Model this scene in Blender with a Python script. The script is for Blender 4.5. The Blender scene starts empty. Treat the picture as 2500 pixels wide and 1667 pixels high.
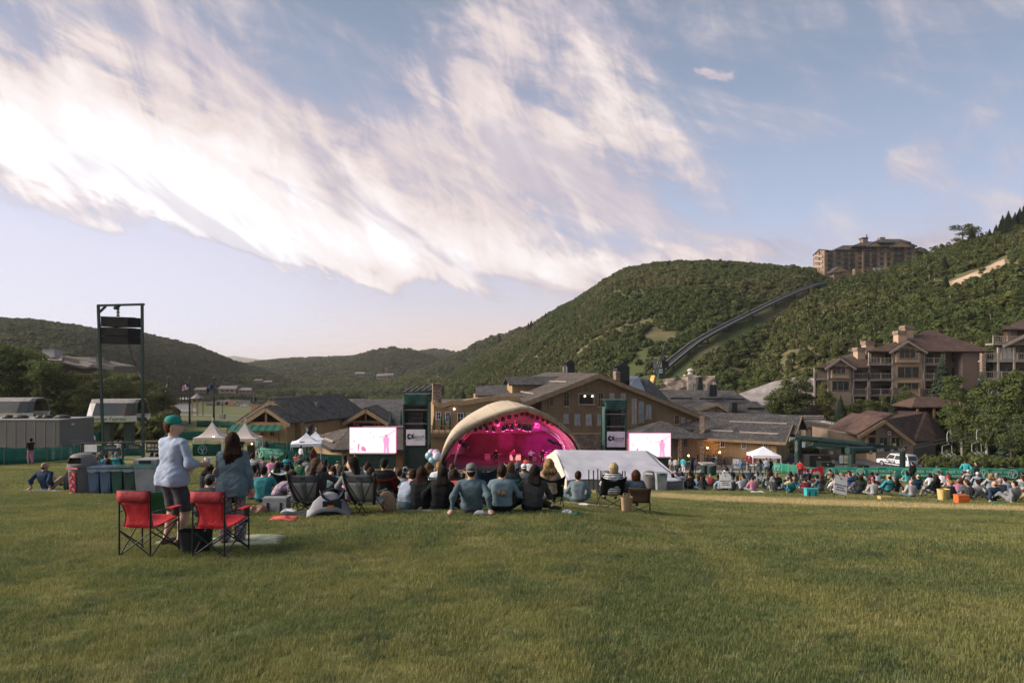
import bpy,math,random
import numpy as np
from mathutils import Vector,Matrix,Euler
random.seed(7);RNG=np.random.default_rng(7)
SC=bpy.context.scene
COL=SC.collection
R=math.radians
F,CX,HY=1667.0,1250.0,900.0
# camera, sky, sun, exposure
cam=bpy.data.cameras.new('camera');camo=bpy.data.objects.new('camera',cam);COL.objects.link(camo)
camo.location=(0,0,0);camo.rotation_euler=(R(90),0,0)
cam.sensor_width=36;cam.lens=36*F/2500;cam.shift_y=(HY-833.5)/2500
cam.clip_start=0.1;cam.clip_end=60000
SC.camera=camo
SUN_AZ,SUN_EL=R(-93),R(25)
SKY_STRENGTH=0.15
class NT:
 """terse node-tree writer"""
 def __init__(s,tree):s.t=tree;s.t.nodes.clear()
 def n(s,typ,*ins,out=0,**kw):
  nd=s.t.nodes.new(typ)
  named=kw.pop('named',{})
  for k,v in kw.items():setattr(nd,k,v)
  for i,v in enumerate(ins):s.put(nd.inputs[i],v)
  for k,v in named.items():s.put(nd.inputs[k],v)
  s.last=nd
  return nd.outputs[out]if len(nd.outputs)else None
 def put(s,sock,v):
  if v is None:return
  if isinstance(v,bpy.types.NodeSocket):s.t.links.new(v,sock)
  else:
   if sock.type=='RGBA' and len(v)==3:v=(*v,1)
   sock.default_value=v
 def m(s,op,*a,clamp=False):return s.n('ShaderNodeMath',*a,operation=op,use_clamp=clamp)
 def mix(s,f,a,b,mode='MIX'):
  nd=s.t.nodes.new('ShaderNodeMix');nd.data_type='RGBA';nd.blend_type=mode
  s.put(nd.inputs[0],f);s.put(nd.inputs[6],a);s.put(nd.inputs[7],b)
  return nd.outputs[2]
 def noise(s,vec,scale,detail=4,rough=.55,dist=0,out=0):
  return s.n('ShaderNodeTexNoise',out=out,named={'Vector':vec,'Scale':scale,'Detail':detail,'Roughness':rough,'Distortion':dist})
 def ramp(s,f,stops,interp='LINEAR'):
  nd=s.t.nodes.new('ShaderNodeValToRGB');cr=nd.color_ramp;cr.interpolation=interp
  while len(cr.elements)<len(stops):cr.elements.new(.5)
  for e,(p,c)in zip(cr.elements,stops):
   e.position=p;e.color=(*c,1)if not isinstance(c,(int,float))else(c,c,c,1)
  s.put(nd.inputs[0],f);return nd.outputs[0]
 def rng(s,v,a,b,c=0.,d=1.,interp='SMOOTHSTEP'):
  nd=s.t.nodes.new('ShaderNodeMapRange');nd.interpolation_type=interp
  for k,x in enumerate((v,a,b,c,d)):s.put(nd.inputs[k],x)
  return nd.outputs[0]
def s2l(c):return tuple(x/12.92 if x<=.04045 else((x+.055)/1.055)**2.4 for x in c)
def rgb(r,g,b):return s2l((r/255,g/255,b/255))
world=bpy.data.worlds.new('World');SC.world=world;world.use_nodes=True
def build_world():
 w=NT(world.node_tree)
 tc=w.n('ShaderNodeTexCoord',out=0)
 sky=w.n('ShaderNodeTexSky');sn=w.last
 sn.sky_type='NISHITA';sn.sun_disc=False;sn.sun_elevation=SUN_EL;sn.sun_rotation=SUN_AZ
 sn.altitude=2200;sn.air_density=1.0;sn.dust_density=1.2;sn.ozone_density=1.6
 sep=w.n('ShaderNodeSeparateXYZ',tc);sx,sy,sz=(w.last.outputs[i]for i in range(3))
 az=w.m('ARCTAN2',sx,sy);el=w.m('ARCSINE',sz)
 ae0=w.n('ShaderNodeCombineXYZ',az,el,0.)
 wob=w.noise(w.n('ShaderNodeMapping',ae0,(0,0,0),(0,0,R(-25)),(1/4.,1/9.,1),vector_type='TEXTURE'),1.,5,.62,.4,out=1)
 ae=w.n('ShaderNodeVectorMath',ae0,w.n('ShaderNodeVectorMath',w.n('ShaderNodeVectorMath',wob,(.5,.5,.5),operation='SUBTRACT'),(.34,.17,0),operation='MULTIPLY'),operation='ADD')
 def ang(px,py):
  a,v=(px-CX)/F,(HY-py)/F
  az_=math.atan(a);return az_,math.atan(v*math.cos(az_))
 def blob(px,py,rx,ry,deg,amp):
  c=ang(px,py);rx*=1.9/F;ry*=1.9/F
  q=w.n('ShaderNodeMapping',ae,(c[0],c[1],0),(0,0,R(-deg)),(rx,ry,1),vector_type='TEXTURE')
  return w.rng(w.n('ShaderNodeVectorMath',q,operation='LENGTH',out=1),1.,0.,0.,amp)
 def total(lst):
  o=lst[0]
  for x in lst[1:]:o=w.m('ADD',o,x)
  return o
 def streak(deg,sx_,sy_,off):return w.n('ShaderNodeMapping',ae0,(0,0,-off),(0,0,R(-deg)),(1/sx_,1/sy_,1),vector_type='TEXTURE')
 n1=w.noise(streak(29,3.2,11,3.1),1.0,6,.62,.5)
 n2=w.noise(streak(16,9,30,8.3),1.0,5,.66,.6)
 n3=w.noise(streak(66,6,19,1.3),1.0,5,.62,.7)
 c1,c2,c3=(w.m('SUBTRACT',q,.5)for q in(n1,n2,n3))
 fib=w.m('ADD',w.m('MULTIPLY',c1,1.7),w.m('ADD',w.m('MULTIPLY',c2,1.1),w.m('MULTIPLY',c3,.8)))
 big=total([blob(60,270,560,130,14,.80),blob(560,440,420,100,26,.74),blob(930,585,300,62,20,.55),blob(420,480,330,55,16,.30),blob(760,270,470,120,31,.50),blob(330,90,500,110,30,.40),blob(1320,310,240,280,62,.72),blob(1480,470,360,110,22,.66),blob(1080,430,260,120,30,.35),blob(1230,640,480,52,10,.62),blob(1700,640,330,45,-4,.66),blob(1180,120,80,120,70,.35),blob(720,625,330,24,9,.60),blob(1650,40,520,90,6,.26),blob(940,100,300,30,17,.34),blob(2080,220,420,110,-20,.33),blob(2390,260,130,45,-30,.40),blob(2270,400,230,34,-10,.36),blob(2330,600,230,40,-14,.40),blob(1900,560,330,40,-8,.30),blob(1703,185,26,13,-15,1.0),blob(1245,800,60,12,6,.55),blob(-900,450,800,200,8,.7),blob(-2300,350,800,220,8,.5),blob(3300,300,600,140,-12,.4),blob(4300,500,700,170,6,.45)])
 wide=w.rng(el,.06,.60,.0,.13)
 dens=w.m('ADD',w.m('ADD',big,wide),w.m('MULTIPLY',fib,w.m('ADD',.40,w.m('MULTIPLY',big,.75))))
 clear=w.m('ADD',blob(120,640,640,120,12,1.1),blob(900,790,760,90,8,.9))
 dens=w.m('SUBTRACT',w.m('SUBTRACT',dens,clear),w.m('ADD',blob(2000,420,420,150,-8,.22),blob(1800,130,700,130,0,.10)))
 mask=w.rng(dens,.10,.92)
 glow=total([blob(150,340,620,170,16,.44),blob(700,520,380,90,24,.44),blob(1340,420,300,240,40,.34),blob(1500,620,420,70,4,.36),blob(-900,600,900,330,0,.8)])
 glow=w.m('ADD',w.m('MULTIPLY',glow,w.rng(dens,.2,1.0)),w.m('ADD',w.m('ADD',.13,w.m('MULTIPLY',c1,1.3)),w.m('MULTIPLY',c3,.9)))
 tone=w.ramp(glow,[(0,rgb(176,171,187)),(.16,rgb(200,190,199)),(.38,rgb(224,210,208)),(.62,rgb(240,229,227)),(.86,rgb(250,243,244)),(1.0,(1.06,1.04,1.06))])
 grey=w.rng(w.noise(streak(33,4.,13,5.7),1.0,4,.6,.4),.50,.66)
 tone=w.mix(w.m('MULTIPLY',grey,w.m('SUBTRACT',.80,w.m('MULTIPLY',glow,.25),clamp=True)),tone,rgb(186,180,196))
 base=w.n('ShaderNodeVectorMath',sky,(SKY_MUL,)*3,operation='MULTIPLY')
 veil=w.ramp(w.m('MULTIPLY',el,1.45),[(0,rgb(250,204,172)),(.05,rgb(240,204,184)),(.13,rgb(214,202,209)),(.30,rgb(180,191,216)),(.55,rgb(147,161,184)),(.85,rgb(122,136,154))])
 side=w.m('MULTIPLY',w.m('ADD',blob(-50,740,560,230,0,.8),blob(-1500,800,1500,500,0,.6)),1.0,clamp=True)
 veil=w.mix(side,veil,rgb(226,222,238))
 base=w.mix(.84,base,veil)
 col=w.mix(mask,base,tone)
 col=w.n('ShaderNodeVectorMath',col,(SKY_LIFT,)*3,operation='MULTIPLY')
 bg=w.n('ShaderNodeBackground',col,SKY_STRENGTH)
 w.n('ShaderNodeOutputWorld',bg)
EXPO=0.75
SKY_MUL=0.15
SKY_LIFT=1.10/SKY_STRENGTH/(2**EXPO)
build_world();world.cycles.sampling_method='NONE'
sun=bpy.data.lights.new('sun','SUN');suno=bpy.data.objects.new('sun',sun);COL.objects.link(suno)
sun.energy=4.3;sun.angle=R(45);sun.color=(1.0,.87,.76)
sd=Vector((math.sin(SUN_AZ)*math.cos(SUN_EL),math.cos(SUN_AZ)*math.cos(SUN_EL),math.sin(SUN_EL)))
suno.rotation_euler=sd.to_track_quat('Z','Y').to_euler()
suno.location=(-40,10,30)
VS=SC.view_settings
VS.view_transform='Standard';VS.look='None';VS.exposure=EXPO;VS.gamma=1;VS.use_curve_mapping=False
SC.cycles.use_denoising=True;SC.cycles.use_adaptive_sampling=True;SC.cycles.adaptive_threshold=.02
SC.cycles.max_bounces=4;SC.cycles.diffuse_bounces=2;SC.cycles.glossy_bounces=2;SC.cycles.transmission_bounces=4
SC.cycles.transparent_max_bounces=8;SC.cycles.volume_bounces=0
SC.cycles.sample_clamp_indirect=4
# materials
MATS={}
def mat(name,c,rough=.8,c2=None,scale=3.,detail=4,bump=0.,bscale=None,pat=None,metal=0.,spec=.3,emit=None,estr=0.,contrast=(.35,.65),coords='Object',sub=0.):
 """procedural material: two tones by noise, optional bump, optional pattern given in metres on the UVs"""
 if name in MATS:return MATS[name]
 m=bpy.data.materials.new(name);m.use_nodes=True;w=NT(m.node_tree);MATS[name]=m
 tc=w.n('ShaderNodeTexCoord');t=w.last
 vec=t.outputs['UV']if coords=='UV' else t.outputs['Object']
 uv=t.outputs['UV']
 if c2 is None:c2=tuple(min(1,x*.72)for x in c)
 f=w.rng(w.noise(vec,scale,detail),contrast[0],contrast[1])
 col=w.mix(f,c,c2);hgt=w.noise(vec,bscale or scale*4,3)
 if pat:
  kind=pat[0]
  if kind=='boards':
   sx=w.n('ShaderNodeSeparateXYZ',uv);u=w.last.outputs[0]
   q=w.m('FRACT',w.m('DIVIDE',u,pat[1]))
   line=w.m('LESS_THAN',q,.16)
   ids=w.n('ShaderNodeTexWhiteNoise',named={'W':w.m('FLOOR',w.m('DIVIDE',u,pat[1]))},noise_dimensions='1D')
   col=w.mix(w.m('MULTIPLY',ids,.22),col,tuple(x*.45 for x in c))
   col=w.mix(w.m('MULTIPLY',line,.6),col,tuple(x*pat[2]for x in c));hgt=line
  if kind=='lines':
   sx=w.n('ShaderNodeSeparateXYZ',uv);u=w.last.outputs[1]
   q=w.m('FRACT',w.m('DIVIDE',u,pat[1]));col=w.mix(w.m('MULTIPLY',w.m('LESS_THAN',q,.18),.55),col,tuple(x*pat[2]for x in c));hgt=q
  if kind=='brick':
   nd=w.n('ShaderNodeTexBrick',named={'Vector':uv,'Color1':(1,1,1,1),'Color2':(pat[4],)*3+(1,),'Mortar':(pat[4]*.55,)*3+(1,),'Scale':1.,'Mortar Size':pat[3],'Mortar Smooth':.2,'Bias':-.1,'Brick Width':pat[1],'Row Height':pat[2]},offset=.5)
   col=w.mix(1.,col,nd,'MULTIPLY');hgt=nd
  if kind=='plaid':
   sx=w.n('ShaderNodeSeparateXYZ',t.outputs['Object']);o=w.last.outputs
   h=w.m('ADD',o[0],w.m('MULTIPLY',o[1],.35))
   a=w.m('LESS_THAN',w.m('FRACT',w.m('DIVIDE',h,pat[1])),.45);b=w.m('LESS_THAN',w.m('FRACT',w.m('DIVIDE',o[2],pat[1])),.45)
   col=w.mix(w.m('MULTIPLY',a,.75),col,pat[2]);col=w.mix(w.m('MULTIPLY',b,.65),col,pat[3])
  if kind=='stripes':
   sx=w.n('ShaderNodeSeparateXYZ',t.outputs['Object']);o=w.last.outputs
   col=w.mix(w.m('LESS_THAN',w.m('FRACT',w.m('DIVIDE',o[2],pat[1])),.45),col,pat[2])
  if kind=='grid':
   sx=w.n('ShaderNodeSeparateXYZ',uv);o=w.last.outputs
   g=w.m('MAXIMUM',w.m('LESS_THAN',w.m('FRACT',w.m('DIVIDE',o[0],pat[1])),.3),w.m('LESS_THAN',w.m('FRACT',w.m('DIVIDE',o[1],pat[1])),.3))
   col=w.mix(w.m('MULTIPLY',g,.7),col,pat[2])
  if kind=='marble':
   f2=w.noise(vec,pat[1],5,.7,2.5);col=w.mix(w.rng(f2,.47,.53),col,pat[2])
   f3=w.noise(vec,pat[1]*1.7,5,.7,3.);col=w.mix(w.rng(f3,.58,.62),col,pat[3])
 p=w.n('ShaderNodeBsdfPrincipled',named={'Base Color':col,'Roughness':rough,'Metallic':metal,'Specular IOR Level':spec});pn=w.last
 if sub:pn.inputs['Subsurface Weight'].default_value=sub;pn.inputs['Subsurface Radius'].default_value=(.02,.01,.006)
 if bump:
  bn=w.n('ShaderNodeBump',named={'Strength':min(1,bump),'Distance':.02 if bump<=1 else .02*bump,'Height':hgt});w.put(pn.inputs['Normal'],bn)
 if emit:pn.inputs['Emission Color'].default_value=(*emit,1);pn.inputs['Emission Strength'].default_value=estr
 w.n('ShaderNodeOutputMaterial',p)
 return m
def glass(name,tint=(.03,.035,.04),rough=.06):
 if name in MATS:return MATS[name]
 m=mat(name,tint,rough,tuple(x*1.6 for x in tint),.8,spec=.9);return m
 # mesh builder
class MB:
 def __init__(s):s.v=[];s.f=[];s.m=[];s.mi=0
 def add(s,vs,fs):
  b=len(s.v);s.v.extend(tuple(x)for x in vs)
  for f in fs:s.f.append(tuple(b+i for i in f));s.m.append(s.mi)
  return s
 def box(s,c,d,rz=0,M=None):
  x,y,z=d[0]/2,d[1]/2,d[2]/2
  vs=[Vector((i*x,j*y,k*z))for k in(-1,1)for j in(-1,1)for i in(-1,1)]
  if M is not None:vs=[M@v for v in vs]
  elif rz:m=Matrix.Rotation(rz,3,'Z');vs=[m@v for v in vs]
  c=Vector(c)
  return s.add([v+c for v in vs],[(0,2,3,1),(4,5,7,6),(0,1,5,4),(2,6,7,3),(0,4,6,2),(1,3,7,5)])
 def bar(s,a,b,w,h=None,up=(0,0,1)):
  a,b=Vector(a),Vector(b);d=b-a;L=d.length
  if L<1e-6:return s
  d/=L;up=Vector(up)
  if abs(d.dot(up))>.98:up=Vector((0,1,0))
  x=d.cross(up).normalized();z=x.cross(d)
  M=Matrix((x,d,z)).transposed()
  return s.box((a+b)/2,(w,L,h or w),M=M)
 def cyl(s,a,b,r0,r1=None,n=8,cap=True):
  a,b=Vector(a),Vector(b);d=(b-a)
  if d.length<1e-6:return s
  d.normalize();up=Vector((0,0,1))if abs(d.z)<.95 else Vector((1,0,0))
  x=d.cross(up).normalized();y=d.cross(x);r1=r0 if r1 is None else r1
  vs=[]
  for p,r in((a,r0),(b,r1)):
   for i in range(n):
    t=2*math.pi*i/n;vs.append(p+x*(r*math.cos(t))+y*(r*math.sin(t)))
  fs=[(i,i+n,(i+1)%n+n,(i+1)%n)for i in range(n)]
  if cap:fs+=[tuple(range(n)),tuple(range(2*n-1,n-1,-1))]
  return s.add(vs,fs)
 def tube(s,pts,r,n=6):
  pts=[Vector(p)for p in pts];vs=[];fs=[]
  for k,p in enumerate(pts):
   d=(pts[min(k+1,len(pts)-1)]-pts[max(k-1,0)]).normalized()
   up=Vector((0,0,1))if abs(d.z)<.9 else Vector((0,1,0))
   x=d.cross(up).normalized();y=d.cross(x);rr=r[k]if isinstance(r,(list,tuple))else r
   for i in range(n):
    t=2*math.pi*i/n;vs.append(p+x*(rr*math.cos(t))+y*(rr*math.sin(t)))
  for k in range(len(pts)-1):
   for i in range(n):fs.append((k*n+i,(k+1)*n+i,(k+1)*n+(i+1)%n,k*n+(i+1)%n))
  fs+=[tuple(range(n)),tuple(range(len(vs)-1,len(vs)-n-1,-1))]
  return s.add(vs,fs)
 def lathe(s,prof,c=(0,0,0),n=16,sx=1,sy=1,cap=True):
  c=Vector(c);vs=[];fs=[]
  for r,z in prof:
   for i in range(n):
    t=2*math.pi*i/n;vs.append(c+Vector((r*math.cos(t)*sx,r*math.sin(t)*sy,z)))
  for k in range(len(prof)-1):
   for i in range(n):fs.append((k*n+i,k*n+(i+1)%n,(k+1)*n+(i+1)%n,(k+1)*n+i))
  if cap:fs+=[tuple(range(n-1,-1,-1)),tuple(range(len(vs)-n,len(vs)))]
  return s.add(vs,fs)
 def slab(s,pts,t):
  """flat polygon (any plane) given thickness t along its normal, downwards"""
  pts=[Vector(p)for p in pts];nrm=Vector((0,0,0))
  for i in range(len(pts)):nrm+=pts[i].cross(pts[(i+1)%len(pts)])
  nrm.normalize();n=len(pts)
  vs=pts+[p-nrm*t for p in pts]
  fs=[tuple(range(n)),tuple(range(2*n-1,n-1,-1))]+[(i,i+n,(i+1)%n+n,(i+1)%n)for i in range(n)]
  return s.add(vs,fs)
 def prism(s,base,off):
  base=[Vector(p)for p in base];off=Vector(off);n=len(base)
  return s.add(base+[p+off for p in base],[tuple(range(n-1,-1,-1)),tuple(range(n,2*n))]+[(i,(i+1)%n,(i+1)%n+n,i+n)for i in range(n)])
 def poly(s,pts):return s.add(pts,[tuple(range(len(pts)))])
 def grid(s,rows,close=False):
  nr,nc=len(rows),len(rows[0]);vs=[p for r in rows for p in r]
  fs=[(i*nc+j,i*nc+(j+1)%nc,(i+1)*nc+(j+1)%nc,(i+1)*nc+j)for i in range(nr-1)for j in range(nc if close else nc-1)]
  return s.add(vs,fs)
 def sheet(s,rows,t):
  """a grid with thickness: two skins and a rim"""
  nr,nc=len(rows),len(rows[0]);P=np.array([[tuple(p)for p in r]for r in rows],float)
  du=np.gradient(P,axis=1);dv=np.gradient(P,axis=0);n=np.cross(du,dv);n/=np.linalg.norm(n,axis=2,keepdims=True)+1e-9
  Q=P-n*t;vs=[tuple(p)for p in P.reshape(-1,3)]+[tuple(p)for p in Q.reshape(-1,3)];o=nr*nc;fs=[]
  for i in range(nr-1):
   for j in range(nc-1):
    a,b,c,d=i*nc+j,i*nc+j+1,(i+1)*nc+j+1,(i+1)*nc+j
    fs+=[(a,b,c,d),(d+o,c+o,b+o,a+o)]
  rim=[i for i in range(nc)]+[i*nc+nc-1 for i in range(1,nr)]+[(nr-1)*nc+j for j in range(nc-2,-1,-1)]+[i*nc for i in range(nr-2,0,-1)]
  for k in range(len(rim)):
   a,b=rim[k],rim[(k+1)%len(rim)];fs.append((b,a,a+o,b+o))
  return s.add(vs,fs)
 def mesh(s,name,mats,smooth=False,origin=None):
  me=bpy.data.meshes.new(name);v=s.v
  if origin is not None:o=Vector(origin);v=[tuple(Vector(p)-o)for p in v]
  me.from_pydata(v,[],s.f)
  if not isinstance(mats,(list,tuple)):mats=[mats]
  for m in mats:me.materials.append(m)
  if any(s.m):me.polygons.foreach_set('material_index',s.m)
  autouv(me)
  if smooth:me.polygons.foreach_set('use_smooth',[True]*len(me.polygons))
  me.update();return me
 def build(s,name,mats,parent=None,smooth=False,origin=None,ang=None):
  me=s.mesh(name,mats,smooth,origin);o=bpy.data.objects.new(name,me);COL.objects.link(o)
  if origin is not None:o.location=origin
  if parent is not None:o.parent=parent
  if ang:me.set_sharp_from_angle(angle=R(ang))
  return o
def autouv(me):
 n=len(me.polygons)
 if not n:return
 uvl=me.uv_layers.new(name='UVMap')
 co=np.empty(len(me.vertices)*3);me.vertices.foreach_get('co',co);co=co.reshape(-1,3)
 nr=np.empty(n*3);me.polygons.foreach_get('normal',nr);nr=nr.reshape(-1,3)
 lt=np.empty(n,int);me.polygons.foreach_get('loop_total',lt)
 li=np.empty(len(me.loops),int);me.loops.foreach_get('vertex_index',li)
 pf=np.repeat(np.arange(n),lt);N_=nr[pf]
 t=np.stack([-N_[:,1],N_[:,0],np.zeros(len(N_))],1);L=np.linalg.norm(t,axis=1,keepdims=True)
 t=np.where(L>.02,t/np.maximum(L,1e-9),np.array([1.,0,0]));b=np.cross(N_,t)
 p=co[li];uv=np.stack([(p*t).sum(1),(p*b).sum(1)],1)
 uvl.data.foreach_set('uv',uv.ravel())
def tag(o,label=None,cat=None,group=None,kind=None):
 if label:o['label']=label
 if cat:o['category']=cat
 if group:o['group']=group
 if kind:o['kind']=kind
 return o
def empty(name,loc=(0,0,0),rz=0,label=None,cat=None,group=None):
 o=bpy.data.objects.new(name,None);COL.objects.link(o);o.location=loc;o.rotation_euler=(0,0,rz);o.empty_display_size=.2
 return tag(o,label,cat,group)
def copy_tree(o,parent=None):
 c=o.copy();COL.objects.link(c)
 if parent is not None:c.parent=parent
 for ch in list(o.children):copy_tree(ch,c)
 return c
def P(px,py,d):return Vector(((px-CX)/F*d,d,(HY-py)/F*d))
def PX(px,d):return(px-CX)/F*d
def text_mesh(txt,size,depth=.004,extrude=True,align='CENTER',bold=0.0):
 cu=bpy.data.curves.new('lettering','FONT');cu.body=txt;cu.size=size;cu.align_x=align;cu.align_y='CENTER'
 cu.extrude=depth;cu.resolution_u=3;cu.offset=bold
 ob=bpy.data.objects.new('lettering',cu);COL.objects.link(ob)
 dg=bpy.context.evaluated_depsgraph_get();me=bpy.data.meshes.new_from_object(ob.evaluated_get(dg))
 bpy.data.objects.remove(ob);bpy.data.curves.remove(cu);me.name='lettering';return me
TEXTS={}
def world_of(o):return(world_of(o.parent)@o.matrix_parent_inverse if o.parent else Matrix())@o.matrix_basis
def lettering(txt,size,loc,M,material,parent,depth=.004,name='lettering',bold=0.0):
 """text lying in the plane of M (columns: right, up, out)"""
 k=(txt,size,depth,material.name,bold)
 if k not in TEXTS:
  me=text_mesh(txt,size,depth,bold=bold);me.materials.clear();me.materials.append(material);TEXTS[k]=me
 o=bpy.data.objects.new(name,TEXTS[k]);COL.objects.link(o)
 o.matrix_world=Matrix.Translation(Vector(loc))@M.to_4x4();o.parent=parent
 if parent is not None:o.matrix_parent_inverse=world_of(parent).inverted()
 return o
def facing(rz):return Matrix.Rotation(rz,3,'Z')@Matrix(((1,0,0),(0,0,-1),(0,1,0)))
# terrain
def vnoise(x,y,seed=0):
 xi=np.floor(x).astype(np.int64);yi=np.floor(y).astype(np.int64);xf=x-xi;yf=y-yi
 def h(a,b):
  n=(a*374761393+b*668265263+seed*974634777)&0xffffffff
  n=((n^(n>>13))*1274126177)&0xffffffff
  return((n^(n>>16))&0xffff)/65535.
 u=xf*xf*(3-2*xf);v=yf*yf*(3-2*yf)
 return(h(xi,yi)*(1-u)+h(xi+1,yi)*u)*(1-v)+(h(xi,yi+1)*(1-u)+h(xi+1,yi+1)*u)*v
def fbm(x,y,o=4,seed=0):
 s=0;a=.5
 for k in range(o):s=s+a*vnoise(x*2**k,y*2**k,seed+k);a*=.5
 return s-.47
def ss(x,a,b):t=np.clip((x-a)/(b-a),0,1);return t*t*(3-2*t)
LP=np.array([(0,-1.7),(10,-2.5),(20,-3.66),(44,-6.2),(60,-7.9),(78,-9.9),(100,-10.3),(130,-10.4),(200,-14.5),(300,-19.5),(420,-23),(700,-29),(1400,-34),(3000,-30),(60000,-30)]).T
CP=np.array([(0,-1.7),(10,-2.48),(13,-2.74),(20,-3.85),(30,-5.5),(43,-7.6),(60,-9.7),(75,-11.4),(85,-12.6),(100,-13.8),(130,-13.8),(200,-15.5),(300,-19.5),(420,-23),(700,-29),(1400,-34),(3000,-30),(60000,-30)]).T
RP=np.array([(0,-1.7),(10,-2.62),(20,-4.25),(27.6,-5.43),(43,-7.6),(51,-8.6),(75,-11.4),(99,-14.1),(125,-14.1),(200,-15),(420,-20),(1400,-30),(60000,-30)]).T
RIDGES=[dict(c=[(-2500,760),(-400,775),(0,784),(100,790),(235,810),(350,820),(480,850),(570,885),(650,910),(720,950)],d=[(-2500,620),(0,640),(700,900)],b=[(-2500,230),(200,260),(370,430),(500,580),(720,740)],n=5),dict(c=[(300,960),(520,905),(640,886),(700,880),(780,878),(900,872),(1000,885),(1100,905),(1200,940)],d=[(300,1500),(1200,1500)],b=[(300,800),(1200,800)],n=10),dict(c=[(760,925),(830,890),(890,866),(955,853),(1005,858),(1050,872),(1110,905),(1160,930)],d=[(700,1250),(1200,1250)],b=[(700,900),(1200,900)],n=6),dict(c=[(960,890),(1020,862),(1060,855),(1090,858),(1125,866),(1200,900)],d=[(900,1700),(1300,1700)],b=[(900,1300),(1300,1300)],n=6),dict(c=[(-200,905),(450,890),(540,872),(570,868),(610,874),(660,880),(760,890),(1000,905)],d=[(-200,9000),(1000,9000)],b=[(-200,5000),(1000,5000)],n=10),dict(c=[(900,960),(1000,925),(1070,893),(1125,868),(1180,838),(1240,820),(1290,806),(1400,830),(1600,900)],d=[(900,900),(1600,900)],b=[(900,560),(1600,500)],n=7),dict(c=[(960,965),(1060,935),(1130,895),(1190,858),(1286,808),(1340,771),(1414,733),(1488,686),(1531,664),(1595,652),(1658,648),(1722,646),(1786,649),(1850,653),(1913,658),(1977,664),(2040,690),(2110,730),(2250,800)],d=[(960,760),(1190,680),(1531,520),(1722,480),(2040,430),(2250,420)],b=[(960,420),(1190,300),(1450,190),(1750,165),(2250,190)],n=5),dict(c=[(1640,950),(1780,880),(1860,800),(1930,735),(1990,708),(2083,690),(2179,672),(2253,640),(2317,618),(2370,600),(2434,586),(2500,560),(2700,470),(3200,330),(5000,300)],d=[(1640,300),(1990,400),(2200,390),(2500,320),(5000,300)],b=[(1640,165),(1900,126),(2050,113),(2400,111),(2500,110),(5000,105)],n=3),]
for r_ in RIDGES:
 for k in 'cdb':r_[k]=np.array(r_[k],float).T
def ridge_z(r_,X,Y,base):
 Ys=np.maximum(Y,20.);a=np.clip(X/Ys,-2.2,2.2);px=CX+F*a
 d1=np.interp(px,*r_['d']);d0=np.interp(px,*r_['b']);py=np.interp(px,*r_['c'])
 zc=(HY-py)/F*d1
 t=(Y-d0)/(d1-d0);z0=np.interp(d0,*CP)
 tt=np.clip(t,0,1);up=np.sin(tt*math.pi/2)*.55+tt*.45
 z=z0+(zc-z0)*up
 z=np.where(t>1,zc-(Y-d1)*.30*ss(t,1,1.25),z)
 z=z+fbm(X/38.,Y/38.,4,int(r_['n']))*r_['n']*ss(t,.02,.25)*(1-.75*ss(t,.8,1.0))
 return np.where((t>0)&(px>r_['c'][0][0])&(px<r_['c'][0][-1]),z,-999.),t
def zg(X,Y,full=False):
 X=np.asarray(X,float);Y=np.asarray(Y,float)
 Ys=np.maximum(Y,6.);a=X/Ys
 l=np.interp(Ys,*LP);c=np.interp(Ys,*CP);r=np.interp(Ys,*RP)
 wl=ss(-a,.1,.45);wr=ss(a,.03,.3)
 z=c*(1-wl-wr)+l*wl+r*wr
 z=np.where(Y<6.,z*0+(-1.7-.08*np.maximum(Y,-60))+(z-(-1.7-.48))*np.clip(Y/6.,0,1),z)
 z=z+fbm(X/3.1,Y/3.1,3,3)*.07*np.clip(Y/8,0,1)
 own=np.zeros_like(z)
 ym=Y.max()if Y.size else 0
 for k,rd in enumerate(RIDGES):
  if ym<rd['b'][1].min():continue
  rz_,t=ridge_z(rd,X,Y,z)
  own=np.where(rz_>z,k+1,own);z=np.maximum(z,rz_)
 return(z,own)if full else z
def Zg(x,y):return float(zg(x,y))
def ground(px,d):x=PX(px,d);return Vector((x,d,Zg(x,d)))
def hit(px,py,d0=5.,d1=2500.):
 """first point of the ground along the ray through a pixel of the photograph"""
 ds=d0*(d1/d0)**(np.arange(1500)/1499.)
 z=zg((px-CX)/F*ds,ds);ray=(HY-py)/F*ds
 k=np.argmax(z>=ray);d=ds[k]
 return Vector(((px-CX)/F*d,d,float(z[k])))
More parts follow.
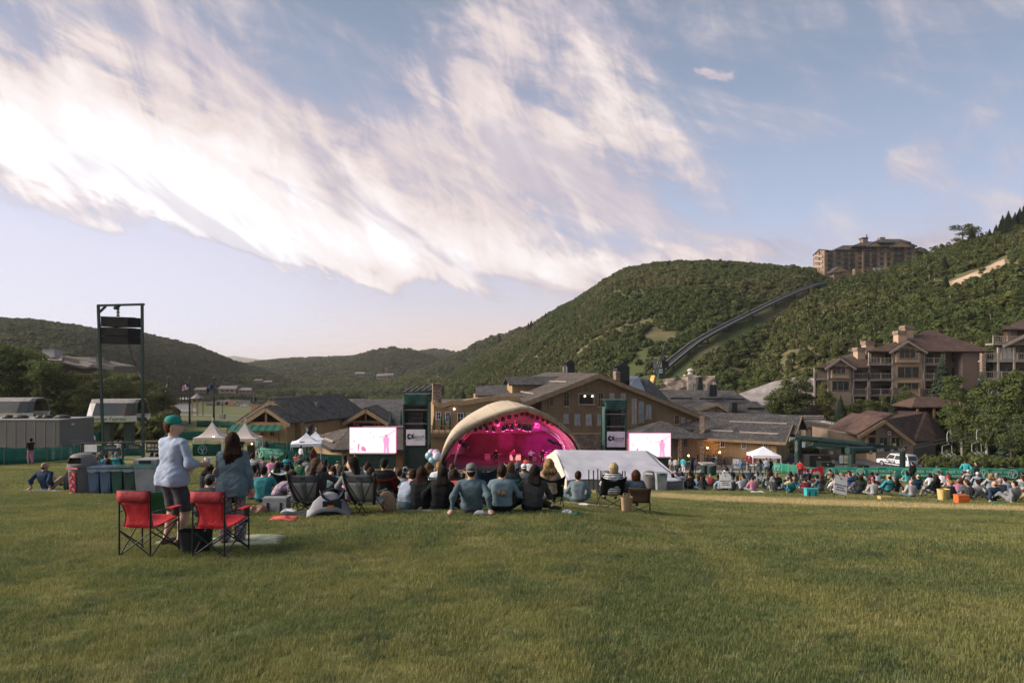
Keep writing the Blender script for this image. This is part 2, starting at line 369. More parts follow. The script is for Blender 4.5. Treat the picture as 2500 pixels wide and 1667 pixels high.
def build_ground():
 th=np.concatenate([np.arange(-180,-46,4.),np.arange(-46,46,.22),np.arange(46,180.01,4.)]);th=np.radians(th)
 r=[0.6]
 while r[-1]<12000:r.append(r[-1]*1.022+.02)
 r=np.array(r);T,RR=np.meshgrid(th,r)
 X=RR*np.sin(T);Y=RR*np.cos(T);Z,own=zg(X,Y,True)
 nr,nt=X.shape;co=np.stack([X,Y,Z],-1).reshape(-1,3)
 i,j=np.meshgrid(np.arange(nr-1),np.arange(nt-1),indexing='ij');q=(i*nt+j).ravel()
 fs=np.stack([q,q+1,q+nt+1,q+nt],1)[:,::-1]
 me=bpy.data.meshes.new('ground');me.vertices.add(len(co));me.vertices.foreach_set('co',co.ravel())
 me.loops.add(fs.size);me.loops.foreach_set('vertex_index',fs.ravel());me.polygons.add(len(fs))
 me.polygons.foreach_set('loop_start',np.arange(len(fs))*4);me.polygons.foreach_set('loop_total',np.full(len(fs),4));me.polygons.foreach_set('use_smooth',np.ones(len(fs),bool))
 me.update();me.validate()
 at=me.attributes.new('wild','FLOAT','POINT');at.data.foreach_set('value',(own.ravel()>0).astype(np.float32))
 o=bpy.data.objects.new('ground',me);COL.objects.link(o);tag(o,'mown lawn falling to the valley and the scrub covered hills','ground',kind='structure')
 m=bpy.data.materials.new('ground');m.use_nodes=True;w=NT(m.node_tree);me.materials.append(m)
 col,hgt=lawn_colour(w)
 pos=w.n('ShaderNodeNewGeometry')
 wild=w.n('ShaderNodeAttribute',attribute_name='wild',out=2)
 hill=w.mix(w.rng(w.noise(pos,.035,6,.6),.40,.66),(.075,.092,.036),(.16,.130,.072))
 dist=w.n('ShaderNodeSeparateXYZ',pos);yy=w.last.outputs[1]
 mead=w.mix(w.rng(w.noise(pos,.02,5),.35,.65),(.110,.130,.046),(.155,.145,.070))
 col=w.mix(w.rng(yy,118,135),col,mead);col=w.mix(wild,col,hill)
 b=w.n('ShaderNodeBump',named={'Strength':.6,'Distance':.05,'Height':hgt})
 p=w.n('ShaderNodeBsdfPrincipled',named={'Base Color':col,'Roughness':.95,'Specular IOR Level':.1,'Normal':b})
 w.n('ShaderNodeOutputMaterial',p)
 return o
def lawn_colour(w):
 """turf tones by world position: green, olive and straw, with the worn strip the crowd leaves bare"""
 pos=w.n('ShaderNodeNewGeometry')
 sep=w.n('ShaderNodeSeparateXYZ',pos);x,y=w.last.outputs[0],w.last.outputs[1]
 n1=w.noise(pos,.42,6,.66,.4);n2=w.noise(pos,1.9,5,.65,.4);n3=w.noise(pos,9.,4,.7)
 c=w.mix(w.rng(n1,.42,.60),LAWN_A,LAWN_B)
 c=w.mix(w.m('MULTIPLY',w.rng(w.noise(pos,1.15,5,.68,.6),.55,.66),.9),c,LAWN_E)
 c=w.mix(w.m('MULTIPLY',w.rng(n2,.50,.66),.85),c,LAWN_C)
 c=w.mix(w.m('MULTIPLY',w.rng(w.noise(pos,.9,4,.6,.5),.54,.70),.40),c,LAWN_D)
 c=w.mix(w.m('MULTIPLY',w.rng(n3,.50,.72),.55),c,LAWN_D)
 d=w.m('ADD',w.m('MULTIPLY',w.m('SUBTRACT',x,STRIP[0]),STRIP[2]),w.m('MULTIPLY',w.m('SUBTRACT',y,STRIP[1]),STRIP[3]))
 d=w.m('ADD',d,w.m('MULTIPLY',w.m('SUBTRACT',n1,.5),3.0))
 s=w.m('MULTIPLY',w.rng(d,-3.2,-1.),w.m('SUBTRACT',1.,w.rng(d,1.,4.)))
 s=w.m('MULTIPLY',s,w.rng(x,1.0,5.));s=w.m('MULTIPLY',s,w.rng(n2,.30,.55,.55,1.))
 c=w.mix(s,c,LAWN_S)
 f=w.rng(w.m('ADD',w.noise(pos,.22,4),0.),.50,.64);f=w.m('MULTIPLY',f,w.rng(y,25,55))
 c=w.mix(w.m('MULTIPLY',f,.6),c,LAWN_D)
 return c,w.noise(pos,26.,4,.7)
LAWN_E,LAWN_S=(.052,.080,.036),(.44,.345,.18)
LAWN_A,LAWN_B,LAWN_C,LAWN_D=(.104,.130,.044),(.180,.178,.058),(.084,.110,.046),(.315,.268,.130)
_a,_b=hit(1560,1206),hit(2480,1243);_t=(_b-_a);_t.z=0;_t.normalize();STRIP=(_a.x,_a.y,-_t.y,_t.x)
build_ground()
def drape(name,rows,material,lift,label,cat='ground',n=14):
 """sheet following the ground between two edge polylines (lists of (x, y))"""
 L,Rr=rows;mb=MB();g=[]
 def res(pl,k):
  pl=np.array(pl,float);s=np.concatenate([[0],np.cumsum(np.linalg.norm(np.diff(pl,axis=0),axis=1))]);t=np.linspace(0,s[-1],k)
  return np.stack([np.interp(t,s,pl[:,0]),np.interp(t,s,pl[:,1])],1)
 ln=max(8,int(max(np.linalg.norm(np.diff(np.array(q,float),axis=0),axis=1).sum()for q in(L,Rr))/2.5));ln=min(ln,160)
 A,B=res(L,ln),res(Rr,ln)
 for k in range(ln):
  row=[]
  for j in range(n+1):
   p=A[k]*(1-j/n)+B[k]*(j/n);row.append((p[0],p[1],Zg(p[0],p[1])+lift))
  g.append(row)
 mb.grid(g)
 o=mb.build(name,material,smooth=True);return tag(o,label,cat,kind='structure')
 # vegetation by geometry nodes: points with scale and spin, prototypes that stay outside the scene
def scatter(name,pts,scl,spin,protos,label,tilt=None,z_off=0.):
 me=bpy.data.meshes.new(name);n=len(pts);me.vertices.add(n);me.vertices.foreach_set('co',np.asarray(pts,np.float32).ravel())
 for k,v in(('scl',scl),('spin',spin)):a=me.attributes.new(k,'FLOAT','POINT');a.data.foreach_set('value',np.asarray(v,np.float32))
 a=me.attributes.new('pick','INT','POINT');a.data.foreach_set('value',RNG.integers(0,len(protos),n).astype(np.int32))
 a=me.attributes.new('tilt','FLOAT_VECTOR','POINT');t=np.zeros((n,3),np.float32)if tilt is None else np.asarray(tilt,np.float32);t[:,2]=spin if tilt is None else t[:,2];a.data.foreach_set('vector',t.ravel())
 o=bpy.data.objects.new(name,me);COL.objects.link(o);tag(o,label,None,kind='stuff')
 ng=bpy.data.node_groups.new(name,'GeometryNodeTree');ng.interface.new_socket('Geometry',in_out='INPUT',socket_type='NodeSocketGeometry');ng.interface.new_socket('Geometry',in_out='OUTPUT',socket_type='NodeSocketGeometry')
 gi=ng.nodes.new('NodeGroupInput');go=ng.nodes.new('NodeGroupOutput');L=ng.links.new
 g2i=ng.nodes.new('GeometryNodeGeometryToInstance')
 for p in reversed(protos):
  oi=ng.nodes.new('GeometryNodeObjectInfo');oi.inputs['Object'].default_value=p;oi.inputs['As Instance'].default_value=True
  L(oi.outputs['Geometry'],g2i.inputs[0])
 def at(nm,typ):
  q=ng.nodes.new('GeometryNodeInputNamedAttribute');q.data_type=typ;q.inputs['Name'].default_value=nm;return q.outputs[0]
 iop=ng.nodes.new('GeometryNodeInstanceOnPoints');m2p=ng.nodes.new('GeometryNodeMeshToPoints')
 L(gi.outputs[0],m2p.inputs[0]);L(m2p.outputs[0],iop.inputs['Points'])
 if len(protos)>1:
  jn=ng.nodes.new('GeometryNodeJoinGeometry')
  for lk in list(g2i.inputs[0].links):L(lk.from_socket,jn.inputs[0])
  L(jn.outputs[0],iop.inputs['Instance']);iop.inputs['Pick Instance'].default_value=True;L(at('pick','INT'),iop.inputs['Instance Index'])
 else:L(g2i.inputs[0].links[0].from_socket,iop.inputs['Instance'])
 ng.nodes.remove(g2i)
 L(at('scl','FLOAT'),iop.inputs['Scale'])
 e2r=ng.nodes.new('FunctionNodeEulerToRotation');L(at('tilt','FLOAT_VECTOR'),e2r.inputs[0]);L(e2r.outputs[0],iop.inputs['Rotation'])
 L(iop.outputs[0],go.inputs[0])
 md=o.modifiers.new('scatter','NODES');md.node_group=ng
 return o
def leaf_mat(name,a,b,c,trans=.25,patch=.02):
 if name in MATS:return MATS[name]
 m=bpy.data.materials.new(name);m.use_nodes=True;w=NT(m.node_tree);MATS[name]=m
 oi=w.n('ShaderNodeObjectInfo');loc,rnd=w.last.outputs['Location'],w.last.outputs['Random']
 g=w.n('ShaderNodeNewGeometry')
 col=w.mix(w.rng(w.noise(g,.7,3),.35,.65),a,b)
 col=w.mix(w.m('MULTIPLY',w.rng(w.noise(loc,patch,4,.6),.42,.66),.8),col,c)
 col=w.mix(w.m('MULTIPLY',rnd,.4),col,tuple(x*.62 for x in a))
 d=w.n('ShaderNodeBsdfDiffuse',col);t=w.n('ShaderNodeBsdfTranslucent',col)
 mx=w.n('ShaderNodeMixShader',trans,d,t);w.n('ShaderNodeOutputMaterial',mx)
 return m
def quad_cloud(centres,normals,sizes,rng_,aspect=1.5):
 """leaf-clump quads: centres (n,3), facing normals"""
 n=len(centres);u=rng_.normal(size=(n,3));nn=normals+rng_.normal(size=(n,3))*.55;nn/=np.linalg.norm(nn,axis=1,keepdims=True)+1e-9
 u=np.cross(nn,u);u/=np.linalg.norm(u,axis=1,keepdims=True)+1e-9;v=np.cross(nn,u)
 s=sizes[:,None];j=rng_.uniform(.7,1.25,(n,4,1))
 P_=np.stack([centres+u*s*aspect*.5*a*j[:,k]+v*s*.5*b*j[:,k]for k,(a,b)in enumerate(((-1,-.35),(.1,-1),(1,.3),(-.15,1)))],1)
 return P_.reshape(-1,3)
def quads_mesh(name,verts,material,extra=None):
 n=len(verts)//4;me=bpy.data.meshes.new(name);ev,ef=extra if extra else([],[])
 me.from_pydata([tuple(v)for v in verts]+[tuple(v)for v in ev],[],[(4*i,4*i+1,4*i+2,4*i+3)for i in range(n)]+[tuple(4*n+i for i in f)for f in ef])
 me.materials.append(material);me.update();return me
def crown_points(rng_,lobes,n,shell=.35):
 """points on the outer part of a set of ellipsoid lobes ((centre), (radii))"""
 w_=np.array([l[1][0]*l[1][2]for l in lobes]);k=rng_.choice(len(lobes),n,p=w_/w_.sum())
 d=rng_.normal(size=(n,3));d[:,2]=np.where(rng_.random(n)<.75,np.abs(d[:,2]),d[:,2]);d/=np.linalg.norm(d,axis=1,keepdims=True)
 r=1-shell*rng_.random(n)**1.6
 C=np.array([l[0]for l in lobes])[k];Rr=np.array([l[1]for l in lobes])[k]
 return C+d*Rr*r[:,None],d
def bush_proto(name,material,seed,nq=260,size=.34,lobes=6):
 """a rounded scrub clump about two units across"""
 g=np.random.default_rng(seed);lb=[]
 for i in range(lobes):
  a=g.uniform(0,6.28);q=g.uniform(.15,.62);lb.append(((q*math.cos(a),q*math.sin(a),g.uniform(.35,.7)),(g.uniform(.4,.62),)*2+(g.uniform(.42,.72),)))
 c,nrm=crown_points(g,lb,nq);s=g.uniform(.7,1.3,nq)*size
 o=bpy.data.objects.new(name,quads_mesh(name,quad_cloud(c,nrm,s,g),material));return o
def hill_points(k,px0,px1,spacing,t0=.0,t1=1.04,keep=None):
 """scatter points on one ridge as seen from the valley side, in world metres"""
 rd=RIDGES[k];dmax=rd['d'][1].max();dmin=rd['b'][1].min()
 x0,x1=PX(px0,dmax),PX(px1,dmax)
 gx=np.arange(min(x0,PX(px0,dmin)),max(x1,PX(px1,dmin)),spacing);gy=np.arange(dmin,dmax*1.06,spacing)
 X,Y=np.meshgrid(gx,gy);X=(X+RNG.uniform(-.5,.5,X.shape)*spacing).ravel();Y=(Y+RNG.uniform(-.5,.5,Y.shape)*spacing).ravel()
 px=CX+F*X/Y;ok=(px>px0)&(px<px1);X,Y,px=X[ok],Y[ok],px[ok]
 z,own=zg(X,Y,True);_,t=ridge_z(rd,X,Y,z);ok=(own==k+1)&(t>t0)&(t<t1)
 if keep is not None:ok&=keep(X,Y,z,px)
 return np.stack([X,Y,z],1)[ok]
 # lawn blades
def blade_mat():
 m=bpy.data.materials.new('grass_blades');m.use_nodes=True;w=NT(m.node_tree)
 c,_=lawn_colour(w)
 c=w.n('ShaderNodeVectorMath',c,(1.45,)*3,operation='MULTIPLY')
 rnd=w.n('ShaderNodeAttribute',attribute_name='tone',out=2)
 c=w.mix(w.rng(rnd,.0,.45,.35,0.),c,tuple(x*.7 for x in LAWN_C));c=w.mix(w.rng(rnd,.80,1.,0.,.75),c,LAWN_D)
 d=w.n('ShaderNodeBsdfDiffuse',c);t=w.n('ShaderNodeBsdfTranslucent',c);g=w.n('ShaderNodeBsdfGlossy',(.35,.38,.3),.55)
 s=w.n('ShaderNodeMixShader',.42,d,t);s=w.n('ShaderNodeMixShader',.04,s,g);w.n('ShaderNodeOutputMaterial',s);return m
BLADE=blade_mat()
def turf_patch(seed,half,n,hgt,wid):
 g=np.random.default_rng(seed);x=g.uniform(-half,half,(n,2));a=g.uniform(0,6.283,n);lean=g.normal(0,.55,n);h=hgt*g.uniform(.45,1.25,n)
 h*=.7+.6*np.clip(fbm(x[:,0]/half*3+seed*9,x[:,1]/half*3,2,seed)+.5,0,1)
 t=np.stack([np.cos(a),np.sin(a)],1);q=np.stack([-t[:,1],t[:,0]],1);w_=wid*g.uniform(.7,1.3,n)
 V=np.zeros((n,5,3));V[:,0,:2]=x-t*w_[:,None];V[:,1,:2]=x+t*w_[:,None]
 m=x+q*(lean*h*.35)[:,None];V[:,2,:2]=m+t*w_[:,None]*.75;V[:,3,:2]=m-t*w_[:,None]*.75;V[:,2:4,2]=(h*.6)[:,None]
 V[:,4,:2]=x+q*(lean*h*1.0)[:,None];V[:,4,2]=h
 V[:,:2,2]=-.012
 me=bpy.data.meshes.new('turf');me.from_pydata([tuple(p)for p in V.reshape(-1,3)],[],[f for i in range(n)for f in((5*i,5*i+1,5*i+2,5*i+3),(5*i+3,5*i+2,5*i+4))])
 at=me.attributes.new('tone','FLOAT','POINT');at.data.foreach_set('value',np.repeat(g.random(n),5).astype(np.float32))
 me.materials.append(BLADE);return bpy.data.objects.new('turf',me)
def turf(name,d0,d1,sp,half,n,hgt,wid,label,avoid=None):
 gy=np.arange(d0,d1,sp);X=[];Y=[]
 for y in gy:
  xs=np.arange(-.84*y-2.,.84*y+2.,sp);X.append(xs);Y.append(np.full(len(xs),y))
 X=np.concatenate(X);Y=np.concatenate(Y);X=X+RNG.uniform(-.45,.45,len(X))*sp;Y=Y+RNG.uniform(-.45,.45,len(Y))*sp
 Z=zg(X,Y);e=.25;nx=-(zg(X+e,Y)-zg(X-e,Y))/(2*e);ny=-(zg(X,Y+e)-zg(X,Y-e))/(2*e)
 spin=RNG.uniform(0,6.283,len(X));til=np.zeros((len(X),3))
 for i in range(len(X)):
  til[i]=(Vector((nx[i],ny[i],1)).to_track_quat('Z','Y').to_matrix()@Matrix.Rotation(spin[i],3,'Z')).to_euler()
 scatter(name,np.stack([X,Y,Z],1),RNG.uniform(.85,1.2,len(X)),spin,[turf_patch(40+k+int(d0),half,n,hgt,wid)for k in range(6)],label,til)
turf('grass',2.8,10,.36,.30,800,.046,.0025,'short green and straw coloured blades of the near lawn')
turf('grass',10,21,.62,.50,900,.055,.0042,'short grass of the lawn round the front row of people')
turf('grass',21,46,1.3,1.0,900,.06,.009,'short grass of the lawn farther down the slope')
# scrub on the hills
OAK=leaf_mat('oak_scrub_leaves',(.088,.118,.048),(.116,.146,.056),(.195,.175,.090),.42)
OAKD=leaf_mat('far_scrub_leaves',(.082,.104,.054),(.104,.126,.062),(.14,.138,.080),.42,.012)
ASP=leaf_mat('aspen_leaves',(.095,.125,.044),(.135,.162,.056),(.165,.160,.062),.45,.03)
SPRUCE=leaf_mat('spruce_needles',(.045,.065,.040),(.062,.085,.052),(.070,.092,.066),.15)
protoA=[bush_proto('scrub',OAK,10+k,230,.36)for k in range(5)]
protoD=[bush_proto('scrub',OAKD,30+k,110,.50)for k in range(4)]
TRACK_PX=[(1606,926),(1650,888),(1700,848),(1760,814),(1830,777),(1900,742),(1950,719),(1985,706),(2012,699)]
TRACK=[hit(px,py+3)for px,py in TRACK_PX]
_tk=np.array([(p.x,p.y)for p in TRACK])
def track_dist(X,Y):
 d=np.full(X.shape,1e9);side=np.zeros(X.shape)
 for a,b in zip(_tk[:-1],_tk[1:]):
  ab=b-a;L=(ab**2).sum();t=np.clip(((X-a[0])*ab[0]+(Y-a[1])*ab[1])/L,0,1)
  q=np.hypot(X-a[0]-ab[0]*t,Y-a[1]-ab[1]*t);s=(X-a[0])*ab[1]-(Y-a[1])*ab[0]
  side=np.where(q<d,np.sign(s),side);d=np.minimum(d,q)
 return d,side
def pxy(X,Y,z):return CX+F*X/Y,HY-F*z/Y
def keep_main(X,Y,z,px):
 d,s=track_dist(X,Y);qx,qy=pxy(X,Y,z)
 ok=(d>3.0)&~((s>0)&(d<7+4*fbm(X/9.,Y/9.,3,2)))
 ok&=~((qx>1990)&(qx<2290)&(qy<700)&(Y>385))
 bald=((qx-1535)/40.)**2+((qy-720)/26.)**2<1
 ok&=~(bald&(RNG.random(len(X))<.75))
 scar=(np.abs((qy-672)+(qx-2380)*.42)<17)&(qx>2300)&(qx<2465)
 ok&=~scar&~((qx>2440)&(np.abs(qy-655)<12))
 ok&=fbm(X/13.,Y/13.,3,8)>-.21
 ok&=~((qx>1500)&(qx<1800)&(Y<186))
 ok&=Y>np.interp(qx,[1780,1830,2000,2500],[170,158,140,136])
 return ok
def put_scrub(name,pts,s0,s1,protos,label):
 n=len(pts);s=s0+(s1-s0)*RNG.random(n)**1.5*RNG.uniform(.7,1.25,n);p=pts.copy();p[:,2]-=s*.15
 scatter(name,p,s,RNG.uniform(0,6.28,n),protos,label)
put_scrub('scrub',hill_points(6,960,2120,2.3,0.0,1.03,keep_main),.9,2.5,protoA,'dark green oak scrub covering the big rounded hill')
def tree_proto(kind,i):
 tr,cr=TREES[kind][i];me=bpy.data.meshes.new('tree_form');a,b=[[tuple(v.co)for v in q.vertices]for q in(cr,tr)];fa,fb=[[tuple(p.vertices)for p in q.polygons]for q in(cr,tr)]
 me.from_pydata([tuple(x*2.3 for x in v)for v in a+b],[],fa+[tuple(k+len(a)for k in f)for f in fb]);me.materials.append(cr.materials[0]);me.materials.append(tr.materials[0]);me.polygons.foreach_set('material_index',[0]*len(fa)+[1]*len(fb));return bpy.data.objects.new('tree_form',me)
def slope_woods():put_scrub('scrub',hill_points(7,1640,2680,2.6,0.0,1.03,keep_main),1.1,2.9,protoA+[bush_proto('scrub',ASP,60+k,260,.34)for k in range(3)]+[tree_proto('aspen',0),tree_proto('aspen',1),tree_proto('oak',2),tree_proto('aspen',3)],'mixed green scrub and aspen below the hilltop hotel')
put_scrub('scrub',hill_points(0,-90,740,4.0,0.,1.03),1.8,3.8,protoD,'dark scrub over the low hill beyond the lift stations')
for k,pr in((1,(300,1200)),(2,(750,1170)),(3,(950,1210)),(5,(900,1420))):
 put_scrub('scrub',hill_points(k,pr[0],pr[1],7.5,0.,1.02),3.2,6.0,protoD,'scrub and woods on the far valley ridges, hill %s'%{1:'with houses',2:'with rounded top',3:'farthest back',5:'rising to the big hill'}[k])
 # single trees
def tree_meshes(kind,seed):
 g=np.random.default_rng(seed);bark={'aspen':mat('aspen_bark',(.42,.40,.34),.9,(.20,.18,.15),6),'oak':mat('dark_bark',(.06,.05,.04),.9),'spruce':mat('spruce_bark',(.07,.052,.04),.9)}[kind]
 tr=MB();H=1.0
 if kind=='spruce':
  tr.tube([(0,0,-.05),(0,0,.5),(0,0,.97)],[.018,.012,.003],6);V=[]
  for k in range(46):
   z=.06+.92*(k/45.)**.9;r=.235*(1-z)**.85+.012;nb=9
   for b in range(nb):
    a=6.283*(b+g.random())/nb;rr=r*g.uniform(.75,1.15);d=np.array([math.cos(a),math.sin(a),0]);s_=np.array([-d[1],d[0],0])*rr*.30
    p0=np.array([0,0,z+.012]);p1=d*rr*.62+np.array([0,0,z-rr*.10]);p2=d*rr+np.array([0,0,z-rr*.34])
    V+=[p0+d*rr*.12,p1-s_,p2,p1+s_]
    if rr>.05:V+=[p1-s_*.2,p1-s_*1.5-d*rr*.1,p1-s_*1.2+d*rr*.3-np.array([0,0,rr*.22]),p1+d*rr*.2,p1+s_*.2,p1+d*rr*.2,p1+s_*1.2+d*rr*.3-np.array([0,0,rr*.22]),p1+s_*1.5-d*rr*.1]
  return tr.mesh('trunk',bark,True),quads_mesh('crown',np.array(V),SPRUCE)
 lean=g.uniform(-.03,.03,2);pts=[(lean[0]*t,lean[1]*t+.01*math.sin(7*t),t*.82-.04)for t in np.linspace(0,1,6)]
 tr.tube(pts,[.020,.017,.014,.011,.007,.003]if kind=='aspen' else[.03,.026,.02,.015,.01,.004],7)
 lobes=[]
 n_l=15 if kind=='aspen' else 13
 for k in range(n_l):
  z=g.uniform(.28,.90);w_=(.17 if kind=='aspen' else .26)*math.sin(math.pi*min(1,(z-.12)/.95))**.7*g.uniform(.6,1.25);a=g.uniform(0,6.283);q=w_*g.uniform(.35,.9)
  c=(q*math.cos(a),q*math.sin(a),z);lobes.append((c,(w_*.55+.03,w_*.55+.03,g.uniform(.055,.105))))
  tr.tube([(lean[0]*z,lean[1]*z,max(.12,z-.14)),((c[0])*.6,c[1]*.6,z-.05),c],[.007,.004,.0015],5)
 cc,nrm=crown_points(g,lobes,3000 if kind=='aspen' else 2600,.6)
 return tr.mesh('trunk',bark,True),quads_mesh('crown',quad_cloud(cc,nrm,g.uniform(.012,.026,len(cc))*(1.2 if kind=='oak' else 1.0),g),ASP if kind=='aspen' else OAK)
TREES={k:[tree_meshes(k,100+i*7+len(k))for i in range(4)]for k in('aspen','spruce','oak')}
def tree(kind,px,top_py,d,label,group,wide=1.,base=None,var=None):
 """a tree standing on the ground at depth d whose tip reaches the given pixel row"""
 g=ground(px,d);zt=(HY-top_py)/F*d;z0=g.z-.1 if base is None else base;h=max(1.5,zt-z0)
 v=TREES[kind][(int(px*7+d)if var is None else var)%4]
 root=empty({'aspen':'aspen_tree','spruce':'spruce_tree','oak':'broadleaf_tree'}[kind],(g.x,g.y,z0),px*.37,label,'tree',group)
 for nm,me in(('trunk',v[0]),('crown',v[1])):
  o=bpy.data.objects.new(nm,me);COL.objects.link(o);o.parent=root
 root.scale=(h*wide,h*wide,h);return root
slope_woods()
# building kit
class Face:
 """a vertical plane through a pixel column at a depth, turned by deg (its right side lies farther back when positive)"""
 def __init__(s,px,d,deg=0.):
  s.o=Vector((PX(px,d),d,0));s.u=Vector((math.cos(R(deg)),math.sin(R(deg)),0));s.n=Vector((math.sin(R(deg)),-math.cos(R(deg)),0))
 def p(s,px,py,off=0.):
  a,v=(px-CX)/F,(HY-py)/F;t=(s.o+s.n*off).dot(s.n)/(a*s.n.x+s.n.y);return Vector((a*t,t,v*t))
 def z(s,py,px):return s.p(px,py).z
MW=dict(brown=mat('stained_boards',(.250,.168,.090),.85,(.195,.130,.070),.5,pat=('boards',.40,.55),bump=.6),tanb=mat('tan_boards',(.385,.255,.130),.85,(.310,.205,.105),.5,pat=('boards',.38,.55),bump=.6),greyb=mat('grey_brown_boards',(.290,.215,.150),.85,(.235,.178,.125),.5,pat=('boards',.34,.5),bump=.6),trim=mat('timber_trim',(.270,.190,.115),.8,(.210,.145,.085),1.5),tantrim=mat('tan_trim',(.420,.285,.150),.8,(.350,.235,.120),1.5),shingle=mat('wood_shingles',(.150,.138,.128),.9,(.085,.080,.078),.7,contrast=(.3,.7),pat=('brick',.30,.34,.03,.42),bump=.7),shingleb=mat('brown_shingles',(.165,.135,.110),.9,(.100,.082,.070),.7,contrast=(.3,.7),pat=('brick',.30,.34,.03,.42),bump=.7),redroof=mat('red_brown_shingles',(.150,.090,.066),.9,(.100,.062,.050),.6,pat=('brick',.30,.25,.02,.6),bump=.4),metalroof=mat('seam_metal_roof',(.20,.21,.24),.4,metal=.5,pat=('boards',.5,.4)),stone=mat('rubble_stone',(.360,.270,.200),.9,(.230,.165,.130),2.2,contrast=(.3,.7),pat=('brick',.55,.30,.03,.55),bump=.8),black=mat('black_metal',(.018,.020,.020),.5,(.028,.03,.03)),glassd=mat('dark_window_glass',(.018,.024,.026),.22,(.035,.045,.048),.9,spec=.45),glassl=mat('sky_painted_window_glass',(.36,.42,.47),.12,(.25,.30,.35),.6,spec=.8),glassw=mat('curtained_window_glass',(.48,.46,.42),.3,(.36,.35,.34),.8),frame=mat('window_frame',(.330,.240,.150),.7),white=mat('white_paint',(.72,.70,.68),.6,(.62,.61,.60)),dark=mat('dark_interior',(.030,.026,.022),.9,(.02,.018,.016)),clap=mat('tan_clapboard',(.430,.310,.215),.85,(.370,.265,.185),.4,pat=('lines',.22,.6),bump=.5),clapd=mat('shade_toned_clapboard',(.190,.150,.125),.85,(.160,.130,.110),.4,pat=('lines',.22,.6),bump=.5),rail=mat('grey_rail_timber',(.330,.285,.245),.8,(.260,.225,.195),2.),conc=mat('concrete',(.300,.285,.270),.9,(.240,.230,.220),.7,bump=.3),asphalt=mat('asphalt',(.105,.104,.108),.95,(.075,.075,.080),.25,bump=.4,bscale=30),gravel=mat('pale_gravel',(.33,.30,.275),.95,(.26,.235,.215),.6,bump=.5,bscale=20),road=mat('road_gravel',(.26,.245,.235),.95,(.20,.19,.185),.1),steel=mat('dark_green_steel',(.020,.045,.038),.45,(.015,.034,.030),2.),logs=mat('log_timber',(.30,.150,.065),.75,(.22,.110,.05),2.),gtarp=mat('green_tarp',(.016,.058,.048),.7,(.010,.040,.034),2.,bump=.6),canvas=mat('tan_canvas',(.520,.430,.310),.8,(.470,.385,.280),.35,bump=.3,bscale=6),whitecl=mat('white_canvas',(.78,.77,.80),.75,(.70,.69,.73),.8,bump=.25,bscale=5),)  # glassl: sky reflection painted into the colour; clapd: shade painted into the clapboard
class Bld:
 def __init__(s,name,px,d,label,cat='building',group=None):
  g=ground(px,d);s.b=Vector(g);s.r=empty(name,g,0,label,cat,group)
 def put(s,mb,name,mats,parent=None,smooth=False,ang=None):
  b=s.b;mb.v=[(x-b.x,y-b.y,z-b.z)for x,y,z in mb.v]
  return mb.build(name,mats,parent if parent is not None else s.r,smooth,ang=ang)
 def wall(s,face,poly,m,t=.3,name='wall',off=0.):
  pts=[face.p(x,y,off)for x,y in poly];return s.put(MB().prism(pts,-face.n*t),name,m)
 def roof(s,pts,m,t=.22,name='roof',parent=None):return s.put(MB().slab(pts,t),name,m,parent)
 def bars(s,segs,w,h,m,name,parent=None):
  mb=MB()
  for a,b in segs:mb.bar(a,b,w,h)
  return s.put(mb,name,m,parent)
 def window(s,face,x0,y0,x1,y1,nx=2,ny=2,g='glassd',sill=True,fm='frame',off=0.,w=.09,name='window'):
  a,b=face.p(x0,y1,off),face.p(x1,y1,off);W=(b-a).length;u=(b-a).normalized();H=face.p(x0,y0,off).z-a.z;z=Vector((0,0,1));n=face.n
  mb=MB();q=lambda i,j,o=.05:a+u*(W*i)+z*(H*j)+n*o
  for j in(0,1):mb.bar(q(-.02,j),q(1.02,j),.12,w,up=z)
  for i in(0,1):mb.bar(q(i,.001),q(i,.999),w,.11,up=n)
  for i in range(1,nx):mb.bar(q(i/nx,.01),q(i/nx,.99),w*.55,.06,up=n)
  for j in range(1,ny):mb.bar(q(.01,j/ny),q(.99,j/ny),.06,w*.55,up=z)
  fr=s.put(mb,name,MW[fm]);s.put(MB().prism([q(.02,.02,.02),q(.98,.02,.02),q(.98,.98,.02),q(.02,.98,.02)],-n*.04),'pane',MW[g],fr)
  if sill:s.put(MB().bar(q(-.1,-.05,.1),q(1.1,-.05,.1),.22,.14,up=z),'sill',MW['tantrim'],fr)
  return fr
 def block(s,face,x0,x1,y0,y1,depth,m,name,parent=None,off=0.,taper=0):
  a,b,c,d_=face.p(x0,y1,off),face.p(x1,y1,off),face.p(x1,y0,off),face.p(x0,y0,off);return s.put(MB().prism([a,b,c,d_],-face.n*depth),name,m,parent)
 def railing(s,a,b,h,n,m,name='railing',panel=None):
  """rail from a to b (floor points) with n bays; posts, two rails, thin balusters or a glazed panel"""
  a,b=Vector(a),Vector(b);mb=MB();z=Vector((0,0,1))
  for k in range(n+1):p=a.lerp(b,k/n);mb.bar(p,p+z*(h+.08),.16)
  for f in(.12,.97):mb.bar(a+z*h*f,b+z*h*f,.10,.12)
  nb=int((b-a).length/.3)
  for k in range(1,nb):p=a.lerp(b,k/nb);mb.bar(p+z*.1,p+z*h*.95,.03)
  return s.put(mb,name,m)
def up(v,dz):return Vector((v[0],v[1],v[2]+dz))
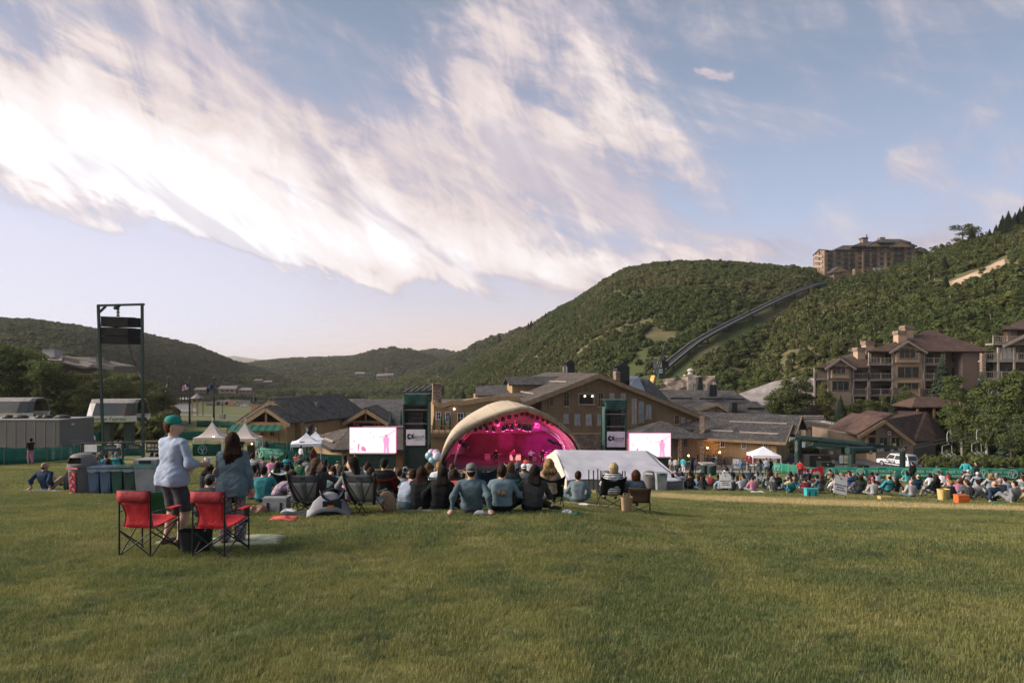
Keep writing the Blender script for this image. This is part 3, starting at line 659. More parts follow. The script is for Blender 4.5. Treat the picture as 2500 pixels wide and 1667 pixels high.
# ground surfaces
def pl(lst):return[(PX(px,d),d)for px,d in lst]
drape('plaza',(pl([(1000,78),(1010,100),(1100,118)]),pl([(2330,88),(2290,100),(2050,118)])),MW['asphalt'],.05,'grey asphalt plaza between the lodge and the lift',n=40)
drape('gravel_path',(pl([(1560,70),(1700,72),(1990,74)]),pl([(1560,80),(1700,80),(1990,79)])),MW['gravel'],.08,'pale gravel walk along the edge of the plaza',n=8)
drape('terrace',(pl([(770,100),(780,118),(790,135)]),pl([(1060,100),(1060,118),(1060,135)])),MW['conc'],.06,'concrete terrace between the two lodges',n=14)
def road(name,pix,wid,m,label,lift=.12):
 c=[hit(px,py)for px,py in pix];L,R_=[],[]
 for k,p in enumerate(c):
  t=(c[min(k+1,len(c)-1)]-c[max(0,k-1)]);t.z=0;t.normalize();nrm=Vector((-t.y,t.x,0));ww=wid[k]if isinstance(wid,list)else wid
  L.append((p.x+nrm.x*ww,p.y+nrm.y*ww));R_.append((p.x-nrm.x*ww,p.y-nrm.y*ww))
 return drape(name,(L,R_),m,lift,label,n=4)
road('road',[(395,1012),(500,1014),(590,1016),(690,1014)],4.5,MW['road'],'pale road running behind the flagpoles')
road('road',[(452,1006),(455,998),(448,992),(440,987)],[5,4.5,4,4],MW['road'],'pale drive curving away towards the pond',.16)
road('road',[(770,1012),(840,1011),(930,1012)],7,MW['asphalt'],'grey road beyond the lodges by the parking lot')
road('road',[(790,992),(840,990),(870,984),(850,980)],5,MW['road'],'road bending past the white truck')
road('parking_lot',[(765,1003),(850,1003),(905,1004)],11,MW['asphalt'],'asphalt parking lot full of cars')
water=mat('pond_water',(.50,.46,.42),.08,(.55,.50,.46),.1,spec=1.,metal=.55)
def pond(pix,label):
 c=[hit(px,py)for px,py in pix];z=max(p.z for p in c)+.25;mb=MB();mb.poly([(p.x,p.y,z)for p in c]);tag(mb.build('pond',water),label,'pond',kind='structure')
pond([(500,989),(560,991),(612,990),(612,983),(560,981),(505,985)],'small pale pond in the meadow')
pond([(622,976),(690,979),(760,980),(802,974),(760,971),(690,970),(640,971)],'large pond reflecting the evening sky')
# main lodge
def lodge():
 B=Bld('lodge',1480,112,'large brown timber lodge with a broad gable behind the bandshell')
 Fc=Face(1458,108,11.4);v=Vector((-.198,.980,0));bz=-14.6
 def low(px):p=Fc.p(px,1000);return Vector((p.x,p.y,bz))
 pts=[low(1322),low(1797),Fc.p(1797,1046),Fc.p(1703,1013),Fc.p(1458,915),Fc.p(1322,967)]
 B.put(MB().prism(pts,v*30),'wall',MW['brown'])
 back=[low(1262)+v*2.5,low(1322)+v*2.5,Fc.p(1322,975)+v*2.5,Fc.p(1262,999)+v*2.5]
 B.put(MB().prism(back,v*20),'wall',MW['brown'])
 o=Fc.n*1.0
 pk,le,re=Fc.p(1458.5,911),Fc.p(1255,990),Fc.p(1800,1045)
 rm=Fc.p(1703,1010)
 rl=B.roof([pk+o,pk+v*34,le+v*34,le+o],MW['shingleb'],.35)
 B.roof([rm+o,rm+v*34,pk+v*34,pk+o],MW['shingleb'],.35)
 B.roof([re+o,re+v*12,rm+v*12+Vector((0,0,.02)),rm+o+Vector((0,0,.02))],MW['shingle'],.35)
 z=Vector((0,0,1))
 for a,b in((pk,le),(pk,rm),(rm,re)):B.bars([(a+Fc.n*1.06-z*.42,b+Fc.n*1.06-z*.42)],.14,.62,MW['trim'],'fascia')
 for x0,y0,x1,y1,nx,ny,g in[(1341.7,969.7,1351.4,991,2,3,'glassd'),(1375.5,957,1389.3,991,2,2,'glassd'),(1460,958.6,1472,992,2,2,'glassd'),(1487.5,959,1500,985,2,2,'glassl'),(1515.5,959,1527.4,985,2,2,'glassl'),(1542,971,1554.6,1037,2,4,'glassw'),(1559,979,1571.6,1029,2,3,'glassl'),(1576,987,1589.5,1021,2,2,'glassl'),(1375,1010,1388,1032,2,2,'glassl'),(1402.4,1010,1416.4,1037,2,2,'glassl'),(1430,1010,1444,1037,2,2,'glassl'),(1458,1010,1470,1037,2,2,'glassl'),(1647,1013,1657.6,1035,2,2,'glassd'),(1662,1018,1672,1041,2,2,'glassl'),(1676.7,1024,1687.6,1047,2,2,'glassw'),(1418,1066,1430,1090,2,2,'glassd')]:
  B.window(Fc,x0,y0,x1,y1,nx,ny,g)
 op=B.window(Fc,1412.6,961,1450,987,1,1,'dark',True,w=.22,name='loggia')
 for px in(1428,1446):B.put(MB().lathe([(.02,.14),(.14,.05),(.14,-.05),(.02,-.14)],Fc.p(px,967,.12),8),'lamp',mat('lamp_glow',(1,.95,.85),.5,emit=(1,.93,.8),estr=4.),op)
 for px in(1419.4,1433.5):
  lv=B.block(Fc,px,px+6,941,955,.05,MW['trim'],'louvre',off=.05);mb=MB()
  for k in range(6):mb.bar(Fc.p(px,942+2.2*k,.08),Fc.p(px+6,942+2.2*k,.08),.06,.05)
  B.put(mb,'slat',MW['brown'],lv)
 B.block(Fc,1400,1545,1060,1125,.2,MW['stone'],'stone_base',off=.18);B.block(Fc,1398,1547,1057,1060,.3,MW['tantrim'],'stone_cap',off=.26)
 Fd=Face(1250,120,11.4-90+102);D0=P(1244,922,121);D1=P(1372,921,133);wv=Vector((.98,.198,0))
 s0=P(1249,962,119);dn=v*-2.6
 B.put(MB().prism([D0+v*2.4+z*-3.2,D0-v*2.4+z*-3.2,D0-v*2.4-z*1.2,D0-z*.25,D0+v*2.4-z*1.2],wv*9),'dormer',MW['tanb'])
 for sg in(-1,1):B.roof([D0-wv*.7,D0+wv*12,D0+wv*12+v*sg*3.1-z*1.35,D0-wv*.7+v*sg*3.1-z*1.35][::-sg],MW['shingle'],.22)
 for px,py,m2 in((1245,945,-.7),(1251,946,.2)):pass
 for a,b in(((1342,931.5),(1383,933)),((1272,957),(1303,962))):B.put(MB().bar(P(a[0],a[1],113.5)+z*.1,P(b[0],b[1],111.5)+z*.1,.22),'snow_fence',MW['rail'],rl)
 for x0,x1,y0,y1,d in((1383,1403,890,918,132),(1507,1537,898,950,118)):
  fc=Face(x0,d,11.4);ch=B.block(fc,x0,x1,y0,y1,2.2,MW['black'],'chimney')
  a,b=fc.p(x0-2,y0,.3),fc.p(x1+2,y0,.3);m_=(a+b)/2+z*.9
  mb=MB();mb.slab([a,b,m_+v*0+(b-a)*.15,m_-(b-a)*.15],.1);mb.slab([m_-(b-a)*.15,m_+(b-a)*.15,b+v*2.8,a+v*2.8],.1);B.put(mb,'cap',MW['black'],ch)
 fc=Face(1505,117,11.4);B.block(fc,1504,1514,907,950,1.5,MW['stone'],'chimney_base')
 for px in(1376,1384):B.put(MB().cyl(P(px,909,128),P(px,895,128),.16,n=8),'flue',MW['conc'])
 B.roof([P(1537,920,124),P(1558,920,124),P(1575,958,113),P(1537,945,113)],MW['metalroof'],.2)
 B.roof([P(1558,921,126),P(1585,926,126),P(1660,1002,114),P(1576,957,114)][::-1],MW['shingle'],.2)
 B.roof([P(1572,950,138),P(1790,953,133),P(1892,1015,121),P(1680,1014,122)][::-1],MW['shingle'],.3)
 B.roof([P(1800,978,131),P(1848,980,130),P(1892,1014,121.4),P(1830,1014,122)][::-1],MW['shingle'],.9)
 for x0,x1,py,d in((1636,1690,972,128.6),(1708,1762,973,128),(1772,1818,974,127),(1825,1866,996,124)):B.put(MB().bar(P(x0,py,d),P(x1,py+.5,d-.3),.35,.3),'snow_fence',MW['black'])
 for x0,x1,y0,y1,d in((1731,1751,939,968,128),(1786,1801,982,1008,122)):
  fc=Face(x0,d,5);ch=B.put(MB().prism([fc.p(x0,y1),fc.p(x1,y1),fc.p(x1-1,y0),fc.p(x0+2,y0)],Vector((0,1.6,0))),'chimney',MW['black'])
 B.put(MB().cyl(P(1743,940,128.5),P(1743,932,128.5),.12),'flue',MW['conc'])
 e0=Face(1740,120.5,3)
 dw=B.wall(e0,[(1712,1006),(1768,1007),(1749,990),(1735,990)],MW['tanb'],2.0,'dormer')
 B.roof([e0.p(1701,1001,.6),e0.p(1750,986,.6),e0.p(1750,986,.6)+Vector((0,7,.1)),e0.p(1701,1001,.6)+Vector((0,3,.1))],MW['shingle'],.25)
 B.roof([e0.p(1750,986,.6),e0.p(1780,1002,.6),e0.p(1780,1002,.6)+Vector((0,3,.1)),e0.p(1750,986,.6)+Vector((0,7,.1))],MW['shingle'],.25)
 B.bars([(e0.p(1703,1003,.66),e0.p(1750,988,.66)),(e0.p(1750,988,.66),e0.p(1778,1003,.66))],.12,.45,MW['tantrim'],'fascia')
 for x in(1731,1750):B.window(e0,x,999,x+14,1006,3,1,'glassl',False)
 w=Vector((-.854,.52,0));q=Vector((.52,.854,0));Rc=P(1911,1079,98);L=13.5;g0=Vector((Rc.x,Rc.y,0))
 def W(s_,t_,zz):return Vector((g0.x+w.x*s_+q.x*t_,g0.y+w.y*s_+q.y*t_,zz))
 ez,rz,hw=Rc.z,-8.35,5.7
 B.put(MB().prism([W(1,.9,-14.8),W(L,.9,-14.8),W(L,.9,ez),W(1,.9,ez)],q*9.6),'wall',MW['tanb'])
 B.put(MB().prism([W(1,.9,ez),W(1,10.5,ez),W(1,hw,rz-.2)],w*12),'gable',MW['tanb'])
 B.roof([W(-.4,0,ez),W(-.4,hw,rz),W(L,hw,rz),W(L,0,ez)],MW['shingle'],.28);B.roof([W(-.4,2*hw,ez),W(L,2*hw,ez),W(L,hw,rz),W(-.4,hw,rz)],MW['shingle'],.28)
 B.bars([(W(-.44,-.1,ez-.2),W(-.44,hw,rz-.2)),(W(-.44,hw,rz-.2),W(-.44,2*hw,ez-.2)),(W(-.4,-.06,ez-.2),W(L,-.06,ez-.2))],.12,.4,MW['trim'],'fascia')
 B.roof([W(-1.2,3.5,-9.6),W(-1.2,9.2,-7.15),W(20,9.2,-7.15),W(20,3.5,-9.6)],MW['shingle'],.3);B.roof([W(-1.2,15,-9.6),W(20,15,-9.6),W(20,9.2,-7.15),W(-1.2,9.2,-7.15)],MW['shingle'],.3)
 B.bars([(W(-1.24,3.4,-9.85),W(-1.24,9.2,-7.4)),(W(-1.24,9.2,-7.4),W(-1.24,15,-9.85))],.12,.45,MW['trim'],'fascia')
 B.put(MB().prism([W(0,4,-10),W(0,14,-10),W(0,9.2,-7.6)],w*14),'gable',MW['brown'])
 for a,b in((W(1,2.2,-9.55),W(6.5,2.2,-9.55)),(W(7.5,2.4,-9.5),W(11,2.4,-9.5)),(W(.5,6.2,-8.32),W(9,6.2,-8.32))):B.put(MB().bar(a,b,.22),'snow_fence',MW['rail'])
 Fw=Face(1911,98,math.degrees(math.atan2(-.52,.854)));Fw.o=W(1,.9,0)
 for x in(1759,1811,1864):B.window(Fw,x,1074+(x-1759)*.07,x+11,1091+(x-1759)*.07,2,2,'glassd',False,'white')
 B.put(MB().prism([W(.9,.8,-14.8),W(L,.8,-14.8),W(L,.8,-13.2),W(.9,.8,-13.2)],q*.3),'stone_base',MW['stone'])
 c=P(1616,1040,103);hw2=5.6;ez2=-10.0;pk2=Vector((c.x,c.y,-7.8));cs=[Vector((c.x+i*hw2,c.y+j*4.6,ez2))for i,j in((-1,-1),(1,-1),(1,1),(-1,1))]
 pr=MB();[pr.slab([cs[k],cs[(k+1)%4],pk2],.2)for k in range(4)];B.put(pr,'porch_roof',MW['shingle'])
 B.put(MB().box((c.x,c.y+.9,-12.4),(9.4,6,4.6)),'porch_wall',MW['greyb'])
 for i in(-1,-.35,.35,1):B.put(MB().bar((c.x+i*4.9,c.y-4,-14.8),(c.x+i*4.9,c.y-4,ez2),.45),'porch_post',MW['stone'])
 Fp=Face(1616,103-2.15,0)
 for x in(1651,1668):B.window(Fp,x,1072,x+10,1090,2,3,'glassd',False)
 Fd2=Face(1720,105.5,-20);B.block(Fd2,1708,1720,1015,1125,.8,MW['stone'],'stone_pier',off=.3)
 dr=B.block(Fd2,1721,1735,1071,1112,.3,MW['logs'],'door',off=.2);B.bars([(Fd2.p(1721,1084,.5),Fd2.p(1735,1088,.5))],.1,.15,MW['tantrim'],'rail',dr)
lodge()
def lamp_thing(name,p,label,col,watts,r=.12,group=None,kind='path light',grp=None):
 o=empty(name,p,0,label,kind,group);MB().cyl((0,0,-.5),(0,0,0),.03).build('stem',MW['black'],o);MB().lathe([(.02,r),(r,0),(.02,-r)],n=10).build('bulb',mat('warm_bulb',(1,.8,.5),.5,emit=(1,.62,.25),estr=14.),o)
 l=bpy.data.lights.new('lamp_light','POINT');l.energy=watts;l.color=col;l.shadow_soft_size=.15;lo=bpy.data.objects.new('lamp_light',l);COL.objects.link(lo);lo.parent=o;lo.location=(0,-.15,.1);return o
for px,py,d,lb in((1757,1104,97.5,'warm path light low against the wing wall by the green shrub'),(1681,1112,96,'warm path light at the corner of the stone planter'),(1727,1093,103,'orange wall light beside the lodge side door')):
 lamp_thing('path_light',P(px,py,d),lb,(1,.55,.2),60)
 # restaurant with the deck, left of the bandshell
Z1=Vector((0,0,1))
def restaurant():
 B=Bld('restaurant',1120,106,'tan boarded restaurant with stone chimney and a raised deck');Fc=Face(1100,104,11.4);bz=-14.4
 def low(px):p=Fc.p(px,1000);return Vector((p.x,p.y,bz))
 B.put(MB().prism([low(1059),low(1270),Fc.p(1270,976),Fc.p(1192,978),Fc.p(1105,990),Fc.p(1088,995),Fc.p(1074,994),Fc.p(1059,984)],-Fc.n*12),'wall',MW['tanb'])
 for a,b in(((1058,980),(1074,991)),((1074,991),(1104,982)),((1104,982),(1130,984)),((1130,984),(1192,973)),((1192,973),(1270,971))):
  B.bars([(Fc.p(*a,.35),Fc.p(*b,.35))],.3,.75,MW['tantrim'],'fascia')
 B.roof([Fc.p(1074,990,.2),Fc.p(1104,981,.2),Fc.p(1190,972,.2),P(1180,973,122),P(1078,974,122)],MW['shingle'],.15)
 for x0,x1,y0,y1 in((1065,1076,1006,1023),(1088,1099,1006,1030),(1117,1131,1008,1032),(1140,1152,1008,1032)):B.window(Fc,x0,y0,x1,y1,2,2,'glassd',False,'white')
 B.put(MB().lathe([(.02,.15),(.15,0),(.02,-.15)],Fc.p(1109,998,.3),8),'lamp',MATS['lamp_glow'])
 fc=Face(1057,108,11.4);ch=B.block(fc,1057,1078,938,1000,1.6,MW['stone'],'chimney');B.block(fc,1056,1079,936,939,1.9,MW['stone'],'chimney_cap',ch,.15)
 f2=Face(1160,122,11.4);B.wall(f2,[(1166,985),(1250,985),(1250,961),(1166,963)],MW['tanb'],5)
 B.roof([P(1160,966,119),P(1262,962,119.5),P(1262,938,127),P(1162,943,126.6)],MW['shingle'],.25)
 B.roof([P(1180,978,116),P(1290,965,112),P(1300,955,118),P(1210,962,120)],MW['shingleb'],.2)
 d0,d1=Fc.p(1040,1058,6.5),Fc.p(1118,1058,6.5);b0=d0-Fc.n*6.3;b1=d1-Fc.n*6.3
 B.put(MB().slab([d0,d1,b1,b0],.5),'deck',MW['trim']);B.put(MB().prism([d0+Fc.n*-.4-Z1*.5,d1+Fc.n*-.4-Z1*.5,Vector((d1.x,d1.y,bz))-Fc.n*.4,Vector((d0.x,d0.y,bz))-Fc.n*.4],-Fc.n*5.5),'deck_base',MW['tanb'])
 B.railing(d0,d1,1.1,5,MW['logs'])
 return Fc
FR=restaurant()
def umbrella(p,h,label):
 r=empty('folded_parasol',p,0,label,'parasol','folded parasols on the deck');MB().cyl((0,0,0),(0,0,h),.03).build('pole',MW['black'],r)
 MB().lathe([(.03,h*.18),(.22,h*.25),(.20,h*.45),(.13,h*.7),(.05,h*.95),(.01,h*1.02)],n=8,cap=False).build('canopy',MW['gtarp'],r,True)
for px,off,wh in((1047.5,2,'at the outer corner of the deck'),(1059.5,1.2,'before the restaurant chimney corner'),(1077,4,'between the first two restaurant windows'),(1085.5,5,'close to the second restaurant window'),(1098,1.5,'the tall one, at the inner end of the deck')):umbrella(FR.p(px,1058,5.5-off*.2),2.7 if px!=1098 else 3.0,'folded dark green parasol '+wh)
def left_hall():
 B=Bld('shingled_hall',940,118,'long building with grey shingle roof and open timber porch gable')
 B.roof([P(862,974,128),P(1062,974,126),P(1052,1048,108),P(838,1036,110)][::-1],MW['shingle'],.35)
 B.put(MB().box(P(945,1058,117),(13,6,5)),'wall',MW['logs'])
 Fp=Face(893,108,0);pk,l,r=Fp.p(893,998),Fp.p(837,1031),Fp.p(948,1032);bk=Vector((0,9,0))
 B.roof([l,pk,pk+bk,l+bk][::-1],MW['shingle'],.25);B.roof([pk,r,r+bk,pk+bk][::-1],MW['shingle'],.25)
 for a,b in((pk,l),(pk,r)):B.bars([(a+Vector((0,-.1,-.3)),b+Vector((0,-.1,-.3)))],.15,.55,MW['tantrim'],'fascia')
 B.bars([(Fp.p(845,1029,-.6),Fp.p(940,1030,-.6))],.3,.35,MW['logs'],'tie_beam');B.bars([(Fp.p(893,1000,-.6),Fp.p(893,1030,-.6))],.25,.25,MW['logs'],'king_post')
 for px in(866,873,915,925):B.put(MB().cyl(Fp.p(px,1030,-1),Vector((Fp.p(px,1030,-1).x,109,-13.5)),.22),'porch_post',MW['logs'])
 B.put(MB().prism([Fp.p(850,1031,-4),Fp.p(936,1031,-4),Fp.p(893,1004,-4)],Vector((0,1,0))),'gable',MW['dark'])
 B.put(MB().box(P(950,1050,105),(8,1,1.2)),'terrace_wall',MW['conc'])
 sf=[((930,986),(985,986.5)),((870,1000),(920,1000)),((955,1004),(1010,1005)),((960,1022),(1040,1023))]
 for a,b in sf:d=128-(a[1]-974)/66*18;B.put(MB().bar(P(*a,d-.3),P(*b,d-.5),.25),'snow_fence',MW['black'])
left_hall()
umbrella(P(954,1045,103),2.9,'folded dark green parasol beside the porch gable of the shingled hall');umbrella(P(979,1045,103),2.9,'folded dark green parasol on the terrace near the speaker tower')
def low_hut():
 B=Bld('ticket_hut',880,85,'low tan hut with a hipped shingle roof behind the left screen');ez=-9.6
 A,Bq,C,D=Vector((PX(757,94),94,ez)),Vector((PX(809,80),80,ez)),Vector((PX(1010,80),80,ez)),Vector((PX(1010,94),94,ez));r0,r1=P(850,1047,88),P(1010,1047,88)
 for q in([A,Bq,r0],[Bq,C,r1,r0],[A,r0,r1,D]):B.roof(q if q[1]==Bq or q[0]==Bq else q[::-1],MW['shingleb'],.2)
 i=lambda p,k:Vector((p.x+(.9 if p.x<-15 else-.9),p.y+k,p.z-.1))
 B.put(MB().prism([i(A,-1.5),i(Bq,1.2),i(C,1.2),i(D,-1)],(0,0,-3.6)),'wall',MW['tanb'])
 B.bars([(A,Bq)],.14,.3,MW['black'],'gutter');B.bars([(Bq,C)],.14,.3,MW['black'],'gutter')
 for a,b in(((775,1062),(783,1067)),((793,1072),(814,1081))):
  d=91 if a[0]<780 else 85;B.put(MB().cyl(P(*a,d)+Z1*.1,P(*b,d-1.5)+Z1*.12,.16),'snow_log',MW['rail'])
low_hut()
# ski school lodge on the left
def left_lodge():
 B=Bld('lodge',670,100,'small timber lodge with crossed gables and a green metal awning');Fc=Face(650,97,-10);Fm=Face(662,100,-10);v=Vector((.36,.93,0));bz=-11.2
 def low(f,px):p=f.p(px,1040);return Vector((p.x,p.y,bz))
 B.put(MB().prism([low(Fm,588),low(Fm,736),Fm.p(736,1030),Fm.p(662,980),Fm.p(588,1026)],v*14),'wall',MW['tanb'])
 pk,l,r=Fm.p(662,976,.5),Fm.p(579,1032,.5),Fm.p(742,1034,.5)
 B.roof([l,pk,pk+v*17,l+v*17][::-1],MW['shingle'],.3);B.roof([pk,r,r+v*17,pk+v*17][::-1],MW['shingle'],.3)
 for a,b in((pk,l),(pk,r)):B.bars([(a+Fm.n*.08-Z1*.3,b+Fm.n*.08-Z1*.3)],.15,.55,MW['trim'],'fascia')
 pk2,l2,r2=Fc.p(649,995),Fc.p(590,1033),Fc.p(708,1035)
 B.roof([l2,pk2,pk2+v*3.2,l2+v*3.2][::-1],MW['shingle'],.25);B.roof([pk2,r2,r2+v*3.2,pk2+v*3.2][::-1],MW['shingle'],.25)
 for a,b in((pk2,l2),(pk2,r2)):B.bars([(a+Fc.n*.08-Z1*.25,b+Fc.n*.08-Z1*.25)],.15,.5,MW['trim'],'fascia')
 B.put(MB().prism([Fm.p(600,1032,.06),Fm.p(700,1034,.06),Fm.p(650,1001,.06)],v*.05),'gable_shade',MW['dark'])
 B.bars([(Fc.p(596,1033,-.2),Fc.p(703,1035,-.2))],.35,.45,MW['logs'],'tie_beam');B.bars([(Fc.p(650,998,-.2),Fc.p(650,1033,-.2))],.3,.3,MW['logs'],'king_post')
 B.put(MB().prism([low(Fc,600),low(Fc,700),Fc.p(700,1036),Fc.p(600,1035)],-Fc.n*2.5),'wall',MW['tanb'])
 aw=B.roof([Fc.p(553,1050,2.6),Fc.p(682,1051,2.6),Fc.p(690,1037,.4),Fc.p(566,1036,.4)],mat('green_awning',(.020,.125,.085),.6,(.015,.095,.065),1.5),.06,'awning')
 for k in range(8):a=Fc.p(553+k*18.4,1050,2.6);b=Fc.p(566+k*17.7,1036.3,.4);B.put(MB().bar(a+Z1*.05,b+Z1*.05,.05),'seam',MW['steel'],aw)
 for px in(554,618,681):p=Fc.p(px,1050,2.5);B.put(MB().bar((p.x,p.y,bz),p,.1),'awning_post',MW['steel'])
 for x0,x1 in((606,616),(637,645),(660,670)):B.window(Fc,x0,1054,x1,1064,2,1,'glassd',False,'trim')
 g0,g1=Vector((PX(752,101),101,0)),Vector((PX(781,112),112,0));gp=P(767,984,106.5);ez=gp.z-3.7;back=Vector((-7.5,2.2,0))
 A,C=Vector((g0.x,g0.y,ez)),Vector((g1.x,g1.y,ez))
 B.put(MB().prism([Vector((A.x,A.y,bz-1)),Vector((C.x,C.y,bz-1)),C,gp-Z1*.25,A],back),'wall',MW['tanb'])
 e=(C-A).normalized()*.9;ff=back.normalized()*-.7
 B.roof([A-e+ff-Z1*.5,gp+ff,gp+back,A-e+back-Z1*.5][::-1],MW['shingle'],.28);B.roof([gp+ff,C+e+ff-Z1*.5,C+e+back-Z1*.5,gp+back][::-1],MW['shingle'],.28)
 for a,b in((gp,A-e-Z1*.5),(gp,C+e-Z1*.5)):B.bars([(a+ff*1.1-Z1*.3,b+ff*1.1-Z1*.3)],.12,.5,MW['trim'],'fascia')
 fc=Face(613,108,0);ch=B.block(fc,613,637,983,1012,1.6,MW['tanb'],'chimney');B.block(fc,610,640,980,983,2.0,MW['shingle'],'chimney_cap',ch,.2);B.put(MB().cyl(fc.p(622,984,-.8),fc.p(622,969,-.8),.3),'flue',MW['black'],ch)
 for a,b in(((688,988),(712,983)),((735,999),(756,998)),((733,1023),(748,1020))):B.put(MB().bar(P(*a,103.5),P(*b,106),.22),'snow_fence',MW['rail'])
left_lodge()
# first aid building and its neighbours
def first_aid():
 B=Bld('first_aid_building',2170,106,'brown boarded building with a red cross sign and reddish roof');Fc=Face(2160,103,4);bz=-14.9
 def low(f,px):p=f.p(px,1060);return Vector((p.x,p.y,bz))
 bk=Vector((1.2,12,0))
 B.put(MB().prism([low(Fc,2138),low(Fc,2230),Fc.p(2230,1076),Fc.p(2160,1028),Fc.p(2138,1042)],bk*.9),'wall',MW['greyb'])
 Fl=Face(2060,107,-14);B.put(MB().prism([low(Fl,2021),low(Fl,2140),Fl.p(2140,1064),Fl.p(2021,1050)],bk*.6),'wall',MW['greyb'])
 pk,l,r=Fc.p(2160,1024,.8),Fc.p(2095,1063,.8),Fc.p(2233,1080,.8)
 B.roof([l,pk,pk+bk,l+bk][::-1],MW['redroof'],.3);rr=[pk,r,r+Vector((6.5,5,.6)),P(2262,1007,113),P(2185,1010,113)]
 B.roof([pk,r,P(2284,1079,106),P(2261,1007,115),P(2188,1006,115)][::-1],MW['redroof'],.25)
 B.roof([P(2284,1079,106),P(2310,1066,112),P(2261,1007,115)][::-1],MW['redroof'],.25)
 B.put(MB().prism([low(Fc,2231),Vector((PX(2284,105.5),105.5,bz)),P(2284,1081,105.5),Fc.p(2231,1081)],Vector((0,7,0))),'wall',MW['clapd'])
 for a,b in((pk,l),(pk,r)):B.bars([(a+Fc.n*.08-Z1*.3,b+Fc.n*.08-Z1*.3)],.15,.5,MW['trim'],'fascia')
 p2,l2,r2=P(2177,1008,109),P(2084,1058,106.5),P(2196,1020,109)
 B.roof([P(2018,1048,108),l2,p2,P(2117,1001,116)],MW['redroof'],.25);B.bars([(p2-Z1*.3,l2-Z1*.3)],.15,.5,MW['trim'],'fascia');B.bars([(p2-Z1*.3,r2-Z1*.3)],.15,.5,MW['trim'],'fascia');B.bars([(P(2018,1049,107.9),l2+Vector((0,-.1,-.1)))],.2,.25,MW['rail'],'gutter')
 B.put(MB().prism([P(2140,1030,109.4),P(2196,1022,109.4),P(2177,1011,109.4)],Vector((0,.4,0))),'gable',MW['greyb'])
 sg=B.block(Fc,2166,2177,1051.5,1062.5,.08,MW['white'],'sign',off=.14);c=Fc.p(2171.5,1057,.16);red=mat('red_print',(.55,.02,.03),.6);u=Fc.u
 B.put(MB().bar(c-u*.2,c+u*.2,.02,.13),'red_cross',red,sg);B.put(MB().bar(c-Z1*.2+Fc.n*.005,c+Z1*.2+Fc.n*.005,.13,.02,up=Fc.n),'red_cross',red,sg)
 fr=MB();a,b,cc,d=Fc.p(2166,1062.5,.16),Fc.p(2177,1062.5,.16),Fc.p(2177,1051.5,.16),Fc.p(2166,1051.5,.16)
 [fr.bar(p,q,.06)for p,q in((a,b),(b,cc),(cc,d),(d,a))];B.put(fr,'sign_frame',MW['dark'],sg)
 for x0,x1 in((2146,2167),(2175,2197)):B.window(Fc,x0,1067,x1,1090,2,1,'glassd',False,'trim')
 for x0,x1 in((2150,2157),(2180,2188)):B.block(Fc,x0,x1,1082,1089,.03,mat('yellow_notice',(.65,.5,.2),.7),'notice',off=.09)
 B.block(Fc,2122,2136,1068,1095,.1,MW['dark'],'doorway',off=.05);B.block(Fc,2116,2120,1060,1095,.3,MW['logs'],'porch_post',off=.6);B.block(Fc,2118,2140,1062,1067,.3,MW['logs'],'porch_beam',off=.6)
 Fr=Face(2250,105.3,8);B.window(Fr,2240,1086,2266,1112,2,2,'glassd',False,'clapd' if False else 'dark')
first_aid()
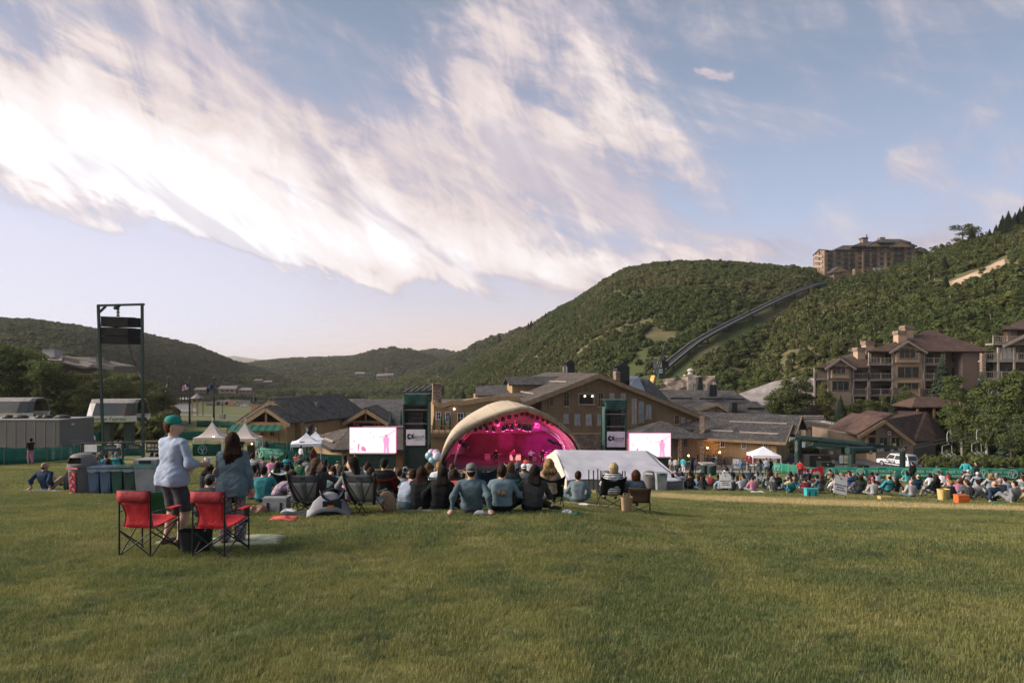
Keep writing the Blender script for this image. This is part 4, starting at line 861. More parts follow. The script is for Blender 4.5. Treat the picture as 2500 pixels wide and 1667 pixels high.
def back_shed():
 B=Bld('utility_shed',2000,118,'plain grey brown utility shed behind the first aid building');Fc=Face(1990,117,-6)
 B.put(MB().prism([Fc.p(1967,1090),Fc.p(2036,1090),Fc.p(2036,1040),Fc.p(1967,1028)],Vector((2,8,0))),'wall',mat('shed_boards',(.215,.170,.130),.85,pat=('boards',.25,.6),bump=.5))
 for x in(1972,2022):B.block(Fc,x,x+9,1050,1082,.08,MW['greyb'],'door',off=.04)
 B.put(MB().box(Fc.p(1975,1044,.15),(.25,.2,.25)),'wall_lamp',MW['black'])
 W=Bld('retaining_wall',1960,122,'white plastered wall with stone piers and log rails');Fw=Face(1960,122,-4)
 W.block(Fw,1928,2012,1024,1078,.5,MW['white'],'wall')
 for x in(1950,2003):W.block(Fw,x,x+9,1014,1080,.9,MW['stone'],'pier',off=.3)
 for y in(1016,1020.5):W.put(MB().cyl(Fw.p(1918,y,.2),Fw.p(2010,y,.2),.16),'rail',MW['rail'])
 for k in range(6):W.put(MB().box(P(2014+k*6.5,1029+k*1.5,121-k*.4),(.9,1.2,.35),.4),'coping_stone',MW['conc'])
 T=Bld('stone_terrace',1980,126,'stone terrace with a timber railing below the condominium');Ft=Face(1990,126,0)
 T.block(Ft,1955,2018,990,1016,4,MW['stone'],'wall')
 a,b=Ft.p(1955,990,-.2),Ft.p(2010,990,-.2);T.railing(a,b,1.0,2,MW['rail'])
 T.put(MB().lathe([(.02,.4),(.35,.25),(.4,0),(.35,-.25),(.02,-.4)],Ft.p(1964,996,.35),12),'globe_lamp',mat('globe_glass',(.8,.78,.72),.3),smooth=True)
 V=Bld('pavilion',2270,118,'open timber pavilion with a reddish hipped roof among the trees')
 c=P(2270,985,118);e=[Vector((c.x+i*5.2,c.y+j*3.6,P(0,992,116).z))for i,j in((-1,-1),(1,-1),(1,1),(-1,1))];t0,t1=Vector((c.x-2.4,c.y,P(0,968,118).z)),Vector((c.x+2.4,c.y,P(0,968,118).z))
 for q in([e[0],e[1],t1,t0],[e[1],e[2],t1],[e[2],e[3],t0,t1],[e[3],e[0],t0]):V.roof(q,MW['redroof'],.18)
 for i in(-.8,-.25,.35,.85):V.put(MB().bar((c.x+i*5,c.y-3.2,e[0].z-2.6),(c.x+i*5,c.y-3.2,e[0].z),.3),'post',MW['logs'])
 V.put(MB().box((c.x,c.y,e[0].z-2.6),(9.6,6.6,.4)),'floor',MW['stone']);V.put(MB().box((c.x,c.y+2.6,e[0].z-1.3),(8.5,.3,2.3)),'back_wall',MW['dark'])
back_shed()
# condominiums on the right slope
def condo():
 B=Bld('condominium',2200,134,'tan condominium with balconies, chimneys and a reddish hipped roof');Fc=Face(2200,132,3);bz=-9
 RW=Vector((4.6,8,0))
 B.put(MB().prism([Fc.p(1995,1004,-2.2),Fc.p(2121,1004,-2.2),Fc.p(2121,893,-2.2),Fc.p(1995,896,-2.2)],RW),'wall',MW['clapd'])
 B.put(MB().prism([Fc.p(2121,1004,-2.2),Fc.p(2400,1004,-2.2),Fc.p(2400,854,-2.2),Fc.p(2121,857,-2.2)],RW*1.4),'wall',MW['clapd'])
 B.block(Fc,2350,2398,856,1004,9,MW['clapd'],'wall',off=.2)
 def bay(x0,x1,ytop,peak,ybot,eave,wins):
  B.put(MB().prism([Fc.p(x0,ybot),Fc.p(x1,ybot),Fc.p(x1,eave),Fc.p((x0+x1)/2,peak+3),Fc.p(x0,eave)],RW*.5),'bay',MW['clap'])
  xm=(x0+x1)/2;pk,l,r=Fc.p(xm,peak,.8),Fc.p(x0-10,eave+3,.8),Fc.p(x1+11,eave+3,.8);bk=Vector((3.4,6,0))
  B.roof([l,pk,pk+bk,l+bk][::-1],MW['redroof'],.2);B.roof([pk,r,r+bk,pk+bk][::-1],MW['redroof'],.2)
  for a,b in((pk,l),(pk,r)):B.bars([(a+Fc.n*.08-Z1*.22,b+Fc.n*.08-Z1*.22)],.12,.42,MW['rail'],'fascia')
  for w_ in wins:B.window(Fc,*w_,3,1,'glassd',False,'trim',off=w_[4]if False else(.62 if w_ is wins[0]else .02),w=.14)if len(w_)==4 else None
  B.block(Fc,x0+7,x1-7,eave-5,wins[0][3]+11,.6,MW['clap'],'oriel',off=.58)
 bay(2024,2079,0,873,1004,896,[(2032,892,2064,912),(2031,930,2073,953)])
 bay(2181.5,2252.7,0,831,1004,856,[(2195,850,2235,874),(2191,895,2244,922),(2190,934,2243,950)])
 for x0,x1,ys in((2121,2180,(889,927,965)),(2082,2121,(927,965)),(2255,2306,(889,927,965)),(1988,2023,(925,))):
  for y in ys:
   a,b=Fc.p(x0,y,.1),Fc.p(x1,y,.1);B.put(MB().slab([a,b,b+Fc.n*-2.4,a+Fc.n*-2.4][::1],.22),'balcony',MW['rail']);B.railing(a,b,1.25,2 if x1-x0>45 else 1,MW['rail'])
  for x in(x0+1,x1-1):B.put(MB().bar(Fc.p(x,1004,-.1),Fc.p(x,(858 if x0>2100 else 897),-.1),.28),'post',MW['rail'])
 for x0,y0,x1,y1 in((2126,862,2140,886),(2160,862,2176,886),(2124,902,2176,924),(2090,902,2116,924),(2126,940,2174,962),(2260,862,2300,886),(2260,902,2300,924),(2260,940,2298,962)):B.window(Fc,x0,y0,x1,y1,2,1,'glassd',False,'trim',off=-2.15)
 for x0,y0,x1,y1 in((2322,858,2346,884),(2322,896,2346,922)):B.window(Fc,x0,y0,x1,y1,2,2,'glassd',False,'trim',off=-2.1)
 for x,y0 in((2119,945),(2180,945),(2246,947),(2298,947)):B.block(Fc,x,x+7,y0,1004,.9,MW['stone'],'stone_pier',off=.5)
 pk=P(2279,806,141);eL,eR=Fc.p(2118,857,.8),Fc.p(2420,857,.8);bL,bR=eL+Vector((7.4,13,0)),eR+Vector((8,13,0));pl_=P(2262,807,141)
 for q in([eL,eR,pk,pl_],[eR,bR,pk],[bL,eL,pl_],[bR,bL,pl_,pk]):B.roof(q,MW['redroof'],.25)
 e2L,e2R=Fc.p(1990,897,.8),Fc.p(2124,897,.8);r0,r1=P(2082,861,139),P(2124,855,139)
 for q in([e2L,e2R,r1,r0],[e2L+Vector((6.8,12,0)),e2L,r0]):B.roof(q,MW['redroof'],.25)
 for x0,x1,y0,y1,d in((2210,2232,797,850,137),(2193,2215,809,850,134.5),(2114,2136,834,880,137),(2094,2114,850,890,134.5)):
  fc=Face(x0,d,3);ch=B.block(fc,x0,x0+(x1-x0)*.95,y0,y1,1.6,MW['clap'],'chimney');B.block(fc,x0-1,x1,y0-2,y0+7,1.9,MW['stone'],'chimney_cap',ch,.15)
 C=Bld('condominium',2470,122,'tan balconied condominium with a stone pillar at the edge of the woods');Fd=Face(2450,120,-6);D=Vector((6.4,9,0))
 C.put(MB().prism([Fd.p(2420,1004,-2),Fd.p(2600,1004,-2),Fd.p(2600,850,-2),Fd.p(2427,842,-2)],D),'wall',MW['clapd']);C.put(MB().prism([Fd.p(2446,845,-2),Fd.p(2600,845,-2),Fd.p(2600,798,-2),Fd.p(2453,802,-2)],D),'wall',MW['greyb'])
 for y in(838,880,925):
  a,b=Fd.p(2425 if y<860 else 2407,y,.3),Fd.p(2600,y,.3);C.put(MB().slab([a,b,b+Fd.n*-2.4,a+Fd.n*-2.4],.25),'balcony',MW['rail']);C.railing(a,b,1.3,5,MW['rail'])
 C.block(Fd,2398,2407,862,1004,.8,MW['stone'],'stone_pillar',off=.5);C.block(Fd,2468,2478,908,1004,.8,MW['stone'],'stone_pillar',off=.5)
 for x0,y0,x1,y1,g in((2458,806,2482,818,'glassl'),(2442,848,2470,877,'glassl'),(2486,848,2520,877,'glassd'),(2440,892,2474,922,'glassd'),(2486,892,2540,922,'glassd')):C.window(Fd,x0,y0,x1,y1,2,1,g,False,'trim',off=-1.9)
 a,b=Fd.p(2444,803,.8),Fd.p(2640,803,.8);t0,t1=P(2500,778,126),P(2640,770,128);C.roof([a,b,t1,t0],MW['redroof'],.2);C.roof([a+Vector((8,11,0)),a,t0],MW['redroof'],.2)
 a2,t2=Fd.p(2448,842,1.6),Fd.p(2560,790,1.6);C.roof([a2,t2,t2+Vector((3.6,5,0)),a2+Vector((3.6,5,0))][::-1],MW['redroof'],.2);C.bars([(a2+Fd.n*.1-Z1*.25,t2+Fd.n*.1-Z1*.25)],.14,.45,MW['rail'],'fascia')
 for x in(2437,2476):C.put(MB().bar(Fd.p(x,1004,.2),Fd.p(x,848,.2),.28),'post',MW['rail'])
condo()
# hotel on the hilltop
def hotel():
 B=Bld('hotel',2120,412,'big stone and timber hotel standing on the hilltop');d=412;Fc=Face(2100,d,0)
 wallm=mat('hotel_stone',(.300,.205,.140),.9,(.235,.160,.110),.15,pat=('brick',2.2,1.1,.02,.75));D=Vector((0,16,0))
 def blk(x0,x1,y0,y1,off=0.,dep=14.,m=None,nm='wall'):return B.block(Fc,x0,x1,y0,y1,dep,m or wallm,nm,off=off)
 blk(2015,2040,614,680,2.);blk(2040,2108,612,680);blk(2108,2234,601,680,.6);blk(2232,2268,614,640,-4)
 side=Face(2012,d-2,-64);B.put(MB().prism([P(2013,672,d-2),P(1985,663,d+14),P(1985,632,d+14),P(1999,611,d+8),P(2013,612,d-2)],Vector((6,3,0))),'wall',wallm)
 dk=MW['dark']
 def win(x0,x1,y0,y1,off,bal=True):
  fr=B.block(Fc,x0,x1,y0,y1,.3,MW['glassd'],'window',off=off+.15)
  if bal:B.block(Fc,x0-1,x1+1,y1-.6,y1+.8,1.2,MW['black'],'balcony',fr,off+1.3)
 for y in(615,627,639,650):
  win(2021,2033,y,y+8,2.)
  for x,bb in((2044,0),(2061,1),(2077,1),(2096,0)):win(x,x+9,y,y+7,0,bb)
 for y in(603,615.5,628,640):
  for x,bb in((2113,1),(2130,1),(2149,0),(2166,0),(2183,1),(2197,1),(2217,0)):win(x,x+(10 if bb else 7),y,y+8,.6,bb)
 for y in(625,635):[win(x,x+8,y,y+6,-4,False)for x in(2238,2252)]
 for k,y in enumerate((624,637,650)):B.put(MB().bar(P(1988,y,d+11),P(2008,y+2,d+.5),.3,1.2),'balcony',MW['rail'])
 B.put(MB().bar(P(2000,614,d+6),P(2000,664,d+6),1.2),'pier',wallm)
 for x in(2106,2162,2229):blk(x,x+4,600,676,1.2,2.,wallm,'pier')
 roofm=mat('hotel_roof',(.075,.066,.062),.9,(.055,.05,.047),.2)
 def rf(x0,x1,ye,xa,xb,yr,off=3.,dep=20.):
  a,b=Fc.p(x0,ye,off),Fc.p(x1,ye,off);t0,t1=P(xa,yr,d+7),P(xb,yr,d+7);a2,b2=a+Vector((0,dep,0)),b+Vector((0,dep,0))
  for q in([a,b,t1,t0],[b,b2,t1],[a2,a,t0],[b2,a2,t0,t1]):B.roof(q,roofm,.8)
 rf(2080,2240,600,2108,2215,590);rf(2132,2225,591,2150,2198,583.5,2);rf(2040,2110,609,2058,2095,599,1.5);rf(2228,2272,616,2240,2258,606,-2)
 def gable(x0,x1,ye,pk,off):
  a,b,t=Fc.p(x0,ye,off),Fc.p(x1,ye,off),Fc.p((x0+x1)/2,pk,off);bk=Vector((0,12,0))
  B.roof([a,t,t+bk,a+bk][::-1],roofm,.6);B.roof([t,b,b+bk,t+bk][::-1],roofm,.6);B.put(MB().prism([a,b,t],Vector((0,.5,0))),'gable_timber',MW['trim'])
 gable(2120,2152,602,592,4.5);gable(2176,2226,603,590,4.5);gable(2232,2262,614,605,0)
 a,b,t=P(1984,625,d+15),P(2015,613,d-3),P(2000,610,d+6);B.roof([a,t,t+Vector((8,3,-.5)),a+Vector((8,3,0))][::-1],roofm,.6);B.roof([t,b,b+Vector((8,3,0)),t+Vector((8,3,-.5))][::-1],roofm,.6)
 for x0,x1,y0,y1 in((2107,2119,580,600),(2149,2161,579,588)):B.block(Face(x0,d+4,0),x0,x1,y0,y1,4,MW['stone'],'chimney')
 B.block(Face(2105,d+3.7,0),2105.5,2120.5,579.5,582,4.8,roofm,'chimney_cap');B.put(MB().cyl(P(2116,580,d+5),P(2116,573,d+5),.35),'flue',MW['black'])
 g=Bld('stone_gatehouse',2048,392,'stone gatehouse with a timber gable at the top of the rail line');Fg=Face(2048,392,0)
 g.block(Fg,2036,2050,666,700,6,MW['stone'],'wall');a,b,t=Fg.p(2032,666,1),Fg.p(2070,662,1),Fg.p(2050,651,1);bk=Vector((0,8,0));g.roof([a,t,t+bk,a+bk][::-1],roofm,.4);g.roof([t,b,b+bk,t+bk][::-1],roofm,.4);g.put(MB().prism([a,b,t],Vector((0,.4,0))),'gable_timber',MW['trim']);g.block(Fg,2087,2103,656,674,3,MW['stone'],'side_wall')
 tw=Bld('terrace_wall',2160,398,'pale hotel terrace wall with a pool fence');Ft=Face(2160,396,6)
 for k in range(9):tw.block(Ft,2100+k*14,2113.5+k*14,667-k*1.6,674-k*1.6,1.5,MW['stone']if k<8 else MW['conc'],'wall_segment')
 for k in range(6):tw.block(Ft,2133+k*7,2139+k*7,655-k*.5,660-k*.7,.4,mat('pool_panel',(.50,.60,.62),.4)if k<4 else MW['tantrim'],'fence_panel',off=3)
hotel()
# funicular, crane, retaining works
def funicular():
 z=Vector((0,0,1));C=[p+z*2.2 for p in TRACK];pts=[]
 for k in range(len(C)-1):
  for t in np.linspace(0,1,7)[:-1]:pts.append(C[k].lerp(C[k+1],t))
 pts.append(C[-1]);q=pts
 for _ in range(4):q=[q[0]]+[(q[i-1]+q[i]*2+q[i+1])/4 for i in range(1,len(q)-1)]+[q[-1]]
 B=Bld('funicular_track',1800,q[20].y,'steel funicular track climbing the hill to the hotel','rail track')
 sd=[];
 for k in range(len(q)):t=q[min(k+1,len(q)-1)]-q[max(0,k-1)];t.z=0;t.normalize();sd.append(Vector((-t.y,t.x,0)))
 for nm,off,r,m in(('rail',1.45,.15,MW['conc']),('rail',-1.45,.15,MW['conc'])):B.put(MB().tube([p+s_*off+z*.35 for p,s_ in zip(q,sd)],r,6),nm,m,smooth=True)
 mb=MB();mb.grid([[p-s_*1.4,p+s_*1.4]for p,s_ in zip(q,sd)]);mb.grid([[p+s_*1.4-z*.5,p-s_*1.4-z*.5]for p,s_ in zip(q,sd)])
 B.put(mb,'track_bed',mat('track_bed',(.030,.032,.034),.8,(.02,.022,.024),.6))
 for off in(1.42,-1.42):B.put(MB().tube([p+s_*off-z*.25 for p,s_ in zip(q,sd)],.38,4),'girder',MW['black'])
 for k in range(4,len(q)-2,5):
  for off in(1.1,-1.1):p=q[k]+sd[k]*off;B.put(MB().bar((p.x,p.y,Zg(p.x,p.y)-.5),p-z*.3,.45),'support',MW['black'])
 S=Bld('funicular_car',1620,176,'dark boxy funicular car with stickers at the foot of the track','funicular car');Fs=Face(1620,172,8)
 S.block(Fs,1606,1633,884,899,3.4,MW['black'],'cabin');S.block(Fs,1604,1635,880.5,884,4.0,MW['black'],'roof',off=.3);S.block(Fs,1609,1624,899,925,2.4,MW['steel'],'undercarriage')
 S.block(Fs,1605,1616,882,897,.1,mat('poster_print',(.62,.58,.5),.6,(.2,.22,.2),9.),'poster',off=.4);S.block(Fs,1610,1618,900,911,.1,mat('poster_print_b',(.5,.55,.5),.6,(.15,.2,.18),8.),'poster',off=.2)
 K=Bld('crane',1592,150,'yellow mobile crane with a dark lattice boom','crane');yel=mat('crane_yellow',(.62,.36,.03),.5);a,b=P(1590,962,148),P(1604,922,149)
 K.put(MB().bar(P(1587,958,148),P(1597,918,149),1.0,.9),'boom_base',yel);K.put(MB().bar(P(1592,948,147.6),P(1597,930,148),.5,.3),'ram',MW['black']);c0,c1=P(1597,920,149),P(1627,841,153);mb=MB();sx=Vector((.35,0,0));sy=Vector((0,.35,0))
 for i,j in((-1,-1),(1,-1),(1,1),(-1,1)):mb.bar(c0+sx*i+sy*j,c1+(sx*i+sy*j)*.45,.09)
 for k in range(14):
  t,t2=k/14,(k+1)/14;p,p2=c0.lerp(c1,t),c0.lerp(c1,t2);f,f2=1-.55*t,1-.55*t2;mb.bar(p+(sx-sy)*f,p2+(-sx-sy)*f2,.06);mb.bar(p+(-sx-sy)*f,p2+(sx-sy)*f2,.06);mb.bar(p+(sx+sy)*f,p2+(sx-sy)*f2,.06)
 K.put(mb,'lattice_boom',MW['black']);K.put(MB().bar(P(1626,843,153),P(1628.5,838,153),.8),'boom_head',MW['black']);K.put(MB().bar(P(1586,960,148),P(1587,970,148),.7),'foot',MW['conc'])
funicular()
rockm=mat('cut_rock',(.360,.285,.222),.95,(.250,.195,.155),.35,detail=8,contrast=(.3,.7),bump=3.,bscale=.8);shot=mat('grey_shotcrete',(.310,.280,.258),.95,(.200,.178,.162),.22,detail=7,bump=2.,bscale=.9)
def face_sheet(name,rows,dfun,m,label,nz=.6,seed=0,cat='rock face'):
 """a rough cut face: rows of pixels with depths, with real relief"""
 mb=MB();g=[]
 n=26
 for k in range(12):
  t=k/11;row=[]
  for j in range(n+1):
   s_=j/n;x0,x1=[np.interp(t,[0,1],[rows[0][i][0],rows[1][i][0]])for i in(0,-1)]
   top=np.interp(s_,np.linspace(0,1,len(rows[0])),[p[0]for p in rows[0]]),np.interp(s_,np.linspace(0,1,len(rows[0])),[p[1]for p in rows[0]])
   bot=np.interp(s_,np.linspace(0,1,len(rows[1])),[p[0]for p in rows[1]]),np.interp(s_,np.linspace(0,1,len(rows[1])),[p[1]for p in rows[1]])
   px,py=top[0]*(1-t)+bot[0]*t,top[1]*(1-t)+bot[1]*t;d=(dfun(s_,t)if dfun else hit(px,py).y-1.2)+float(fbm(np.array(px/9.),np.array(py/9.),4,seed))*nz;row.append(P(px,py,d))
  g.append(row)
 back=[[p+Vector((0,6,-1))for p in r]for r in(g[0],g[-1])]
 mb.grid([back[0]]+g+[back[1]]);return tag(mb.build(name,m,smooth=True),label,cat,kind='structure')
face_sheet('rock_cut',([(1618,926),(1660,921),(1690,918),(1745,917)],[(1610,952),(1660,955),(1700,955),(1752,955)]),lambda s,t:168-t*1.5,rockm,'rough tan rock cut above the shingled roofs',2.5,3)
face_sheet('shotcrete_slope',([(1800,962),(1850,945),(1885,932),(1945,920),(1990,922)],[(1818,985),(1860,996),(1890,1000),(1950,1002),(1990,1000)]),lambda s,t:150-t*12,shot,'sprayed grey concrete slope beside the lodge roofs',1.6,5,'slope')
face_sheet('bare_slope',([(2302,694),(2350,676),(2400,655),(2440,636),(2452,632)],[(2322,698),(2360,690),(2400,676),(2440,668),(2458,664)]),None,mat('bare_earth',(.47,.34,.235),.95,(.36,.25,.17),.12,detail=8,bump=2.,bscale=.5),'bare tan earth slope high among the trees',1.2,9,'slope')
def tower_works():
 T=Bld('scaffold_tower',1686,162,'pale lattice tower with a platform before the rock cut','tower');a=P(1682,955,162);mb=MB();w_=.85
 for i in(0,1):
  for j in(0,1):mb.bar(P(1680+10*i,956,162+j),P(1680+10*i,916,162+j),.14)
 for k in range(7):
  y0,y1=955-k*5.5,955-(k+1)*5.5;mb.bar(P(1680,y0,162),P(1690,y1,162),.1);mb.bar(P(1690,y0,162),P(1680,y1,162),.1);mb.bar(P(1680,y1,162),P(1690,y1,162),.1)
 T.put(mb,'lattice',mat('pale_steel',(.55,.50,.44),.7));T.put(MB().box(P(1684,916,162.5),(2.6,1.6,.3)),'platform',MATS['pale_steel']);T.put(MB().lathe([(.1,0),(.8,.1),(.5,.5),(.9,.9),(.6,1.3),(.1,1.5)],P(1686,914,162.5),10),'drum',MATS['pale_steel'])
 for px in(1672,1676):T.put(MB().bar(P(px,921,162),P(px,914,162),.1),'rail_post',mat('yellow_rail',(.6,.45,.1),.6))
 S=Bld('metal_chute',1710,158,'tall black tapered metal chute against the rock cut','chute');f=Face(1710,158,0);S.put(MB().prism([f.p(1702,955),f.p(1718,955),f.p(1714,923),f.p(1706,923)],Vector((0,2,0))),'chute_body',MW['black']);S.block(f,1705,1715,921,923,2.4,MW['black'],'chute_lip',off=.2)
tower_works()
# bandshell
def arch(pts,n):
 pts=[Vector(p)for p in pts];s=[0]
 for a,b in zip(pts,pts[1:]):s.append(s[-1]+(b-a).length)
 out=[]
 for t in np.linspace(0,s[-1],n):
  k=min(len(pts)-2,max(i for i in range(len(s))if s[i]<=t+1e-9));out.append(pts[k].lerp(pts[k+1],(t-s[k])/max(1e-6,s[k+1]-s[k])))
 for _ in range(1):out=[out[0]]+[(out[i-1]+out[i]*2+out[i+1])/4 for i in range(1,n-1)]+[out[-1]]
 return out
GZ=-12.9
magenta=(1.,.010,.15)
def bandshell():
 B=Bld('bandshell',1250,82,'tan canvas bandshell with a magenta lit stage','stage')
 fp=[(1071,1148),(1076,1124),(1085,1100),(1099,1076),(1130,1048),(1168,1027),(1201,1014),(1240,1001),(1280,992),(1308,999),(1343,1015),(1379,1040),(1406,1068),(1420,1095),(1428,1130),(1430,1148)]
 dd=lambda px:79.5+(px-1071)/359*3.5
 fr=arch([P(x,y,dd(x))for x,y in fp],41)
 tp=[(1069,1148),(1074,1118),(1085,1083),(1099,1054),(1117,1033),(1147,1010),(1192,986),(1229,976),(1262,981),(1300,998),(1335,1022),(1362,1050),(1384,1085),(1395,1120),(1400,1148)]
 bk=arch([P(x,y,84.5+(x-1071)/330*3)for x,y in tp],41)
 inn=[Vector((p.x*.97+.12,p.y+8.5,GZ+(p.z-GZ)*.80))for p in bk]
 rows=[fr]
 for t in(.2,.4,.6,.8,1.):rows.append([f.lerp(b,t)+Vector((0,0,.08*math.sin(math.pi*t)*math.sin(math.pi*k/40)))for k,(f,b)in enumerate(zip(fr,bk))])
 for t in(.35,.7,1.):rows.append([b.lerp(i,t)for b,i in zip(bk,inn)])
 B.put(MB().sheet(rows,.12),'canopy',[MW['canvas']],smooth=True)
 for k in range(4,40,4):B.put(MB().tube([r_[k]+Vector((0,-.02,.03))for r_ in rows[:7]],.035,5),'seam',MATS['tan_canvas'])
 hem=[]
 for k,p in enumerate(fr):hem.append([p+Vector((0,-.25,.12)),p+Vector((0,-.42,-.15-.05*math.sin(k*2.1))),p+Vector((0,-.30,-.55-.12*math.sin(k*1.7))),p+Vector((0,.05,-.62-.1*math.sin(k*1.3+1)))])
 B.put(MB().sheet(hem,.05),'hem',mat('shadow_toned_hem',(.27,.215,.15),.85,(.18,.145,.10),2.5,bump=1.),smooth=True)  # the shadow along the hem is painted in as darker brown canvas
 lin=mat('inner_lining',(.62,.58,.56),.8,(.52,.48,.47),.6)
 cen=Vector((PX(1250,84),84,GZ+2));L=[]
 for t in(.06,.35,.65,1.):L.append([(f.lerp(b,t)if t<1 else i_)*1.+(cen-f.lerp(b,t)).normalized()*.45+Vector((0,0,-.25))for f,b,i_ in zip(fr,bk,bk)])
 L.append([i_+(cen-i_).normalized()*.5 for i_ in inn]);B.put(MB().grid(L[::-1]),'lining',lin,smooth=True)
 li=L[-1];bw=[Vector((p.x,p.y-.3,p.z))for p in li];B.put(MB().poly(bw),'back_wall',lin)
 fl=[(PX(1090,80),79.2),(PX(1420,80),81.5),(PX(1400,93),94),(PX(1095,93),93)];B.put(MB().prism([(x,y,GZ)for x,y in fl],(0,0,1.35)),'stage_floor',mat('stage_deck',(.10,.085,.085),.5,(.07,.06,.06),1.2))
 B.put(MB().box((PX(1250,92),91.2,GZ+2.8),(12.6,.2,2.9)),'backdrop',mat('dark_backdrop',(.13,.06,.07),.9,(.08,.04,.05),.5))
 tr=[(1118,1092),(1133,1067),(1155,1048),(1182,1040),(1220,1033),(1260,1031),(1300,1036),(1335,1047),(1362,1066),(1378,1092),(1384,1128)]
 tl=arch([P(1108,1133,82.6)]+[P(x,y,83)for x,y in tr],44);truss=mat('red_lit_truss',(.55,.50,.50),.4,metal=.6)
 for off in(Vector((0,-.22,.22)),Vector((0,.22,.22)),Vector((0,0,-.22))):B.put(MB().tube([p+off for p in tl],.045,5),'truss_chord',truss)
 mb=MB()
 for k in range(43):a,b=tl[k],tl[k+1];mb.bar(a+Vector((0,-.22,.22)),b+Vector((0,0,-.22)),.03);mb.bar(a+Vector((0,0,-.22)),b+Vector((0,.22,.22)),.03);mb.bar(a+Vector((0,-.22,.22)),a+Vector((0,.22,.22)),.03)
 o=B.put(mb,'truss_web',truss);o['kind']='stuff'
 return B,fr,tl,dd
BS,FR_ARCH,TRUSS,BDD=bandshell()
def stage_lights():
 blk=MW['black'];pm=mat('pink_lamp',(1,.2,.6),.4,emit=(1.,.12,.55),estr=14.);hot=mat('hot_pink_lamp',(1,.5,.8),.4,emit=(1.,.45,.85),estr=30.)
 body=MB().lathe([(.05,.34),(.14,.30),(.22,.05),(.25,-.25),(.20,-.30)],n=10).mesh('lamp_body',blk,True);lens=MB().lathe([(.01,-.30),(.19,-.31)],n=10,cap=False).mesh('lens',mat('dark_lens',(.05,.02,.03),.2));yoke=MB().bar((-.3,0,.45),(.3,0,.45),.06).bar((-.3,0,.45),(-.3,0,-.05),.06).bar((.3,0,.45),(.3,0,-.05),.06).mesh('yoke',blk)
 def can(p,tilt,lab,ln=None):
  r=empty('stage_light',p,0,lab,'stage light','stage lights under the canopy');r.rotation_euler=tilt
  for nm,me in(('lamp_body',body),('yoke',yoke)):o=bpy.data.objects.new(nm,me);COL.objects.link(o);o.parent=r
  o=bpy.data.objects.new('lens',lens);COL.objects.link(o);o.parent=r
  if ln:o.material_slots[0].link='OBJECT';o.material_slots[0].material=ln
  return r
 for k,(x,y)in enumerate([(1161,1046),(1173,1042),(1184,1035),(1197,1030),(1213,1027),(1228,1021),(1243,1016),(1260,1012),(1274,1008),(1287,1009),(1299,1014),(1312,1018),(1325,1022),(1337,1028),(1349,1032),(1361,1036),(1371,1045),(1377,1049)]):
  can(P(x,y,BDD(x)+.8),(R(25),0,R(-4)),'black stage light hanging in the row under the canopy hem')
 for k,(x,y)in enumerate([(1189,1046),(1205,1047),(1229,1046),(1238,1042),(1250,1043),(1267,1040),(1278,1044),(1285,1046),(1294,1046)]):can(P(x,y,82.6),(R(10),0,0),'small black stage light clamped to the arched truss',pm)
 for k,(x,y)in enumerate([(1340,1074),(1346,1077),(1352,1080.5),(1356,1081),(1362,1084),(1368,1087)]):
  r=can(P(x,y,82),(R(70),0,R(-12)),'bright pink stage light in the slanting row on the truss',hot);r.scale=(.8,)*3
 for x,y in((1125,1078),(1132,1085),(1140,1090)):can(P(x,y,82),(R(60),0,R(12)),'magenta stage light low on the left leg of the truss',pm)
 def spot(px,py,d,tx,ty,td,e,ang,col,blend=.6):
  l=bpy.data.lights.new('stage_beam','SPOT');l.energy=e*.68;l.color=col;l.spot_size=R(ang);l.spot_blend=blend;l.shadow_soft_size=.15;o=bpy.data.objects.new('stage_beam',l);COL.objects.link(o)
  o.location=P(px,py,d);o.rotation_euler=(P(tx,ty,td)-o.location).to_track_quat('-Z','Y').to_euler()
 spot(1215,1030,83,1215,1135,88,1500,110,magenta);spot(1310,1034,83,1310,1135,88,1300,110,magenta)
 spot(1250,1120,81.5,1250,990,86,950,120,magenta);spot(1160,1110,81.5,1150,1040,86,260,130,magenta);spot(1360,1110,82,1360,1040,86,420,130,magenta)
 spot(1350,1078,82.4,1335,1100,90,3000,45,(1.,.02,.75));spot(1236,1042,83,1236,1075,91,2600,18,(1.,.02,.40));spot(1282,1042,83,1278,1075,91,900,14,(1.,.02,.35))
stage_lights()
